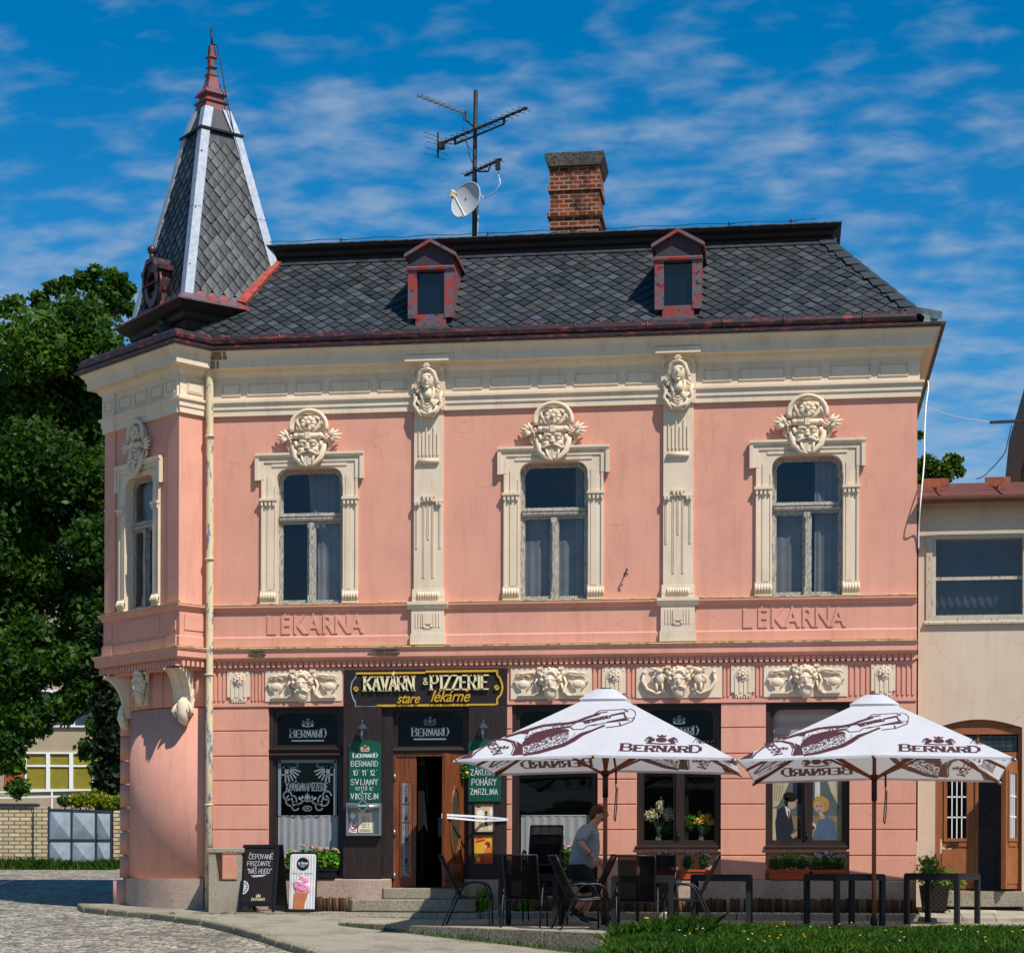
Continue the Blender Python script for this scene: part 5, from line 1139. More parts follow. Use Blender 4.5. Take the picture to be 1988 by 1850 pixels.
c_ = MB(); curtain(c_, .2, 1.62, 4.85, 6.1, .32, .02, 12); c_.build('curtain', cloth('grey_net_curtain', S(150, 150, 150), .3, .2, .35, 3), wn)
f = MB(); f.ring([(D0, .5), (D1, .5), (D1, 3.10), (D0, 3.10)], [(D0 + .05, .56), (D1 - .05, .56), (D1 - .05, 3.0), (D0 + .05, 3.0)], .06, .2); f.box(D0 + .05, D1 - .05, .08, .18, 2.62, 2.72); f.prism(arch + [(D0, 3.08), (D1, 3.08)], .08, .18)
f.box((D0 + D1) / 2 - .02, (D0 + D1) / 2 + .02, .09, .17, 2.72, 3.0); df = f.build('door_frame', m_olddoor, nb)
g = MB()
for a, b in ((D0 + .07, .93), (.97, D1 - .07)): g.box(a, b, .12, .125, 2.74, 2.98)
g.build('leaded_fanlight', plain('fanlight_glass', S(52, 60, 62), .2, .5, 14, .4, .6), df)
g = MB()
for k in range(12): x = D0 + .1 + k * .1; g.box(x, x + .008, .112, .12, 2.74, 2.98)
for k in range(3): g.box(D0 + .08, D1 - .08, .112, .12, 2.79 + k * .07, 2.797 + k * .07)
g.build('leading', m_iron, df)
def old_leaf(M, wd, wl, wr, label):
    l = MB(M); l.box(0, wl, -.02, .03, .58, 2.6); l.box(wr, wd, -.02, .03, .58, 2.6); l.box(wl, wr, -.02, .03, .58, 1.37); l.box(wl, wr, -.02, .03, 2.38, 2.6)
    l.ring([(wl - .05, 1.32), (wr + .05, 1.32), (wr + .05, 2.42), (wl - .05, 2.42)], [(wl, 1.37), (wr, 1.37), (wr, 2.38), (wl, 2.38)], -.04, -.02); l.box(.06, wd - .06, -.03, -.02, .66, 1.2)
    l.box(.0, .035, -.035, -.02, .58, 2.6) ; l.box(wd - .05, wd, -.045, -.02, .58, 2.6); l.box(wl, wr, -.035, -.015, 1.24, 1.30)
    o = l.build('door_leaf', m_olddoor, nb); o['label'] = label
    g = MB(M)
    n = 3
    for k in range(1, n + 1): x = wl + (wr - wl) * k / (n + 1); g.box(x - .008, x + .008, -.03, -.012, 1.37, 2.38)
    for z in (1.70, 2.02): g.box(wl, wr, -.03, -.012, z - .01, z + .01)
    g.build('window_grille', m_white, o); g = MB(M); g.flat([(wl, 1.37), (wr, 1.37), (wr, 2.38), (wl, 2.38)], .003); g.build('door_pane', m_glass_dark, o)
    return o
l1 = old_leaf(T(D0 + .05, .10, 0), .62, .14, .44, 'closed door leaf with barred window and letter slot')
p = MB(); p.prism([(.36, 1.36), (.37, 1.12), (.42, 1.14), (.5, 1.13), (.56, 1.18), (.54, 1.22), (.47, 1.2), (.41, 1.24), (.39, 1.36)], .074, .078); p.build('flaked_paint', m_cream, l1)
p = MB(); p.box(.5, .66, .05, .07, 1.26, 1.30); p.build('letter_slot', m_iron, l1)
old_leaf(T(D1 - .05, .12, 0, R(180 + 62)) @ Matrix.Diagonal((1, -1, 1, 1)), .6, .14, .42, 'door leaf swung inwards')
p = MB(); p.box(D0, D1 + .05, -.30, .3, .3, .54); p.build('door_step', m_concrete, nb, bev=.012)
p = MB(); p.box(.8, 1.7, 1.1, 1.15, .5, 3); p.box(1.0, 1.3, 1.0, 1.1, .55, 1.6); p.tube([(1.05, .95, 1.85), (1.2, .95, 1.82), (1.22, .95, 1.74)], .02, 6); p.build('hallway', plain('grey_hall', S(110, 112, 118), .9, .2), nb)
m_roofbrown = patchy('brown_sheet_roof', S(112, 66, 50), S(88, 50, 40), 5, .4, .7, .55, None, .15)
mb = MB(); mb.add([(-.02, -.22, 6.68), (6, -.22, 6.68), (6, 1.9, 7.30), (-.02, 1.9, 7.30), (-.02, -.22, 6.60), (6, -.22, 6.60), (6, 1.9, 7.0), (-.02, 1.9, 7.0)], [(0, 1, 2, 3), (0, 4, 5, 1), (0, 3, 7, 4)])
for x in (.35, 1.3, 2.2): mb.bar((x, -.2, 6.70), (x, 1.85, 7.30), .03, .03)
rf = mb.build('roof', m_roofbrown, nb)
mb = MB(); mb.prism([(-.36 + .075 * math.cos(R(a)), 6.63 + .075 * math.sin(R(a))) for a in range(180, 361, 20)] + [(-.285, 6.66), (-.435, 6.66)], .02, 6, 'x'); mb.build('gutter', m_roofbrown, rf)
for x in (.34, 1.30, 2.30):
    mb = MB(); mb.box(x - .20, x + .20, .63, .645, 7.0, 7.14); mb.bar((x, .64, 6.86), (x, .64, 7.02), .05, .02); mb.build('snow_guard', patchy('orange_brown_tin', S(150, 84, 52), S(120, 64, 44), 6), rf)
# gable of a further house, its eaves poking into the picture
fh = thing('gable_house', 'brown eaved house partly seen above the neighbour roof at the right border', 'house', (8.3, 2.3, 0))
mb = MB(); mb.prism([(.30, 0), (.15, 7.0), (.36, 9.3), (.7, 10.5), (4, 11), (4, 0)], .1, 6); mb.build('wall', plain('dull_render', S(120, 104, 84), .9, .15, 2), fh)
mb = MB(); pts = [(-.05, 0, 7.15), (.24, 0, 9.2), (.46, 0, 10.7)]; mb.tube([Vector(pts[0]).lerp(Vector(pts[2]), k / 20) for k in range(21)], [.085 if k % 2 else .10 for k in range(21)], 10); mb.tube([(.12, .06, 7.15), (.62, .06, 10.7)], .09, 8); mb.build('roof_verge', patchy('dark_roof_tile', S(92, 66, 58), S(58, 46, 44), 6), fh)
mb = MB(); mb.bar((-.60, 0, 8.33), (.2, .1, 8.37), .045, .045); mb.build('cable_bracket', m_iron, fh)
def wire(name, pts, r, mat, label):
    mb = MB(); P = [Vector(p) for p in pts]; Q = []
    for i in range(len(P) - 1):
        a, b, c, d = P[max(0, i - 1)], P[i], P[i + 1], P[min(len(P) - 1, i + 2)]
        for k in range(6): t_ = k / 6; Q.append(.5 * (2 * b + (c - a) * t_ + (2 * a - 5 * b + 4 * c - d) * t_ ** 2 + (3 * b - a - 3 * c + d) * t_ ** 3))
    Q.append(P[-1]); mb.tube(Q, r, 6); o = mb.build(name, mat); tag(o, label, 'cable')
wire('cable', [(6.721, 3.0, 9.272), (6.698, 2.4, 8.966), (6.612, 1.7, 8.501), (6.535, 0.9, 7.852), (6.483, 0.2, 7.302), (6.401, -0.22, 6.574), (6.385, -0.06, 6.184), (6.385, -0.02, 5.868)], .011, m_white, 'white cable hanging loosely down from the eaves at the right house corner')
wire('cable', [(6.696, 5.0, 9.309), (7.189, 3.8, 8.806), (7.66, 2.3, 8.34)], .008, m_white, 'thin pale cable strung from the eaves to the iron bracket')
wire('cable', [(8.05, 2.3, 8.27), (7.98, 2.2, 8.0), (7.9, 2.15, 7.75), (7.6, 2.1, 7.42), (7.45, 1.9, 7.32)], .009, m_iron, 'dark cable curving down onto the brown sheet roof')

# ================================================================ behind, on the left
rzb = .136
gt = thing('metal_gate', 'pale grey metal gate with pyramid panels in dark frames', 'gate', (-14.78, 18.36, .87), rzb)
m_gate = patchy('grey_gate_paint', S(150, 162, 172), S(128, 138, 146), 3, .4, .7, .5); m_gfr = plain('dark_gate_frame', S(44, 50, 60), .5, .2)
mb = MB()
for x in (0, .60, 1.24, 1.64): mb.box(x - .02, x + .03, -.02, .03, 0, 1.68 - .06 * x)
for z in (.02, .80, 1.6): mb.bar((0, 0, z), (1.66, 0, z - .05 * (z > 1)), .05, .06)
mb.build('frame', m_gfr, gt)
for a, b in ((.03, .58), (.63, 1.22), (1.27, 1.62)):
    for c, d in ((.05, .77), (.83, 1.57 - .04 * a)):
        mb = MB(); m_ = ((a + b) / 2, -.09, (c + d) / 2); mb.add([(a, 0, c), (b, 0, c), (b, 0, d), (a, 0, d), m_], [(0, 1, 4), (1, 2, 4), (2, 3, 4), (3, 0, 4)]); mb.build('panel', m_gate, gt)
mb = MB(); mb.tube([(1.30, -.04, .98), (1.30, -.08, .9), (1.35, -.08, .88)], .012, 6); mb.build('handle', m_iron, gt)
t = NT('cream_brick'); t.set(.9, .1); mp = t.new('Mapping'); mp.inputs['Rotation'].default_value = (R(90), 0, 0); t.l(t.co(), mp.inputs[0]); bt = t.new('TexBrick', Scale=1.0); bt.inputs['Color1'].default_value = S(206, 190, 156); bt.inputs['Color2'].default_value = S(178, 160, 128); bt.inputs['Mortar'].default_value = S(96, 84, 70); bt.inputs['Mortar Size'].default_value = .014; bt.inputs['Brick Width'].default_value = .30; bt.inputs['Row Height'].default_value = .105; t.l(mp.outputs[0], bt.inputs['Vector']); t.base(t.mix(t.math('MULTIPLY', t.ramp(t.noise(1.5, 5, .7), .5, .7), .35), bt.outputs[0], S(120, 104, 80))); t.bump(bt.outputs[1], -.5, .02); m_cbrick = t.m
bw = thing('brick_wall', 'cream brick garden wall with a dark coping left of the grey gate', 'wall', (-14.80, 18.36, .6), rzb)
mb = MB(); mb.box(-8, -.36, .08, .3, 0, 1.95); mb.box(-.36, 0, -.02, .36, 0, 1.93); mb.box(-1.9, -1.55, -.02, .36, 0, 2.05); mb.build('brickwork', m_cbrick, bw)
mb = MB(); mb.box(-8, -.3, .02, .36, 1.955, 2.03); mb.build('coping', m_gfr, bw)
mb = MB(); mb.box(0, .32, 0, .36, 0, 1.75); o = mb.build('gate_pier', m_cbrick, None, (-13.10, 18.58, .7), rzb); tag(o, 'narrow cream brick pier right of the grey gate beside the house', 'pier')
of = thing('office_building', 'beige office block with white framed windows half hidden by the tree', 'building', (-25.05, 40.17, 3.4), R(7.8))
mb = MB(); mb.box(-2.5, 6, 0, 8, -3, 9); mb.build('wall', plain('beige_render', S(166, 148, 124), .9, .1, 1), of)
m_must = plain('mustard_blind', S(134, 122, 38), .8, .2, 3); m_offg = plain('office_glass', S(40, 52, 62), .1, .4, 2, 0, .6)
for x0, x1, z0, z1, nn, mt in ((.95, 4.45, .55, 2.0, 4, m_must), (.3, 4.4, 2.95, 4.35, 5, m_offg)):
    mb = MB(); mb.ring([(x0, z0), (x1, z0), (x1, z1), (x0, z1)], [(x0 + .06, z0 + .06), (x1 - .06, z0 + .06), (x1 - .06, z1 - .06), (x0 + .06, z1 - .06)], -.10, .0)
    for k in range(1, nn): x = x0 + (x1 - x0) * k / nn; mb.box(x - .07, x + .07, -.10, 0, z0 + .06, z1 - .06)
    for k in range(nn): a = x0 + (x1 - x0) * k / nn; mb.box(a + .07, a + (x1 - x0) / nn - .07, -.08, 0, z1 - .55, z1 - .48)
    w = mb.build('window', m_white, of); g = MB(); g.box(x0 + .05, x1 - .05, -.03, -.01, z0 + .05, z1 - .05); g.build('panes', mt, w)
mb = MB(); mb.box(.2, .9, -.06, 0, .55, 1.95); mb.build('orange_panel', patchy('orange_panel_paint', S(186, 92, 44), S(150, 76, 36), 2), of)
mb = MB(); mb.bar((.0, -1.5, .42), (5.0, -1.5, .55), .05); mb.bar((.0, -1.5, .20), (5.0, -1.5, .34), .05)
for x in (.3, 2.3, 4.4): mb.bar((x, -1.5, -.3), (x, -1.5, .5), .05)
mb.build('handrail', m_white, of)
o = MB().box(-3, .8, 0, 6, -2, 18).build('tower_block', plain('pale_block_render', S(196, 198, 204), .9, .06, 1), None, (-38.0, 73.5, 4), R(7.8)); tag(o, 'pale tall block glimpsed through the gap in the tree', 'building')
m_leaf = toned('maple_leaves', [S(24, 46, 14), S(46, 78, 24), S(70, 104, 34), S(112, 142, 56)], .55, .3, .15, 0, .42)
m_leaf2 = toned('dark_ivy_leaves', [S(12, 26, 10), S(20, 38, 14), S(28, 52, 18)], .6, .25, .15, 0, .15)
m_leaf3 = toned('shrub_leaves', [S(40, 72, 14), S(86, 116, 20), S(150, 150, 30), S(110, 66, 24)], .6, .25, .15, 0, .35)
m_bark = plain('bark', S(42, 36, 28), .95, .35, 8, .6, .1)
tr = thing('broadleaf_tree', 'tall dense green maple towering left of the corner house', 'tree', (-16.2, 24.2, .9))
def off(l, o): return [(x - o[0], y - o[1], z - o[2], rx, ry, rz, n) for x, y, z, rx, ry, rz, n in l]
TL = [(-17.15, 23.04, 15.82, 1.28), (-16.08, 23.89, 16.75, 1.05), (-15.4, 24.69, 17.71, 0.68), (-17.02, 25.17, 15.15, 1.51), (-15.14, 23.66, 15.62, 0.98), (-17.98, 23.98, 14.29, 1.36), (-15.91, 24.97, 14.0, 1.36), (-16.84, 23.08, 12.56, 1.43), (-15.25, 24.0, 12.27, 1.13), (-18.26, 24.3, 11.94, 1.28), (-16.93, 25.18, 11.31, 1.21), (-15.27, 23.65, 10.26, 1.13), (-17.82, 24.0, 10.37, 0.75), (-16.2, 24.93, 8.97, 1.21), (-17.56, 22.98, 6.79, 1.05), (-15.24, 24.0, 8.22, 1.05), (-16.9, 24.48, 7.4, 0.83), (-18.66, 24.95, 5.33, 1.05), (-15.48, 23.62, 6.83, 0.9), (-15.21, 24.36, 9.77, 0.9), (-19.61, 24.46, 13.68, 1.66), (-18.89, 22.8, 10.34, 1.66), (-19.02, 23.49, 7.46, 1.36)]
IV = [(-14.056, 20.987, 3.425, 0.45), (-14.017, 20.992, 4.416, 0.48), (-14.062, 20.986, 5.407, 0.51), (-14.009, 20.993, 6.398, 0.51), (-14.04, 20.989, 7.247, 0.48)]
RT = [(7.514, 14.353, 10.084, 0.28), (7.862, 14.4, 9.91, 0.3), (8.093, 14.432, 10.202, 0.21), (7.327, 14.327, 10.785, 0.11), (7.4, 14.337, 9.733, 0.23), (8.233, 14.451, 9.969, 0.14)]
SH = [(-14.058, 18.356, 2.731, 0.21), (-13.663, 18.411, 2.759, 0.24), (-13.134, 18.483, 2.667, 0.24), (-12.804, 18.528000000000002, 2.601, 0.29), (-12.737, 18.537000000000003, 2.202, 0.2), (-14.454, 18.302000000000003, 2.703, 0.13)]
EX = [(-16.99, 23.11, 5.1, 0.5), (-16.25, 23.21, 5.54, 0.53), (-15.49, 23.31, 4.36, 0.38), (-15.11, 23.37, 3.84, 0.38), (-17.72, 23.01, 3.98, 0.44), (-17.49, 23.04, 3.24, 0.33), (-16.55, 23.17, 6.65, 0.53), (-15.6, 23.3, 5.99, 0.59), (-15.15, 23.36, 5.03, 0.44), (-17.28, 23.07, 6.21, 0.59), (-17.57, 23.03, 5.46, 0.5), (-15.96, 23.25, 6.8, 0.67), (-15.01, 23.38, 6.21, 0.59), (-17.79, 23.0, 4.43, 0.59), (-17.14, 23.09, 7.69, 0.67), (-18.37, 23.93, 17.3, 0.33), (-17.99, 23.98, 17.45, 0.3), (-17.32, 24.07, 17.57, 0.3), (-16.95, 24.12, 17.9, 0.27), (-16.5, 24.18, 18.03, 0.3), (-16.05, 24.25, 18.13, 0.3), (-15.68, 24.3, 18.39, 0.24), (-15.23, 24.36, 18.29, 0.24), (-14.94, 24.4, 18.14, 0.21), (-14.71, 24.43, 17.91, 0.21), (-14.63, 24.44, 17.31, 0.27), (-14.53, 24.45, 16.71, 0.21)]
TR0 = (-16.2, 24.2, .9)
leaf_obj('crown', off([(x, y, z, r, r * .9, r * .85, int(2300 * r * r + 150 * r)) for x, y, z, r in TL + [(-17.2, 24.0, 9.6, .9), (-18.3, 24.2, 8.8, 1.1), (-18.2, 23.6, 6.2, .8), (-16.2, 24.4, 6.0, .55)] + EX], TR0), .20, m_leaf, tr, seed=11, shell=.35)
mb = MB(); b = lambda p: (p[0] - TR0[0], p[1] - TR0[1], p[2] - TR0[2])
mb.tube([(0.9, .4, -.3), (.9, .4, 4), (.6, .3, 8), (.2, .2, 11), (-.4, .0, 15)], [.5, .38, .3, .22, .06], 10)
for q in ([(.7, .3, 7), (1.3, .2, 9.5), (1.6, .2, 12)], [(.5, .3, 9), (-.6, .2, 12), (-.9, .1, 14)]): mb.tube(q, [.12, .08, .03], 7)
mb.build('trunk', m_bark, tr)
iv = thing('ivy_clad_tree', 'dark ivy covered trunk standing just behind the left house corner', 'tree', (-14.03, 21.0, .9))
leaf_obj('ivy', off([(x, y, z, r, r, r * 1.15, int(5200 * r)) for x, y, z, r in IV], (-14.03, 21.0, .9)), .17, m_leaf2, iv, seed=5, shell=.2)
mb = MB(); mb.tube([(0, 0, -.3), (0, .05, 3), (.05, 0, 7.5)], [.3, .22, .1], 8); mb.build('trunk', m_bark, iv)
for i, (x, y, z, r) in enumerate(SH):
    lb = ['small yellowing shrub above the left gate leaf', 'yellow and red leaved shrub over the middle of the gate', 'leafy shrub over the right gate leaf', 'bright green shrub over the brick pier by the house', 'green shrub hanging down in front of the brick pier', 'small dark shrub over the end of the brick wall'][i]
    s = thing('garden_shrub', lb, 'shrub', (x, y + .3, 1.0), 0, 'shrubs behind the gate')
    leaf_obj('foliage', [(0, 0, z - 1.0, r * 1.5, r, r, 420)], .12, m_leaf3 if i < 3 else m_leaf, s, seed=20 + i, shell=.1)
    mb = MB(); mb.tube([(0, 0, -.1), (.03, 0, z - 1.0)], [.04, .02], 6); mb.build('stem', m_bark, s)
rt = thing('garden_tree', 'green tree top showing above the brown roof of the neighbour house', 'tree', (RT[0][0], RT[0][1], .8))
leaf_obj('crown', off([(x, y, z, r, r, r * .9, int(7500 * r * r) + 60) for x, y, z, r in RT] + [(RT[0][0] - 1, RT[0][1], RT[0][2] - 1.2, 1.5, 1, 1, 1500)], (RT[0][0], RT[0][1], .8)), .12, toned('sunlit_tree_leaves', [S(40, 66, 14), S(80, 104, 26), S(112, 124, 40)], .55, .3, .15, 0, .35), rt, seed=31, shell=.2)
mb = MB(); mb.tube([(0, 0, 0), (0, 0, 5), (.1, 0, RT[0][2] - 1)], [.25, .18, .05], 8); mb.build('trunk', m_bark, rt)
# ================================================================ roof furniture
an = thing('aerial_mast', 'steel aerial mast with three yagi antennas behind the roof ridge', 'antenna', (-.96, 2.0, 11.35))
mb = MB(); mb.tube([(0, 0, -.2), (0, 0, 1.2), (.02, 0, 2.83)], .036, 10); mb.build('mast', m_iron, an)
def yagi(p, q, n, el_, name_mat=m_iron, refl=False, sup=None):
    mb = MB(); p, q = Vector(p), Vector(q); mb.bar(p, q, .028); d = (q - p).normalized(); sd = Vector((-d.y, d.x, 0)).normalized()
    for k in range(n): c = p.lerp(q, (k + .5) / n); mb.tube([c - sd * el_, c + sd * el_], .006, 5); mb.box(c.x - .02, c.x + .02, c.y - .02, c.y + .02, c.z - .022, c.z + .028)
    if refl:
        for k in range(-2, 3): mb.tube([p - sd * .26 + Vector((0, 0, .09 * k)) - d * .04 * abs(k), p + sd * .26 + Vector((0, 0, .09 * k)) - d * .04 * abs(k)], .005, 5)
        mb.bar(p + Vector((0, 0, -.22)), p + Vector((0, 0, .22)), .022); c = p + d * .1; mb.box(c.x - .05, c.x + .05, c.y - .05, c.y + .05, c.z - .10, c.z + .02)
    if sup:
        a, b = p.lerp(q, sup[0]), p.lerp(q, sup[1]); dz_ = Vector((0, 0, -.11)); mb.bar(a + dz_, b + dz_, .024); mb.bar(a, a + dz_, .05, .02); mb.bar(b, b + dz_, .05, .02)
    return mb.build('yagi_antenna', name_mat, an)
yagi((-.74, .6, 2.15), (1.02, -.86, 2.15), 16, .14, m_iron, True, (.2, .75))
yagi((-.84, -.8, 2.48), (-.15, .12, 2.48), 9, .10, m_alu)
yagi((-.22, .34, 1.50), (.52, -.36, 1.50), 8, .12, m_iron)
mb = MB(); mb.tube([(0, 0, 2.2), (-.1, .02, 2.3), (-.16, .05, 2.34), (-.16, .05, 2.5)], .02, 7); mb.build('bracket_arm', m_iron, an)
mb = MB(); mb.tube([(0, .0, 1.48), (.1, -.1, 1.40), (.26, -.15, 1.38), (.3, -.17, 1.46)], .016, 6); mb.box(.42, .5, -.4, -.34, 1.32, 1.5); mb.build('antenna_bracket', m_iron, an)
mb = MB()
mb.tube([(-.2, .02, 2.42), (-.19, 0, 2.2), (-.08, -.03, 1.7), (.03, -.04, 1.45), (.06, -.04, 1.1), (.04, -.04, .2)], .008, 5); mb.tube([(-.55, .3, 2.05), (-.4, .2, 2.0), (-.2, .1, 2.05), (-.05, 0, 1.8)], .006, 5)
mb.build('aerial_lead', m_black, an)
mb = MB(); mb.tube([(.46, -.36, 1.32), (.5, -.36, 1.1), (.44, -.33, 1.0), (.2, -.2, .9), (.06, -.05, 1.1), (.08, -.05, .7), (.05, -.05, .1)], .010, 5); mb.build('aerial_lead', m_white, an)
ds = thing('satellite_dish', 'pale grey satellite dish clamped to the lower mast above the roof ridge', 'satellite dish', (-1.05, 1.9, 12.24))
MDI = Matrix.Rotation(R(-26), 4, 'Z') @ Matrix.Rotation(R(-14), 4, 'X')
mb = MB(MDI @ T(rx=R(90))); n = 28; v = [(0, 0, -.0)]; fs = []
for i in range(1, 7):
    r = i / 6
    for k in range(n): a = 2 * PI * k / n; v.append((.29 * r * math.cos(a), .33 * r * math.sin(a), .075 * r * r))
fs = [(0, 1 + k, 1 + (k + 1) % n) for k in range(n)] + [(1 + i * n + k, 1 + (i + 1) * n + k, 1 + (i + 1) * n + (k + 1) % n, 1 + i * n + (k + 1) % n) for i in range(5) for k in range(n)]
mb.add(v, fs, True); mb.tube([(.29 * math.cos(2 * PI * k / n), .33 * math.sin(2 * PI * k / n), .075) for k in range(n)], .010, 6, closed=True)
m_dish = plain('dish_paint', S(178, 180, 184), .5, .06, 4, .02); mb.build('reflector', m_dish, ds)
mb = MB(MDI); mb.bar((0, -.04, -.28), (0, -.42, -.10), .03); mb.build('feed_arm', m_white, ds)
mb = MB(MDI); mb.tube([(0, -.36, -.06), (0, -.47, -.08)], [.035, .045], 8); mb.box(-.03, .03, -.47, -.40, -.16, -.05); mb.build('feed_horn', plain('cream_plastic', S(206, 190, 146), .5), ds)
mb = MB(); mb.box(-.06, .12, .03, .13, -.08, .08); mb.build('clamp', m_iron, ds)
mb = MB(T(1.83, -.02, 5.58)); mb.tube([(0, 0, .05), (.01, -.06, .03), (-.02, -.09, -.02), (.02, -.1, -.06), (-.03, -.08, -.08), (-.01, -.1, .0), (.02, -.06, -.03)], .011, 6); mb.ball((0, -.01, .05), .02)
tag(mb.build('cut_cable', m_iron), 'curled end of dark cable sticking out of the upper pink wall', 'cable')

# ================================================================ shop front things
kx = lambda x: -2.66 + (x - 270) / 507.0
kz = lambda y: 4.045 - (y - 170) / 516.0
sg = thing('shop_sign', 'dark fascia sign with ivory capitals and gold script over the entrance', 'sign', (0, 0, 0))
mb = MB(); mb.box(-2.745, -.10, -.03, .035, 3.495, 4.075); mb.build('board', plain('near_black_sign_board', S(36, 29, 27), .55, .25, 3, .1), sg)
mb = MB(); Y = -.05
mb.box(kx(325), kx(905), Y, -.03, kz(188), kz(172)); mb.box(kx(905), kx(1503), Y - .01, -.03, kz(180), kz(163)); mb.box(kx(500), kx(1500), Y, -.03, kz(460), kz(442))
rt_ = [(1496, 165), (1496, 205), (1520, 235), (1538, 290), (1540, 320), (1528, 365), (1496, 405), (1496, 450)]
for a, b in zip(rt_, rt_[1:]): mb.bar((kx(a[0]), Y, kz(a[1])), (kx(b[0]), Y, kz(b[1])), .030, .02, (0, 1, 0))
mb.build('gold_border', m_gold, sg)
mb = MB(); lt = [(326, 185), (318, 215), (290, 250), (280, 300), (285, 340), (300, 390), (318, 415), (318, 455), (380, 458), (495, 455)]
for a, b in zip(lt, lt[1:]): mb.bar((kx(a[0]), -.031, kz(a[1])), (kx(b[0]), -.031, kz(b[1])), .014 + random.random() * .01, .004, (0, 1, 0))
mb.build('glue_trace', plain('glue_grey', S(150, 154, 158), .8, .3, 30), sg)
for x in (325, 1492):
    mb = MB(); mb.prism([(kx(x) + .042 * math.cos(k * PI / 8), kz(310) + .042 * math.sin(k * PI / 8)) for k in range(16)], -.06, -.03); s_ = mb.build('screw_head', m_gold, sg)
    mb = MB(); mb.bar((kx(x) - .035, -.0605, kz(310) - .025), (kx(x) + .035, -.0605, kz(310) + .025), .012, .003, (0, 1, 0)); mb.build('slot', m_black, s_)
def serif(text, x0, x1, z, h, name):
    mb = MB(); P = FR(-.075); w0 = twidth(text, h, 5.0, 1); wx = (x1 - x0) / w0
    write(mb, text, x0 + .02, z, h, P, .16, 5.0, wx, 0, True); f_ = [tuple(f) for f in mb.f]; n0 = len(mb.v)
    base = list(mb.v); mb.v = base + [(a, -.03, c) for a, b, c in base]
    for f in f_:
        for i in range(len(f)): a, b = f[i], f[(i + 1) % len(f)]; mb.f.append((a, b, b + n0, a + n0)); mb.mi.append(0); mb.sm.append(False); mb.tone.append(.5)
    mb.build(name, m_ivory, sg)
serif('KAVÁRN', kx(388), kx(808), kz(326), .222, 'capital_letters'); serif('PIZZERIE', kx(942), kx(1428), kz(322), .222, 'capital_letters'); serif('&', kx(878), kx(925), kz(280), .105, 'ampersand')
mb = MB(); write(mb, 'A', kx(815), kz(326), .18, FR(-.031), .05, 5, .45); mb.build('letter_trace', m_iron, sg)
def gold_script(txt, x, z, size): o = font('gold_script', txt, size, m_gold, sg, x, -.065, z, .018, .0015, .42, .80, 'LEFT'); return o
gold_script('stare', kx(668), kz(432), .225).scale = (1, 1, 1); gold_script('lékárne', kx(945), kz(424), .265)
xm = max(v.co.x for v in bpy.data.objects['gold_script.001'].data.vertices) - .055; zm = kz(424) + .165
mb = MB(); mb.bar((xm - .03, -.07, zm + .03), (xm, -.07, zm), .020, .02, (0, 1, 0)); mb.bar((xm, -.07, zm), (xm + .055, -.07, zm + .04), .020, .02, (0, 1, 0)); mb.build('gold_accent', m_gold, sg)
font('letter_trace', 'Na', .2, m_iron, sg, kx(495), -.031, kz(415), .001, -.003, .42, .9, 'LEFT')

def green_board(x0, x1, label, lines, crest):
    b = thing('menu_board', label, 'menu board', ((x0 + x1) / 2, -.055, 1.948), 0, 'green boards beside the shop door'); w = x1 - x0; h = 1.0
    mb = MB(); out = [(-w / 2, 0), (w / 2, 0), (w / 2, h - .06)] + [(w / 2 - w * k / 10, h - .06 + .06 * math.sin(PI * k / 10) ** .7) for k in range(1, 10)] + [(-w / 2, h - .06)]
    mb.prism(out, -.02, 0); mb.build('panel', m_green, b)
    P = FR(-.0215)
    mb = MB()
    for txt, zz, hh, xx in lines:
        wd = twidth(txt, hh, 5.6, 1); wx = (w - .07 - xx * 2) / wd; wx = min(wx, 1.05); write(mb, txt, -w / 2 + .035 + xx, zz, hh, P, .105, 5.6, wx, .02)
    mb.build('chalk_writing', m_chalk, b)
    if crest:
        mb = MB(); brand(mb, 0, .715, .06, P, False, 1.0); mb.build('printed_name', m_white, b); mb = MB(); emblem(mb, 0, .86, .13, P); mb.build('crest', plain('crest_ivory', S(220, 200, 160), .6), b)
        mb = MB(); mb.add([(a, -.0225, .87 + c) for a, c in ((-.02, .03), (.02, .03), (.02, -.01), (0, -.03), (-.02, -.01))][::-1], [(0, 1, 2, 3, 4)]); mb.build('crest_shield', plain('crest_red', S(190, 40, 44), .6), b)
green_board(-2.657, -2.128, 'green menu board left of the door listing draught beers under a crest', [('BERNARD', .575, .085, .0), ('10° 11° 12°', .43, .085, .03), ('SVIJANY', .275, .09, .0), ('RYTÍŘ 12°', .185, .055, .08), ('VIKŠTEJN', .045, .09, .0)], True)
green_board(-.700, -.174, 'green menu board right of the door with three lines of capitals', [('ZÁKUSKY', .425, .088, .0), ('POHÁRY', .265, .095, .02), ('ZMRZLINA', .115, .088, .0)], False)
mc = thing('menu_cabinet', 'grey metal menu showcase on the dark post left of the door', 'showcase', (-2.40, -.05, 1.40))
mb = MB(); mb.ring([(-.285, 0), (.285, 0), (.285, .53), (-.285, .53)], [(-.255, .03), (.255, .03), (.255, .41), (-.255, .41)], -.10, 0); mb.tube([(-.255, -.10, .46), (.255, -.10, .46)], .045, 12); mb.box(-.255, .255, -.01, 0, .03, .41); mb.build('case', m_alu, mc)
mb = MB(); mb.box(-.10, .13, -.02, -.014, .05, .375); pp = mb.build('menu_sheet', plain('cream_paper', S(226, 214, 180), .9), mc)
mb = MB()
for k in range(7): mb.box(-.05, .03, -.0215, -.0205, .30 - k * .028, .308 - k * .028); mb.box(.05, .08, -.0215, -.0205, .30 - k * .028, .308 - k * .028)
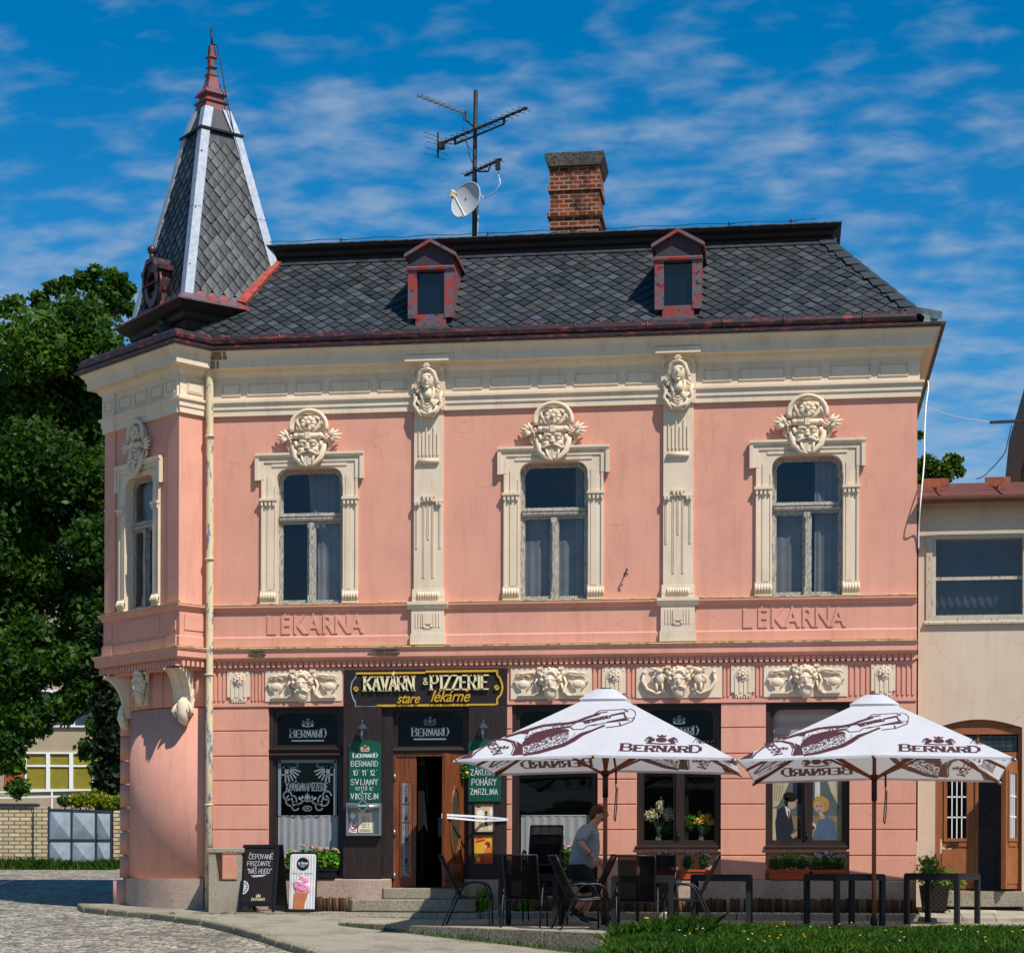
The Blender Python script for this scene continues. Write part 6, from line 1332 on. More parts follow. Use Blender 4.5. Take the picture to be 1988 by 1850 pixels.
for k in range(3): mb.box(-.08, .10, -.0215, -.0205, .065 + k * .016, .071 + k * .016)
mb.build('menu_lines', m_black, pp)
mb = MB(); mb.prism([(0, .36), (.11, .48), (0, .60), (-.11, .48)], -.165, -.145); bd_ = mb.build('badge', m_alu, mc); mb = MB(); mb.prism([(0, .39), (.082, .48), (0, .57), (-.082, .48)], -.168, -.1655); mb.build('badge_face', m_green, bd_)
mb = MB(); brand(mb, 0, .468, .026, FR(-.1695), False, .85); mb.build('badge_name', m_white, bd_)
mb = MB(); mb.prism([(-.195, .26), (-.135, .32), (-.195, .38), (-.255, .32)], -.03, -.024); mb.build('white_sticker', m_white, mc)
mb = MB(M := T(-.18, -.025, .13, 0, 0, R(8))); mb.box(-.06, .06, -.003, 0, -.08, .08); st = mb.build('no_smoking_sign', m_white, mc)
mb = MB(M); mb.tube([(.048 * math.cos(k * PI / 10), -.005, .02 + .048 * math.sin(k * PI / 10)) for k in range(20)], .008, 5, closed=True); mb.bar((-.034, -.005, .054), (.034, -.005, -.014), .012, .004, (0, 1, 0)); mb.build('red_ring', plain('sign_red', S(196, 36, 40), .6), st)
mb = MB(M); mb.box(-.03, .03, -.0045, -.0035, .012, .024); mb.box(-.05, .05, -.0045, -.0035, -.06, -.05); mb.build('black_mark', m_black, st)
def lantern(x, label):
    l = thing('wall_lantern', label, 'lantern', (x, -.05, 3.08), 0, 'lanterns above the green boards'); m = plain('lantern_metal', S(62, 76, 84), .4, .15, 8, .05, .5, .5) if 'lantern_metal' not in bpy.data.materials else bpy.data.materials['lantern_metal']
    mb = MB(); mb.lathe([(.015, .13), (.03, .12), (.04, .10), (.085, .045), (.09, .035)], (0, -.13, 0), 6, False); mb.tube([(0, -.13, .12), (0, -.12, .17), (0, -.06, .17), (0, -.02, .10), (0, 0, .06)], .014, 7); mb.box(-.035, .035, -.02, 0, .0, .12); mb.ball((0, -.13, .145), .02, 8, 6); mb.build('hood_and_bracket', m, l)
    mb = MB(); mb.lathe([(.028, -.12), (.05, .035)], (0, -.13, 0), 6, False); mb.build('glass_shade', glass('lantern_glass', (.8, .82, .82, 1), .12) if 'lantern_glass' not in bpy.data.materials else bpy.data.materials['lantern_glass'], l)
    mb = MB(); mb.lathe([(.034, -.135), (.034, -.12)], (0, -.13, 0), 6, False); mb.build('base_ring', m, l); mb = MB(); mb.ball((0, -.13, -.03), (.018, .018, .04), 8, 6); mb.build('bulb', m_white, l)
lantern(-2.42, 'small blue grey wall lantern above the beer board left of the door'); lantern(-.451, 'small blue grey wall lantern right of the door just above the parasol edge')
def poster(x0, x1, z0, z1, label, bgc, shapes):
    p = thing('framed_poster', label, 'poster', ((x0 + x1) / 2, -.05, (z0 + z1) / 2), 0, 'framed posters right of the door'); a, b = (x1 - x0) / 2, (z1 - z0) / 2
    mb = MB(); mb.ring([(-a, -b), (a, -b), (a, b), (-a, b)], [(-a + .02, -b + .02), (a - .02, -b + .02), (a - .02, b - .02), (-a + .02, b - .02)], -.03, 0); mb.build('frame', m_dkwood, p)
    mb = MB(); mats = [plain('poster_paper', bgc, .6, .1, 6, 0)]; mb.box(-a + .02, a - .02, -.012, -.008, -b + .02, b - .02)
    for k, (pts, col) in enumerate(shapes): mats.append(plain('poster_ink', col, .6, .1, 9, 0)); mb.cur = k + 1; mb.flat(pts, -.0125 - .0003 * k)
    mb.build('print', mats, p)
el2 = lambda x, z, a, b, n=14: [(x + a * math.cos(2 * PI * k / n), z + b * math.sin(2 * PI * k / n)) for k in range(n)]
poster(-.613, -.270, 1.447, 1.921, 'framed beige poster of drinks glasses, upper of two right of the door', S(206, 182, 140), [([(-.10, -.18), (-.03, -.18), (-.02, .0), (-.04, .09), (-.09, .09), (-.12, .0)], S(200, 206, 200)), (el2(-.07, .08, .06, .05), S(235, 236, 230)), ([(-.09, -.14), (-.04, -.14), (-.035, -.03), (-.095, -.03)], S(190, 150, 60)), ([(.01, -.12), (.05, -.12), (.05, .05), (.03, .08), (.01, .05)], S(44, 52, 90)), (el2(.03, .09, .022, .025), S(60, 34, 30)), (el2(.11, .10, .03, .07), S(225, 228, 226)), ([(.05, -.2), (.13, -.2), (.14, -.02), (.09, .0)], S(222, 206, 170)), ([(-.13, .17), (-.06, .17), (-.06, .19), (-.13, .19)], S(50, 40, 40))])
poster(-.621, -.278, .936, 1.418, 'framed orange and yellow poster, lower of two right of the door', S(224, 166, 52), [([(-.15, -.22), (.15, -.22), (.15, -.08), (.05, -.10), (-.02, -.06), (-.15, -.12)], S(206, 82, 30)), ([(-.02, -.06), (.02, .06), (.10, .09), (.14, .02), (.14, -.12), (.04, -.12)], S(210, 120, 44)), (el2(.06, .08, .05, .05), S(120, 46, 24)), (el2(.02, .05, .035, .035), S(226, 170, 110)), ([(-.06, -.05), (.02, -.02), (.02, -.05), (-.05, -.08)], S(228, 176, 116)), ([(-.13, .16), (-.02, .185), (-.02, .21), (-.13, .195)], S(192, 44, 30)), ([(-.13, .11), (.02, .145), (.02, .175), (-.13, .145)], S(192, 44, 30)), (el2(-.09, -.15, .03, .04), S(232, 190, 90)), (el2(-.02, -.17, .035, .03), S(160, 54, 26))])
mb = MB(); TP = lambda p, q, s_: mb.bar(p, q, .004, .032, (0, 0, 1))
le = ML @ Vector((-.8, 0, 0)); TP((le.x - .03, le.y, 1.72), (-.42, -.12, 1.70), 0); TP((-.42, -.12, 1.70), (-.075, -.07, 1.665), 0); TP((le.x - .03, le.y, 1.68), (-.45, -.11, 1.64), 0); TP((-.45, -.11, 1.64), (-.075, -.072, 1.655), 0); mb.box(-.09, -.06, -.08, -.05, 1.64, 1.68)
tag(mb.build('barrier_tape', plain('white_tape', S(226, 228, 236), .4, .12, 20, .1)), 'white tape tying the open door leaf back to the wall', 'tape')
wr = thing('hanging_wreath', 'small green wreath with a yellow flower beside the open door', 'wreath', (-.80, -.10, 2.42))
leaf_obj('greenery', [(0, 0, 0, .085, .06, .135, 520)], .045, toned('box_leaves', [S(40, 76, 28), S(70, 112, 40), S(104, 140, 60)], .6, .3, .15, 0), wr, seed=3, shell=.6)
mb = MB(); mb.ball((.09, -.07, -.02), (.03, .02, .03), 8, 6); mb.build('yellow_flower', m_gold, wr)
# seen through the open door
nt_ = thing('interior_notice', 'grey notice sheet hanging inside the dark doorway', 'notice', (-1.18, .5, 1.6)); mb = MB(); mb.box(-.11, .11, -.01, .01, -.2, .12); mb.build('sheet', plain('notice_grey', S(88, 92, 100), .8), nt_); mb = MB(); mb.prism([(-.03, -.18), (.0, .05), (.02, -.18)], -.015, -.011); mb.build('print', m_white, nt_)
mb = MB(); mb.box(-1.06, -.86, .28, .34, 1.2, 1.72); mb.cur = 1; mb.box(-1.10, -.88, .26, .3, .58, 1.2); tag(mb.build('poster_stand', [plain('blue_board', S(54, 92, 130), .6), plain('grey_blue_board', S(96, 112, 130), .6)]), 'blue grey board standing just inside the entrance', 'board')

# pavement signs
ab = thing('chalk_board', 'black folding chalk board with handwritten drinks beside the concrete bin housing', 'sign board', (-3.93, -.62, .17), R(-13))
A = T(rx=R(-9)); mb = MB(A @ T(0, -.22, 0)); mb.ring([(-.32, .06), (.32, .06), (.32, 1.05), (-.32, 1.05)], [(-.27, .12), (.27, .12), (.27, 1.0), (-.27, 1.0)], -.03, .0); mb.box(-.32, -.28, -.03, 0, -.03, .06); mb.box(.28, .32, -.03, 0, -.03, .06); mb.build('front_frame', m_black, ab)
mb = MB(A @ T(0, -.22, 0)); mb.box(-.27, .27, -.02, -.005, .12, 1.0); pn = mb.build('slate_panel', plain('chalkboard', S(40, 27, 28), .8, .2, 3, .02), ab)
mb = MB(A @ T(0, -.22, 0)); P = FR(-.022)
for txt, x, z, h, wx in (('ČEPOVANÉ', -.20, .82, .075, .68), ('FRIZZANTE', -.22, .71, .07, .66), ('"NÁŠ HUGO"', -.21, .585, .075, .62)): write(mb, txt, x, z, h, P, .085, 5.4, wx * 1.2, .02)
seg(mb, (-.13, .545), (.12, .56), .012, P); seg(mb, (-.10, .53), (.08, .54), .008, P)
for k in range(8): a = R(-90 + 180 * k / 7); seg(mb, (-.265 + .015, .36), (-.25 + .075 * math.cos(a), .36 + .085 * math.sin(a)), .010, P)
ar = [(-.26 + .09 * math.cos(R(a)), .36 + .10 * math.sin(R(a))) for a in range(-90, 91, 15)]
for a, b in zip(ar, ar[1:]): seg(mb, a, b, .016, P)
mb.build('chalk_writing', m_chalk, pn)
mb = MB(A @ T(0, -.22, 0)); brand(mb, .02, .15, .035, P, False, 1.0); emblem(mb, .02, .225, .075, P); mb.build('printed_name', m_ivory, pn)
mb = MB(T(rx=R(9)) @ T(0, .26, 0)); mb.box(-.31, .31, -.02, 0, .06, 1.05); mb.box(-.31, -.27, -.02, 0, -.03, .06); mb.box(.27, .31, -.02, 0, -.03, .06); mb.build('rear_leaf', m_black, ab)
ic = thing('ice_cream_sign', 'striped pavement sign showing a pink ice cream cone by the steps', 'sign board', (-3.30, -.62, .18), R(-6))
MI = T(rx=R(-5)); rr = rrect(-.215, .215, .0, .92, .04, 4); mb = MB(MI); mb.ring([(x * 1.06, .02 + (z - .46) * 1.03 + .46) for x, z in rr], rr, .0, .05); mb.box(-.25, .25, -.03, .3, -.02, .04); mb.box(-.20, .20, .01, .03, .0, .92); mb.build('frame', m_black, ic)
mb = MB(MI); mb.prism(rr, -.012, 0)
for k in range(9): mb.cur = 1; mb.box(-.20 + k * .047, -.178 + k * .047, -.0135, -.0122, .02, .90)
fc = mb.build('striped_panel', [plain('panel_white', S(232, 230, 228), .4), plain('panel_stripe', S(198, 192, 192), .4)], ic)
mb = MB(MI); mb.flat(el2(0, .76, .105, .105, 28), -.016); lg = mb.build('round_logo', m_black, fc)
o = font('logo_script', 'la Panna', .062, m_white, lg, 0, 0, 0, .0006, .001, .35, .82); o.data.transform(MI @ T(0, -.0172, .755))
mb = MB(MI); mb.box(-.07, .07, -.0175, -.0168, .735, .739); mb.box(-.035, .035, -.0175, -.0168, .712, .718); mb.build('logo_line', m_white, lg)
mb = MB(MI); 
for k in range(26): x = -.17 + k * .0132; mb.box(x, x + .009, -.0155, -.0145, .600, .618) if k not in (8, 14) else None
mb.box(-.10, -.04, -.0155, -.0145, .575, .579); mb.cur = 1; mb.box(.04, .09, -.0155, -.0145, .575, .579); mb.build('small_print', [plain('grey_print', S(150, 146, 146), .6), plain('red_dash', S(200, 60, 70), .6)], fc)
mb = MB(MI); mb.prism([(-.115, .30), (.10, .30), (.03, .03), (-.125, .03)], -.030, -.014)
cn_ = mb.build('cone', plain('wafer', S(206, 132, 82), .7, .2, 20), fc)
mb = MB(MI)
for k in range(9): seg(mb, (-.125 + k * .028, .30), (-.125 + k * .02, .03), .005, FR(-.031))
for k in range(8): seg(mb, (-.118 - .0, .04 + k * .032), (.03 + k * .0085, .03 + k * .036), .005, FR(-.0315))
mb.build('wafer_grid', plain('wafer_dark', S(166, 92, 54), .7), cn_)
mb = MB(MI); g = random.Random(2); m_ = [plain('ice_pink', S(226, 150, 176), .6, .1, 20), plain('ice_pink_deep', S(206, 104, 142), .6), plain('ice_pink_pale', S(240, 190, 206), .6)]
for (x, z, a, b, c_) in ((-.0, .36, .13, .10, 0), (-.02, .44, .14, .07, 0), (.02, .50, .09, .06, 0), (-.0, .545, .04, .035, 0), (-.09, .40, .06, .05, 0), (.09, .36, .05, .07, 0), (.02, .28, .05, .07, 0), (.07, .42, .06, .05, 2), (-.05, .47, .07, .03, 2), (0, .33, .08, .03, 1), (.03, .27, .03, .04, 1), (-.06, .36, .06, .02, 1), (.06, .47, .05, .018, 1), (-.03, .42, .08, .015, 1)): mb.cur = c_; mb.ball((x, -.016, z), (a, .012 + .003 * c_, b), 12, 8)
mb.build('ice_cream_scoop', m_, fc)
cb = thing('concrete_bin_housing', 'rough concrete bin housing with an open front next to the downpipe', 'bin housing', (-4.53, -.52, .16))
mb = MB(); mb.box(-.30, .30, -.22, .22, .95, 1.03); mb.build('top_slab', granite('exposed_aggregate', S(128, 118, 100), S(182, 172, 152), 60), cb, bev=.015)
m_agg = bpy.data.materials['exposed_aggregate']
for x0, x1 in ((-.27, -.16), (.19, .27)): mb = MB(); mb.box(x0, x1, -.2, .2, 0, .95); mb.build('side_panel', m_agg, cb)
mb = MB(); mb.box(-.16, .19, -.2, -.12, 0, .50); mb.build('front_panel', m_agg, cb)

# flower boxes
m_flowerpink = toned('sedum_heads', [S(200, 140, 150), S(222, 178, 176), S(170, 170, 110)], .8, .1, .1, 0, .2)
m_sedum = toned('sedum_leaves', [S(54, 100, 24), S(96, 148, 36), S(140, 180, 50)], .5, .35, .1, 0, .3)
m_herb = toned('herb_leaves', [S(38, 62, 34), S(62, 92, 46), S(92, 118, 66)], .6, .3, .1, 0, .25)
m_lav = toned('lavender_tips', [S(74, 60, 92), S(110, 94, 132), S(90, 100, 70)], .8, .1, .1, 0, .2)
m_terra = plain('terracotta', S(176, 78, 44), .75, .12, 5, .1); m_blackbox = plain('black_plastic', S(30, 30, 32), .5, .1)
def trough(name, label, group, x, y, z, w, d, h, mat, plants):
    p = thing(name, label, 'flower box', (x, y, z), 0, group); mb = MB(); n = 4
    o = [(-w / 2 * .93, -d / 2 * .85), (w / 2 * .93, -d / 2 * .85), (w / 2 * .93, d / 2 * .85), (-w / 2 * .93, d / 2 * .85)]; t_ = [(a / .93, b / .85) for a, b in o]
    v = [(a, b, 0) for a, b in o] + [(a, b, h) for a, b in t_]; mb.add(v, [(3, 2, 1, 0)] + [(i, (i + 1) % 4, (i + 1) % 4 + 4, i + 4) for i in range(4)]); mb.box(-w / 2 - .012, w / 2 + .012, -d / 2 - .012, d / 2 + .012, h - .03, h); mb.build('trough', mat, p)
    for i, (lobes, size, mt, nm, sd, asp) in enumerate(plants): leaf_obj(nm, lobes, size, mt, p, seed=sd, shell=.1, aspect=asp, up=.3)
g = random.Random(3)
def sedum(x, w, sd, label):
    lob = [(-w / 2 + w * (k + .5) / 5, 0, .27 + .05 * g.random(), w / 8, .09, .17, 260) for k in range(5)]
    fl = [(-w / 2 + w * (k + .5) / 7 + g.uniform(-.02, .02), -.03, .46 + g.uniform(-.06, .06), .055, .045, .02, 160) for k in range(7)]
    trough('flower_trough', label, 'black flower troughs on the plinth', x, -.0, .716, w, .2, .15, m_blackbox, [(lob, .085, m_sedum, 'leaves', sd, 1.3), (fl, .028, m_flowerpink, 'flower_heads', sd + 1, 1.1)])
sedum(-3.28, .86, 41, 'black trough of pink flowering sedum behind the ice cream sign'); sedum(.72, .80, 43, 'black trough of sedum behind the man and the stacked chairs')
def herb(x, w, label, kind, sd):
    lob = []; lv = []
    for k in range(3 if w > .5 else 2):
        q = -w / 2 + w * (k + .5) / (3 if w > .5 else 2); lob.append((q, 0, .25 + .04 * (k % 2), w / 5, .09, .15, 700)); lv.append((q, 0, .37 + .03 * (k % 2), w / 5, .09, .07, 170))
    pl = [(lob, .06, m_herb, 'leaves', sd, 5)]
    if kind: pl.append((lv, .035, m_lav, 'flower_spikes', sd + 1, 2.5))
    trough('terracotta_trough', label, 'terracotta flower boxes under the windows', x, .0, .716, w, .17, .15, m_terra, pl)
herb(2.42, .42, 'short terracotta trough of lavender, left one below the vases window', 1, 51); herb(2.94, .50, 'terracotta trough of lavender, right one below the vases window', 1, 53)
herb(4.40, .64, 'terracotta trough of green herbs, left one below the painted window', 0, 55); herb(5.02, .52, 'terracotta trough of dark lavender, right one below the painted window', 1, 57)
# vases inside the window
m_vase = glass('vase_glass', (.8, .9, .85, 1), .1)
def vase(x, label, cat_parts, sd):
    p = thing('flower_vase', label, 'vase', (x, .30, 1.335), 0, 'vases in the window'); mb = MB(); mb.lathe([(.045, 0), (.055, .01), (.04, .12), (.06, .22)], (0, 0, 0), 12); mb.build('glass_vase', m_vase, p)
    mb = MB(); gg = random.Random(sd)
    for k in range(16): a = gg.uniform(0, 6.28); r = gg.uniform(.02, .2); mb.tube([(0, 0, .02), (r * .4 * math.cos(a), r * .15 * math.sin(a), .2), (r * math.cos(a), r * .3 * math.sin(a), gg.uniform(.3, .48))], .004, 4)
    mb.build('stems', m_herb, p)
    for nm, lob, size, mt, asp in cat_parts: leaf_obj(nm, lob, size, mt, p, seed=sd, shell=.1, aspect=asp)
m_dried = toned('dried_blossom', [S(214, 206, 172), S(232, 226, 206), S(222, 214, 186), S(158, 142, 192)], .8, .1, .1, 0, .2)
m_tulip = toned('tulips', [S(230, 176, 20), S(240, 200, 40), S(220, 226, 190)], .5, .3, .1, 0, .2)
vase(2.33, 'glass vase of tall pale and lilac meadow flowers in the window', [('blossom', [(-.13, 0, .40, .13, .05, .10, 320), (.02, 0, .55, .08, .05, .12, 220), (.16, 0, .42, .10, .05, .12, 260)], .035, m_dried, 1.2), ('leaves', [(.12, .03, .22, .13, .04, .12, 160)], .06, m_herb, 3)], 61)
vase(3.02, 'glass vase of yellow and white tulips in the window', [('blossom', [(-.05, 0, .30, .10, .05, .05, 130), (.16, 0, .30, .10, .05, .05, 130), (.06, 0, .38, .10, .05, .04, 80)], .06, m_tulip, 1.3), ('leaves', [(-.18, .02, .30, .10, .04, .12, 240), (.05, 0, .2, .12, .04, .1, 140)], .06, m_sedum, 2.5)], 63)
mb = MB(); mb.box(2.0, 3.32, .14, .40, 1.29, 1.335); mb.build('inner_sill', m_white, w3)
# plants by the steps and the basket by the neighbour's door
sp = thing('daylily_clump', 'clump of narrow green leaves at the right end of the steps', 'plant', (-.40, -.45, .17)); leaf_obj('leaves', [(0, 0, .2, .16, .14, .2, 500)], .16, m_sedum, sp, seed=71, shell=.1, aspect=7, up=.1); mb = MB(); mb.tube([(0, 0, 0), (.02, 0, .15)], .02, 6); mb.build('stem', m_herb, sp)
sp = thing('daylily_clump', 'small leafy clump in the gravel beside the stacked chairs', 'plant', (.28, -.42, .17)); leaf_obj('leaves', [(0, 0, .1, .14, .1, .1, 260)], .10, m_sedum, sp, seed=72, shell=.1, aspect=5, up=.1); mb = MB(); mb.tube([(0, 0, 0), (.02, 0, .08)], .02, 6); mb.build('stem', m_herb, sp)
t = NT('dark_wicker'); t.set(.6, .3); wv = t.new('TexChecker', Scale=26.0); t.l(t.co(), wv.inputs['Vector']); wv.inputs[1].default_value = S(52, 40, 34); wv.inputs[2].default_value = S(20, 16, 14); t.base(wv.outputs[0]); t.bump(wv.outputs[1], .8, .02)
bp = thing('basket_planter', 'dark wicker planter with a bushy shrub beside the brown door', 'planter', (6.62, -.28, .235))
mb = MB(T(rz=R(45))); mb.lathe([(.24, 0), (.31, .40), (.29, .40), (.28, .36)], (0, 0, 0), 4, False); mb.build('basket', t.m, bp)
leaf_obj('shrub', [(-.05, 0, .56, .26, .2, .2, 900), (.2, 0, .5, .24, .16, .15, 500), (.34, -.02, .42, .14, .1, .12, 200), (-.1, 0, .74, .2, .15, .14, 300)], .065, toned('small_shrub_leaves', [S(62, 92, 30), S(104, 136, 50), S(150, 170, 90)], .6, .3, .1, 0, .3), bp, seed=81, shell=.1, aspect=2.5)
mb = MB(T(7.2, -.1, .235, R(4))); mb.box(-.35, .35, -.2, .2, -.02, .015); tag(mb.build('door_mat', plain('worn_pale_mat', S(196, 188, 172), .9, .2, 6, .3)), 'pale worn mat on the pavement before the brown door', 'mat')
# ================================================================ parasols
m_canvas = cloth('white_canvas', S(222, 222, 227), .38, .04); m_pole = wood('oiled_parasol_wood', S(104, 52, 22), S(144, 78, 36)); m_polesh = plain('dark_sleeve', S(40, 26, 22), .5)
HW, TW, ZB, ZT = 1.95, .20, 2.31, 3.31
def cpos(a, t, lift):
    h = min(max(t / 2.02, -.05), 1); w = HW * (1 - h) + TW * h; s = min(1, abs(a) / max(w, 1e-4)); z = (ZB + .05 * (1 - s)) * (1 - h) + ZT * h + .02 * math.sin(PI * h) * (1 - s)
    return Vector((a, -w - .42 * lift, z + .9 * lift))
def vpt(x, y):
    u = (1350 + x / 3.0585) / 1.62173; v = (2050 + y / 3.0585) / 1.62173; h = (1470 - v) / 120.0
    return ((u - 1151 - 23 * h) / (141 - 8 * h), h * 2.02)
um = thing('parasol', 'white printed parasol standing over the man and the black chairs', 'parasol', (0, 0, 0), 0, 'beer parasols on the terrace')
mb = MB(); n = 12; m_ = 8
for q in range(4):
    rt = Matrix.Rotation(q * PI / 2, 4, 'Z'); v = []
    for j in range(m_ + 1):
        t_ = 2.02 * j / m_; w = HW * (1 - j / m_) + TW * j / m_
        for i in range(n + 1): v.append(rt @ cpos(w * (2 * i / n - 1), t_, 0))
    mb.add(v, [(j * (n + 1) + i, j * (n + 1) + i + 1, (j + 1) * (n + 1) + i + 1, (j + 1) * (n + 1) + i) for j in range(m_) for i in range(n)], True)
    e = [rt @ cpos(HW * (2 * i / n - 1), 0, 0) for i in range(n + 1)]; d_ = [p + Vector((0, 0, -.035)) for p in e]; mb.add(e + d_, [(i, i + 1, n + 2 + i, n + 1 + i) for i in range(n)])
mb.build('canopy', m_canvas, um)
mb = MB(); 
prof = [(.36, 3.265), (.30, 3.31), (.2, 3.39), (.12, 3.43)]
v = [];
for h, z in prof: v += [(x, y, z) for x, y in ((-h, -h), (0, -h * 1.04), (h, -h), (h * 1.04, 0), (h, h), (0, h * 1.04), (-h, h), (-h * 1.04, 0))]
mb.add(v, [(i * 8 + k, i * 8 + (k + 1) % 8, (i + 1) * 8 + (k + 1) % 8, (i + 1) * 8 + k) for i in range(3) for k in range(8)] + [tuple(range(24, 32))], True); mb.build('vent_cap', m_canvas, um)
mb = MB(); mb.lathe([(.09, 3.425), (.09, 3.45)], (0, 0, 0), 14); mb.build('top_disc', m_black, um)
def prints(q, lift, mat, nm, full=True):
    rt = Matrix.Rotation(q * PI / 2, 4, 'Z'); P = lambda a, t: rt @ cpos(a, t, lift); P2 = lambda a, t: rt @ cpos(a, t, lift * 1.6)
    mb = MB(); brand(mb, .93, .14, .185, P, False, .9); emblem(mb, .93, .52, .40, P)
    for k in range(6): seg(mb, (1.38 + .05 * k, .46), (1.40 + .05 * k, .53), .012, P)
    mb.build(nm + '_lettering', mat, um)
    mb = MB(); V = lambda pts: [vpt(*p) for p in pts]
    def poly(pts, PP=P):
        p = V(pts); A_ = sum(a[0] * b[1] - b[0] * a[1] for a, b in zip(p, p[1:] + p[:1]))
        if A_ < 0: p = p[::-1]
        mb.add([PP(*c) for c in p], [tuple(range(len(p)))])
    def line(pts, w):
        p = V(pts)
        for a, b in zip(p, p[1:]): seg(mb, a, b, w, P)
    poly([(880, 880), (960, 830), (1060, 800), (1180, 775), (1320, 765), (1340, 790), (1240, 812), (1120, 845), (1060, 875), (960, 895), (890, 925)])
    poly([(890, 995), (1040, 970), (1160, 935), (1290, 905), (1400, 845), (1460, 812), (1570, 785), (1690, 735), (1700, 750), (1570, 805), (1480, 840), (1400, 892), (1300, 937), (1170, 967), (1040, 997), (890, 1012)])
    poly([(700, 812), (860, 765), (940, 745), (1080, 708), (1200, 700), (1330, 697), (1420, 682), (1500, 652), (1640, 612), (1650, 632), (1510, 674), (1420, 708), (1330, 724), (1200, 724), (1090, 732), (955, 768), (932, 800), (860, 792), (720, 828)])
    poly([(905, 850), (1000, 790), (1120, 762), (1260, 742), (1350, 735), (1330, 752), (1200, 775), (1080, 795), (980, 832), (900, 880)])
    poly([(235, 1022), (400, 945), (380, 985), (350, 1018)]); poly([(820, 868), (885, 905), (890, 1000), (800, 1003), (835, 935)])
    line([(600, 845), (700, 838), (795, 870), (822, 935), (790, 1003)], .035); line([(640, 850), (690, 848), (775, 878), (795, 930), (770, 995)], .014); line([(365, 1015), (420, 960), (560, 870), (640, 838)], .03)
    line([(1350, 742), (1420, 702), (1500, 692), (1880, 602), (1900, 660), (1530, 745), (1480, 776), (1385, 776), (1350, 742)], .02); poly([(1480, 690), (1880, 595), (1890, 612), (1500, 705)]); poly([(1540, 745), (1905, 660), (1940, 680), (1700, 720), (1600, 745)])
    line([(1905 + 55 * math.cos(k * PI / 8) + 40, 612 + 50 * math.sin(k * PI / 8)) for k in range(17)], .012)
    line([(1590, 628), (1650, 588), (1890, 566), (1925, 592)], .022); line([(1600, 645), (1660, 612), (1720, 600)], .03); line([(1710, 765), (1850, 742), (1965, 690), (1988, 655)], .022); line([(1850, 742), (1840, 710)], .02)
    a0 = vpt(1512, 722); a1 = vpt(1770, 660); ang = math.atan2(a1[1] - a0[1], a1[0] - a0[0]); L_ = math.dist(a0, a1); cx_, sx_ = math.cos(ang), math.sin(ang)
    write(mb, 'BERNARD', 0, 0, .095, lambda x, z: P(a0[0] + x * cx_ - z * sx_, a0[1] + x * sx_ + z * cx_), .26, 5.6, L_ / twidth('BERNARD', .095, 5.6, 1), 0, True)
    b0 = vpt(560, 868); b1 = vpt(640, 1000); ang2 = math.atan2(b1[1] - b0[1], b1[0] - b0[0]); c2, s2 = math.cos(ang2), math.sin(ang2); L2 = math.dist(b0, b1)
    write(mb, 'BERN', 0, 0, .13, lambda x, z: P(b0[0] + x * c2 - z * s2 - .06, b0[1] + x * s2 + z * c2), .24, 5.6, L2 / twidth('BERN', .13, 5.6, 1), 0, True)
    e0 = vpt(700, 925); emblem(mb, e0[0], e0[1], .13, P2)
    g = random.Random(5)
    for k in range(700):
        t_ = g.random(); x = 900 + 440 * t_; y = 905 - 120 * t_ + g.gauss(0, 46); p0 = vpt(x, y); r = g.uniform(.008, .02); mb.add([P(p0[0] + r * math.cos(j * 2.1), p0[1] + r * math.sin(j * 2.1)) for j in range(3)], [(0, 1, 2)])
    for k in range(180): t_ = g.random(); p0 = vpt(900 + 500 * t_, 985 - 120 * t_ * t_ - g.uniform(0, 55)); r = g.uniform(.006, .014); mb.add([P(p0[0] + r * math.cos(j * 2.1), p0[1] + r * math.sin(j * 2.1)) for j in range(3)], [(0, 1, 2)])
    mb.build(nm + '_bottle_drawing', mat, um)
prints(0, .006, m_maroon, 'printed'); prints(2, .006, m_maroon, 'printed')
for q in (1, 2, 3): prints(q, -.006, m_maroon_l, 'bleeding')
mb = MB(); mb.tube([(0, 0, 0), (0, 0, 2.0)], .034, 10); mb.build('pole', m_pole, um); mb = MB(); mb.tube([(0, 0, 1.86), (0, 0, 2.25)], .043, 10); mb.build('pole_sleeve', m_polesh, um)
mb = MB(); mb.tube([(0, 0, 2.22), (0, 0, 3.42)], .030, 10); mb.build('pole', m_pole, um)
for k in range(8):
    a = k * PI / 4; r = HW * (math.sqrt(2) if k % 2 else 1.0); c_, s_ = math.cos(a), math.sin(a); zE = ZB + (.0 if k % 2 else .05)
    mb = MB(); p0 = Vector((c_ * .05, s_ * .05, 3.27)); p1 = Vector((c_ * r * 1.005, s_ * r * 1.005, zE - .035)); mb.bar(p0 - Vector((0, 0, .03)), p1, .03, .04); rb = mb.build('rib', m_pole, um)
    mb = MB(); md = p0.lerp(p1, .52); mb.bar((c_ * .05, s_ * .05, 2.20), md - Vector((0, 0, .03)), .022, .032); mb.build('strut', m_pole, um)
    if k % 2: mb = MB(); mb.ball(p1 + Vector((c_ * .02, s_ * .02, -.005)), .028, 8, 6); mb.build('end_cap', m_alu, rb)
mb = MB(); mb.lathe([(.055, 2.17), (.06, 2.18), (.06, 2.24), (.045, 2.25)], (0, 0, 0), 12); mb.build('runner', m_polesh, um)
mb = MB(); mb.tube([(.16, -.12, 2.22), (.17, -.12, 1.95), (.14, -.12, 1.55), (.16, -.13, 1.50), (.18, -.12, 1.7), (.19, -.12, 2.0)], .009, 5); mb.tube([(.17, -.12, 2.25), (.17, -.12, 2.05)], .016, 6); mb.build('pull_cord', m_black, um)
mb = MB(); mb.lathe([(.055, 0), (.055, .12), (.045, .14)], (0, 0, 0), 12); mb.build('ground_socket', m_iron, um)
um.location = (1.731, -2.62, .05)
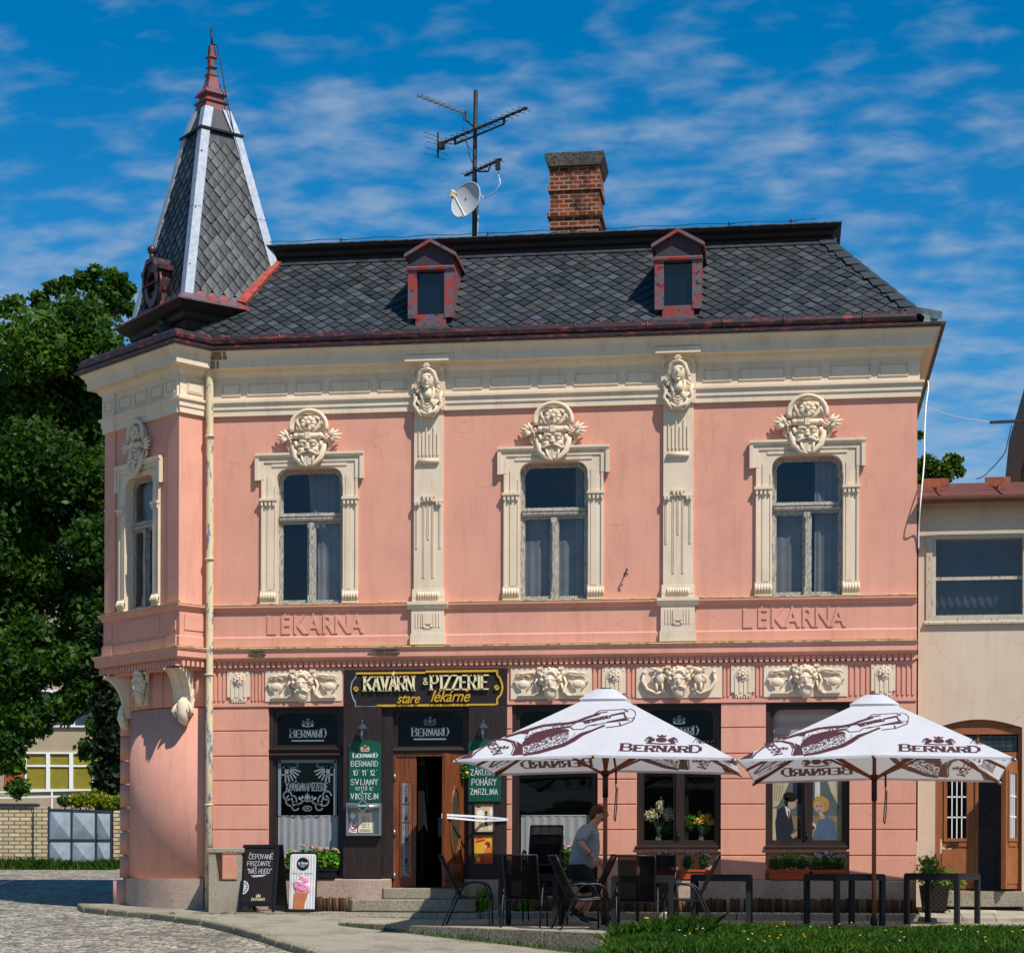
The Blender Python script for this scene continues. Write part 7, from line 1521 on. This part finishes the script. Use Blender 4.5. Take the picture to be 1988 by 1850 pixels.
um.scale = (.975, .975, 1)
u2 = dup(um, (5.599, -2.62, .06), 0, 'white printed parasol standing among the empty tables at the right'); u2.rotation_euler = (R(-2.0), 0, R(-3.0)); u2.scale = (.938, .938, .965)

# ================================================================ tables and chairs
m_tab = plain('anthracite_table_metal', S(30, 30, 32), .6, .15, 6, .05, .25, 0); m_sling = cloth('black_sling_mesh', S(20, 20, 22), .1, .15, .9, 60)
tb = thing('terrace_table', 'black square table between the chair seen from behind and the man, left end', 'table', (0, 0, 0), 0, 'black terrace tables')
mb = MB(); mb.box(-.42, .42, -.42, .42, .715, .742)
for k in range(6): mb.box(-.41 + k * .137, -.28 + k * .137, -.41, .41, .742, .748)
mb.build('tabletop', m_tab, tb, bev=.004)
mb = MB()
for s in (-1, 1): mb.box(-.42, .42, s * .415 - .012, s * .415 + .012, .65, .715); mb.box(s * .415 - .012, s * .415 + .012, -.40, .40, .65, .715)
mb.build('apron', m_tab, tb)
for sx in (-1, 1):
    for sy in (-1, 1): mb = MB(); mb.box(sx * .425, sx * .355, sy * .425, sy * .355, 0, .714); mb.build('leg', m_tab, tb)
tb.location = (.70, -3.02, zt_(-3.0))
dup(tb, (2.40, -4.06, zt_(-4)), R(1), 'black square table under the first parasol behind the chair seen from the back')
dup(tb, (3.44, -2.95, zt_(-3)), R(-1), 'empty black square table beside the leaning chair back')
dup(tb, (5.19, -2.28, zt_(-2.3)), R(32), 'empty black table set cornerwise around the second parasol pole')
dup(tb, (6.64, -1.58, zt_(-1.6)), R(63), 'rightmost black table standing in front of the basket planter')
chr_ = thing('terrace_chair', 'black sling chair in side view facing the first table, left end', 'chair', (0, 0, 0), 0, 'black sling chairs')
mb = MB(); hwid = .235; n = 8
pb_ = [(-.30, 1.02), (-.20, .80), (-.08, .56), (-.01, .43)]; ps_ = [(-.01, .43), (.08, .405), (.25, .415), (.40, .44), (.45, .425)]
def slingp(mb, pts): 
    v = [(x, y, z - .012 * (1 - (y / hwid) ** 2)) for x, z in pts for y in np.linspace(-hwid, hwid, 7)]; mb.add(v, [(i * 7 + k, (i + 1) * 7 + k, (i + 1) * 7 + k + 1, i * 7 + k + 1) for i in range(len(pts) - 1) for k in range(6)], True)
def dense(p, k=4): 
    o = []
    for a, b in zip(p, p[1:]): o += [(a[0] + (b[0] - a[0]) * i / k, a[1] + (b[1] - a[1]) * i / k) for i in range(k)]
    return o + [p[-1]]
mb = MB(); slingp(mb, dense(pb_)); mb.build('backrest', m_sling, chr_); mb = MB(); slingp(mb, dense(ps_)); mb.build('seat', m_sling, chr_)
mb = MB()
for s in (-1, 1): mb.tube([(x, s * (hwid + .01), z) for x, z in dense(pb_, 2) + dense(ps_, 2)[1:]], .014, 8)
mb.tube([(-.30, -hwid - .01, 1.02), (-.30, hwid + .01, 1.02)], .014, 8); mb.tube([(.45, -hwid - .01, .42), (.45, hwid + .01, .42)], .014, 8); mb.tube([(.02, -.28, .40), (.02, .28, .40)], .013, 8); mb.tube([(.35, -.28, .41), (.35, .28, .41)], .013, 8)
mb.build('sling_frame', m_black, chr_)
for s in (-1, 1):
    mb = MB(); y = s * .28; P = [(-.24, 0), (-.13, .26), (-.02, .50), (.03, .58), (.09, .62), (.22, .63), (.30, .625), (.37, .59), (.41, .52), (.43, .40), (.435, .2), (.44, 0)]
    mb.tube([(x, y, z) for x, z in P], [.013] * 4 + [.017] * 4 + [.013] * 4, 8); mb.build('side_frame', m_black, chr_)
zc = lambda y: zt_(y) + .0
chr_.location = (-.31, -3.18, zc(-3.2)); chr_.rotation_euler[2] = R(4)
dup(chr_, (.65, -3.58, zc(-3.6)), R(88), 'black sling chair seen from behind in front of the left table')
dup(chr_, (1.42, -4.12, zc(-4.1)), R(20), 'black sling chair in three quarter view just in front of the walking man')
dup(chr_, (2.34, -4.52, zc(-4.5)), R(93), 'black sling chair seen from behind in front of the first parasol pole')
dup(chr_, (3.13, -3.92, zc(-3.9)), R(178), 'black sling chair in side view facing left with its slanting back towards the empty tables')
dup(chr_, (2.55, -3.42, zc(-3.4)), R(-88), 'black sling chair facing the viewer behind the table under the first parasol')
dup(chr_, (1.60, -2.98, zc(-3.0)), R(176), 'black sling chair facing left half hidden behind the walking man')
for k in range(4): dup(chr_, (.72, -1.55 - .03 * k, zc(-1.5) + .145 * k), R(-90), ['lowest black chair of the stack by the right doorpost', 'second lowest black chair of the stack by the right doorpost', 'third chair up in the stack by the right doorpost', 'topmost black chair of the stack by the right doorpost'][k])

# ================================================================ the man walking past
def skin(name, V, E, mat, parent, levels=2, extra=None):
    me = bpy.data.meshes.new(name); me.from_pydata([v[:3] for v in V], E, []); o = bpy.data.objects.new(name, me); C.objects.link(o)
    md = o.modifiers.new('skin', 'SKIN'); md.use_smooth_shade = True
    if not me.skin_vertices: me.attributes  # layer is made with the modifier
    sv = me.skin_vertices[0].data if me.skin_vertices else None
    if sv is None:
        bm = bmesh.new(); bm.from_mesh(me); bm.verts.layers.skin.verify(); bm.to_mesh(me); bm.free(); sv = me.skin_vertices[0].data
    for i, v in enumerate(V): sv[i].radius = v[3] if isinstance(v[3], tuple) else (v[3], v[3]); sv[i].use_root = (i == 0)
    s = o.modifiers.new('sub', 'SUBSURF'); s.levels = levels; s.render_levels = levels
    dg = bpy.context.evaluated_depsgraph_get(); m2 = bpy.data.meshes.new_from_object(o.evaluated_get(dg)); bpy.data.objects.remove(o)
    mb = MB(); mb.add([tuple(v.co) for v in m2.vertices], [tuple(p.vertices) for p in m2.polygons], True)
    if extra: extra(mb)
    return mb.build(name, mat, parent)
man = thing('person', 'man in grey t-shirt and black shorts walking right behind the parasol pole', 'person', (1.37, -2.12, zt_(-2.1)))
m_skin = plain('skin', S(206, 146, 122), .55, .08, 14, .05); m_tee = plain('grey_marl_tshirt', S(142, 146, 156), .9, .1, 40, .2); m_shorts = plain('black_shorts', S(22, 22, 26), .85, .2, 10, .2)
m_hair = patchy('brown_hair', S(92, 54, 30), S(60, 34, 20), 30, .4, .6, .6, (4, 4, 18), .4); m_sole = plain('pale_sole', S(190, 190, 184), .7); m_shoe = plain('black_trainer', S(34, 36, 40), .6, .3, 20, .2)
# joints: x forward, y towards the house, z up (origin under the hips)
hand = lambda mb: None
BV = [(-.06, 0, .84, .11), (-.02, 0, 1.05, .12), (.01, 0, 1.28, .11), (.045, 0, 1.42, .075), (.085, 0, 1.50, .062), (.115, 0, 1.56, (.085, .08)), (.135, 0, 1.635, (.10, .085)), (.12, 0, 1.685, (.075, .07)),
      (.0, -.19, 1.36, .062), (-.06, -.33, 1.20, .052), (.0, -.33, 1.12, .05), (.10, -.26, 1.01, .036), (.14, -.23, .965, .034),
      (.0, .19, 1.36, .06), (.02, .27, 1.12, .05), (.14, .24, .96, .035), (.19, .2, .93, .033),
      (-.05, -.10, .76, .10), (.09, -.11, .50, .07), (.04, -.11, .40, .062), (-.09, -.11, .20, .042), (-.11, -.11, .12, .038),
      (-.03, .10, .76, .10), (.10, .10, .48, .07), (.07, .10, .36, .058), (.0, .10, .14, .04), (-.0, .10, .09, .04)]
BE = [(0, 1), (1, 2), (2, 3), (3, 4), (4, 5), (5, 6), (6, 7), (2, 8), (8, 9), (9, 10), (10, 11), (11, 12), (2, 13), (13, 14), (14, 15), (15, 16), (0, 17), (17, 18), (18, 19), (19, 20), (20, 21), (0, 22), (22, 23), (23, 24), (24, 25), (25, 26)]
def face(mb):
    mb.ball((.175, 0, 1.575), (.055, .06, .055), 12, 8); mb.ball((.19, 0, 1.535), (.035, .035, .025), 10, 7)     # jaw and chin
    mb.tube([(.218, 0, 1.635), (.243, 0, 1.60), (.232, 0, 1.588)], [.012, .018, .012], 7); mb.ball((.222, 0, 1.556), (.012, .022, .007), 8, 5); mb.ball((.22, 0, 1.545), (.012, .02, .007), 8, 5)
    for s in (-1, 1): mb.ball((.105, s * .083, 1.60), (.02, .012, .032), 8, 6); mb.ball((.205, s * .033, 1.635), (.014, .016, .010), 8, 5)
    for hx, hy, hz, sg_ in ((.14, -.23, .965, -1), (.19, .2, .93, 1)):
        mb.ball((hx + .02, hy, hz - .035), (.035, .022, .045), 10, 7)
        for k in range(4):
            dx = .012 + .012 * k; mb.tube([(hx + .0 + dx, hy, hz - .06), (hx + .02 + dx, hy + .004 * sg_, hz - .095 + .006 * k), (hx + .03 + dx * .8, hy + .02, hz - .118 + .01 * k), (hx + .02 + dx * .8, hy + .032, hz - .125 + .012 * k)], [.0105, .0095, .009, .007], 6)
        mb.tube([(hx + .035, hy + .01, hz - .015), (hx + .065, hy + .02, hz - .04), (hx + .07, hy + .03, hz - .07)], [.012, .010, .008], 6)
body = skin('body', BV, BE, m_skin, man, 2, face)
TV = [(-.05, 0, .78, .175), (-.035, 0, .90, .21), (-.005, 0, 1.05, .22), (.0, 0, 1.20, .205), (.0, 0, 1.33, .175), (.045, 0, 1.435, .09),
      (-.01, -.20, 1.37, .10), (-.05, -.30, 1.25, .088), (-.045, -.33, 1.19, .082), (-.01, .20, 1.37, .10), (.01, .27, 1.2, .085)]
TE = [(0, 1), (1, 2), (2, 3), (3, 4), (4, 5), (4, 6), (6, 7), (7, 8), (4, 9), (9, 10)]
skin('t_shirt', TV, TE, m_tee, man)
mb = MB()
mb.ball((-.06, 0, .80), (.17, .20, .16), 18, 12)
mb.tube([(-.06, -.09, .86), (-.05, -.10, .76), (.0, -.105, .66), (.06, -.11, .56), (.075, -.11, .46)], [.12, .15, .14, .125, .12], 16)
mb.tube([(-.06, .09, .86), (-.04, .10, .74), (.03, .10, .62), (.08, .10, .52), (.09, .10, .43)], [.12, .15, .135, .12, .115], 16)
mb.build('shorts', m_shorts, man)
mb = MB(); mb.ball((.105, 0, 1.672), (.118, .098, .085), 14, 9); mb.ball((.055, 0, 1.625), (.075, .09, .095), 12, 8); mb.ball((.178, 0, 1.705), (.035, .066, .03), 10, 6)
mb.build('hair', m_hair, body)
mb = MB(); mb.ball((.185, 0, 1.548), (.05, .058, .036), 12, 8); mb.build('stubble', patchy('stubble', S(140, 92, 72), S(110, 70, 54), 60, .4, .6, .8), body)
mb = MB()
for s in (-1, 1):
    mb.tube([(.228, s * .036 + .026 * math.cos(k * PI / 6), 1.633 + .02 * math.sin(k * PI / 6)) for k in range(12)], .004, 5, closed=True); mb.tube([(.225, s * .064, 1.638), (.16, s * .088, 1.638), (.105, s * .093, 1.625)], .004, 5)
mb.tube([(.23, -.012, 1.637), (.23, .012, 1.637)], .004, 5); mb.build('glasses', m_black, body)
mb = MB(); mb.tube([(.085 + .042 * math.cos(a) * .6, -.27 + .042 * math.sin(a), 1.03 + .04 * math.cos(a) * .8) for a in [2 * PI * k / 14 for k in range(14)]], .008, 6, closed=True); mb.build('wristband', m_black, body)
def shoe(M, label=None):
    mb = MB(M); mb.ball((.0, 0, .055), (.07, .046, .055), 12, 8); mb.ball((.10, 0, .042), (.10, .05, .04), 12, 8); mb.tube([(-.01, 0, .06), (-.02, 0, .12)], [.052, .05], 10); s = mb.build('shoe', m_shoe, man)
    mb = MB(M); mb.prism([(-.075, -.04), (.0, -.046), (.12, -.052), (.19, -.03), (.205, 0), (.19, .03), (.12, .052), (0, .046), (-.075, .04)], -.005, .024, 'z'); mb.build('sole', m_sole, s)
    mb = MB(M); mb.tube([(-.02, 0, .10), (-.025, 0, .16)], [.046, .044], 10); mb.build('sock', m_black, s)
    mb = MB(M); mb.bar((-.03, -.048, .05), (.08, -.05, .03), .006, .022); mb.build('stripe', m_sole, s)
shoe(T(-.125, -.11, .06, 0, 0, R(24))); shoe(T(-.015, .10, .005, 0, 0, 0))

man.scale = (1.1, 1.08, 1)
for o in bpy.data.objects:                                   # he leans forward from the hips
    if o.type == 'MESH' and (o.parent == man or (o.parent and o.parent.parent == man)) and o.name.split('.')[0] not in ('shoe', 'sole', 'sock', 'stripe'):
        for v in o.data.vertices:
            if v.co.z > .8: v.co.x += .09 * (v.co.z - .8) + .05 * max(0, v.co.z - 1.4)
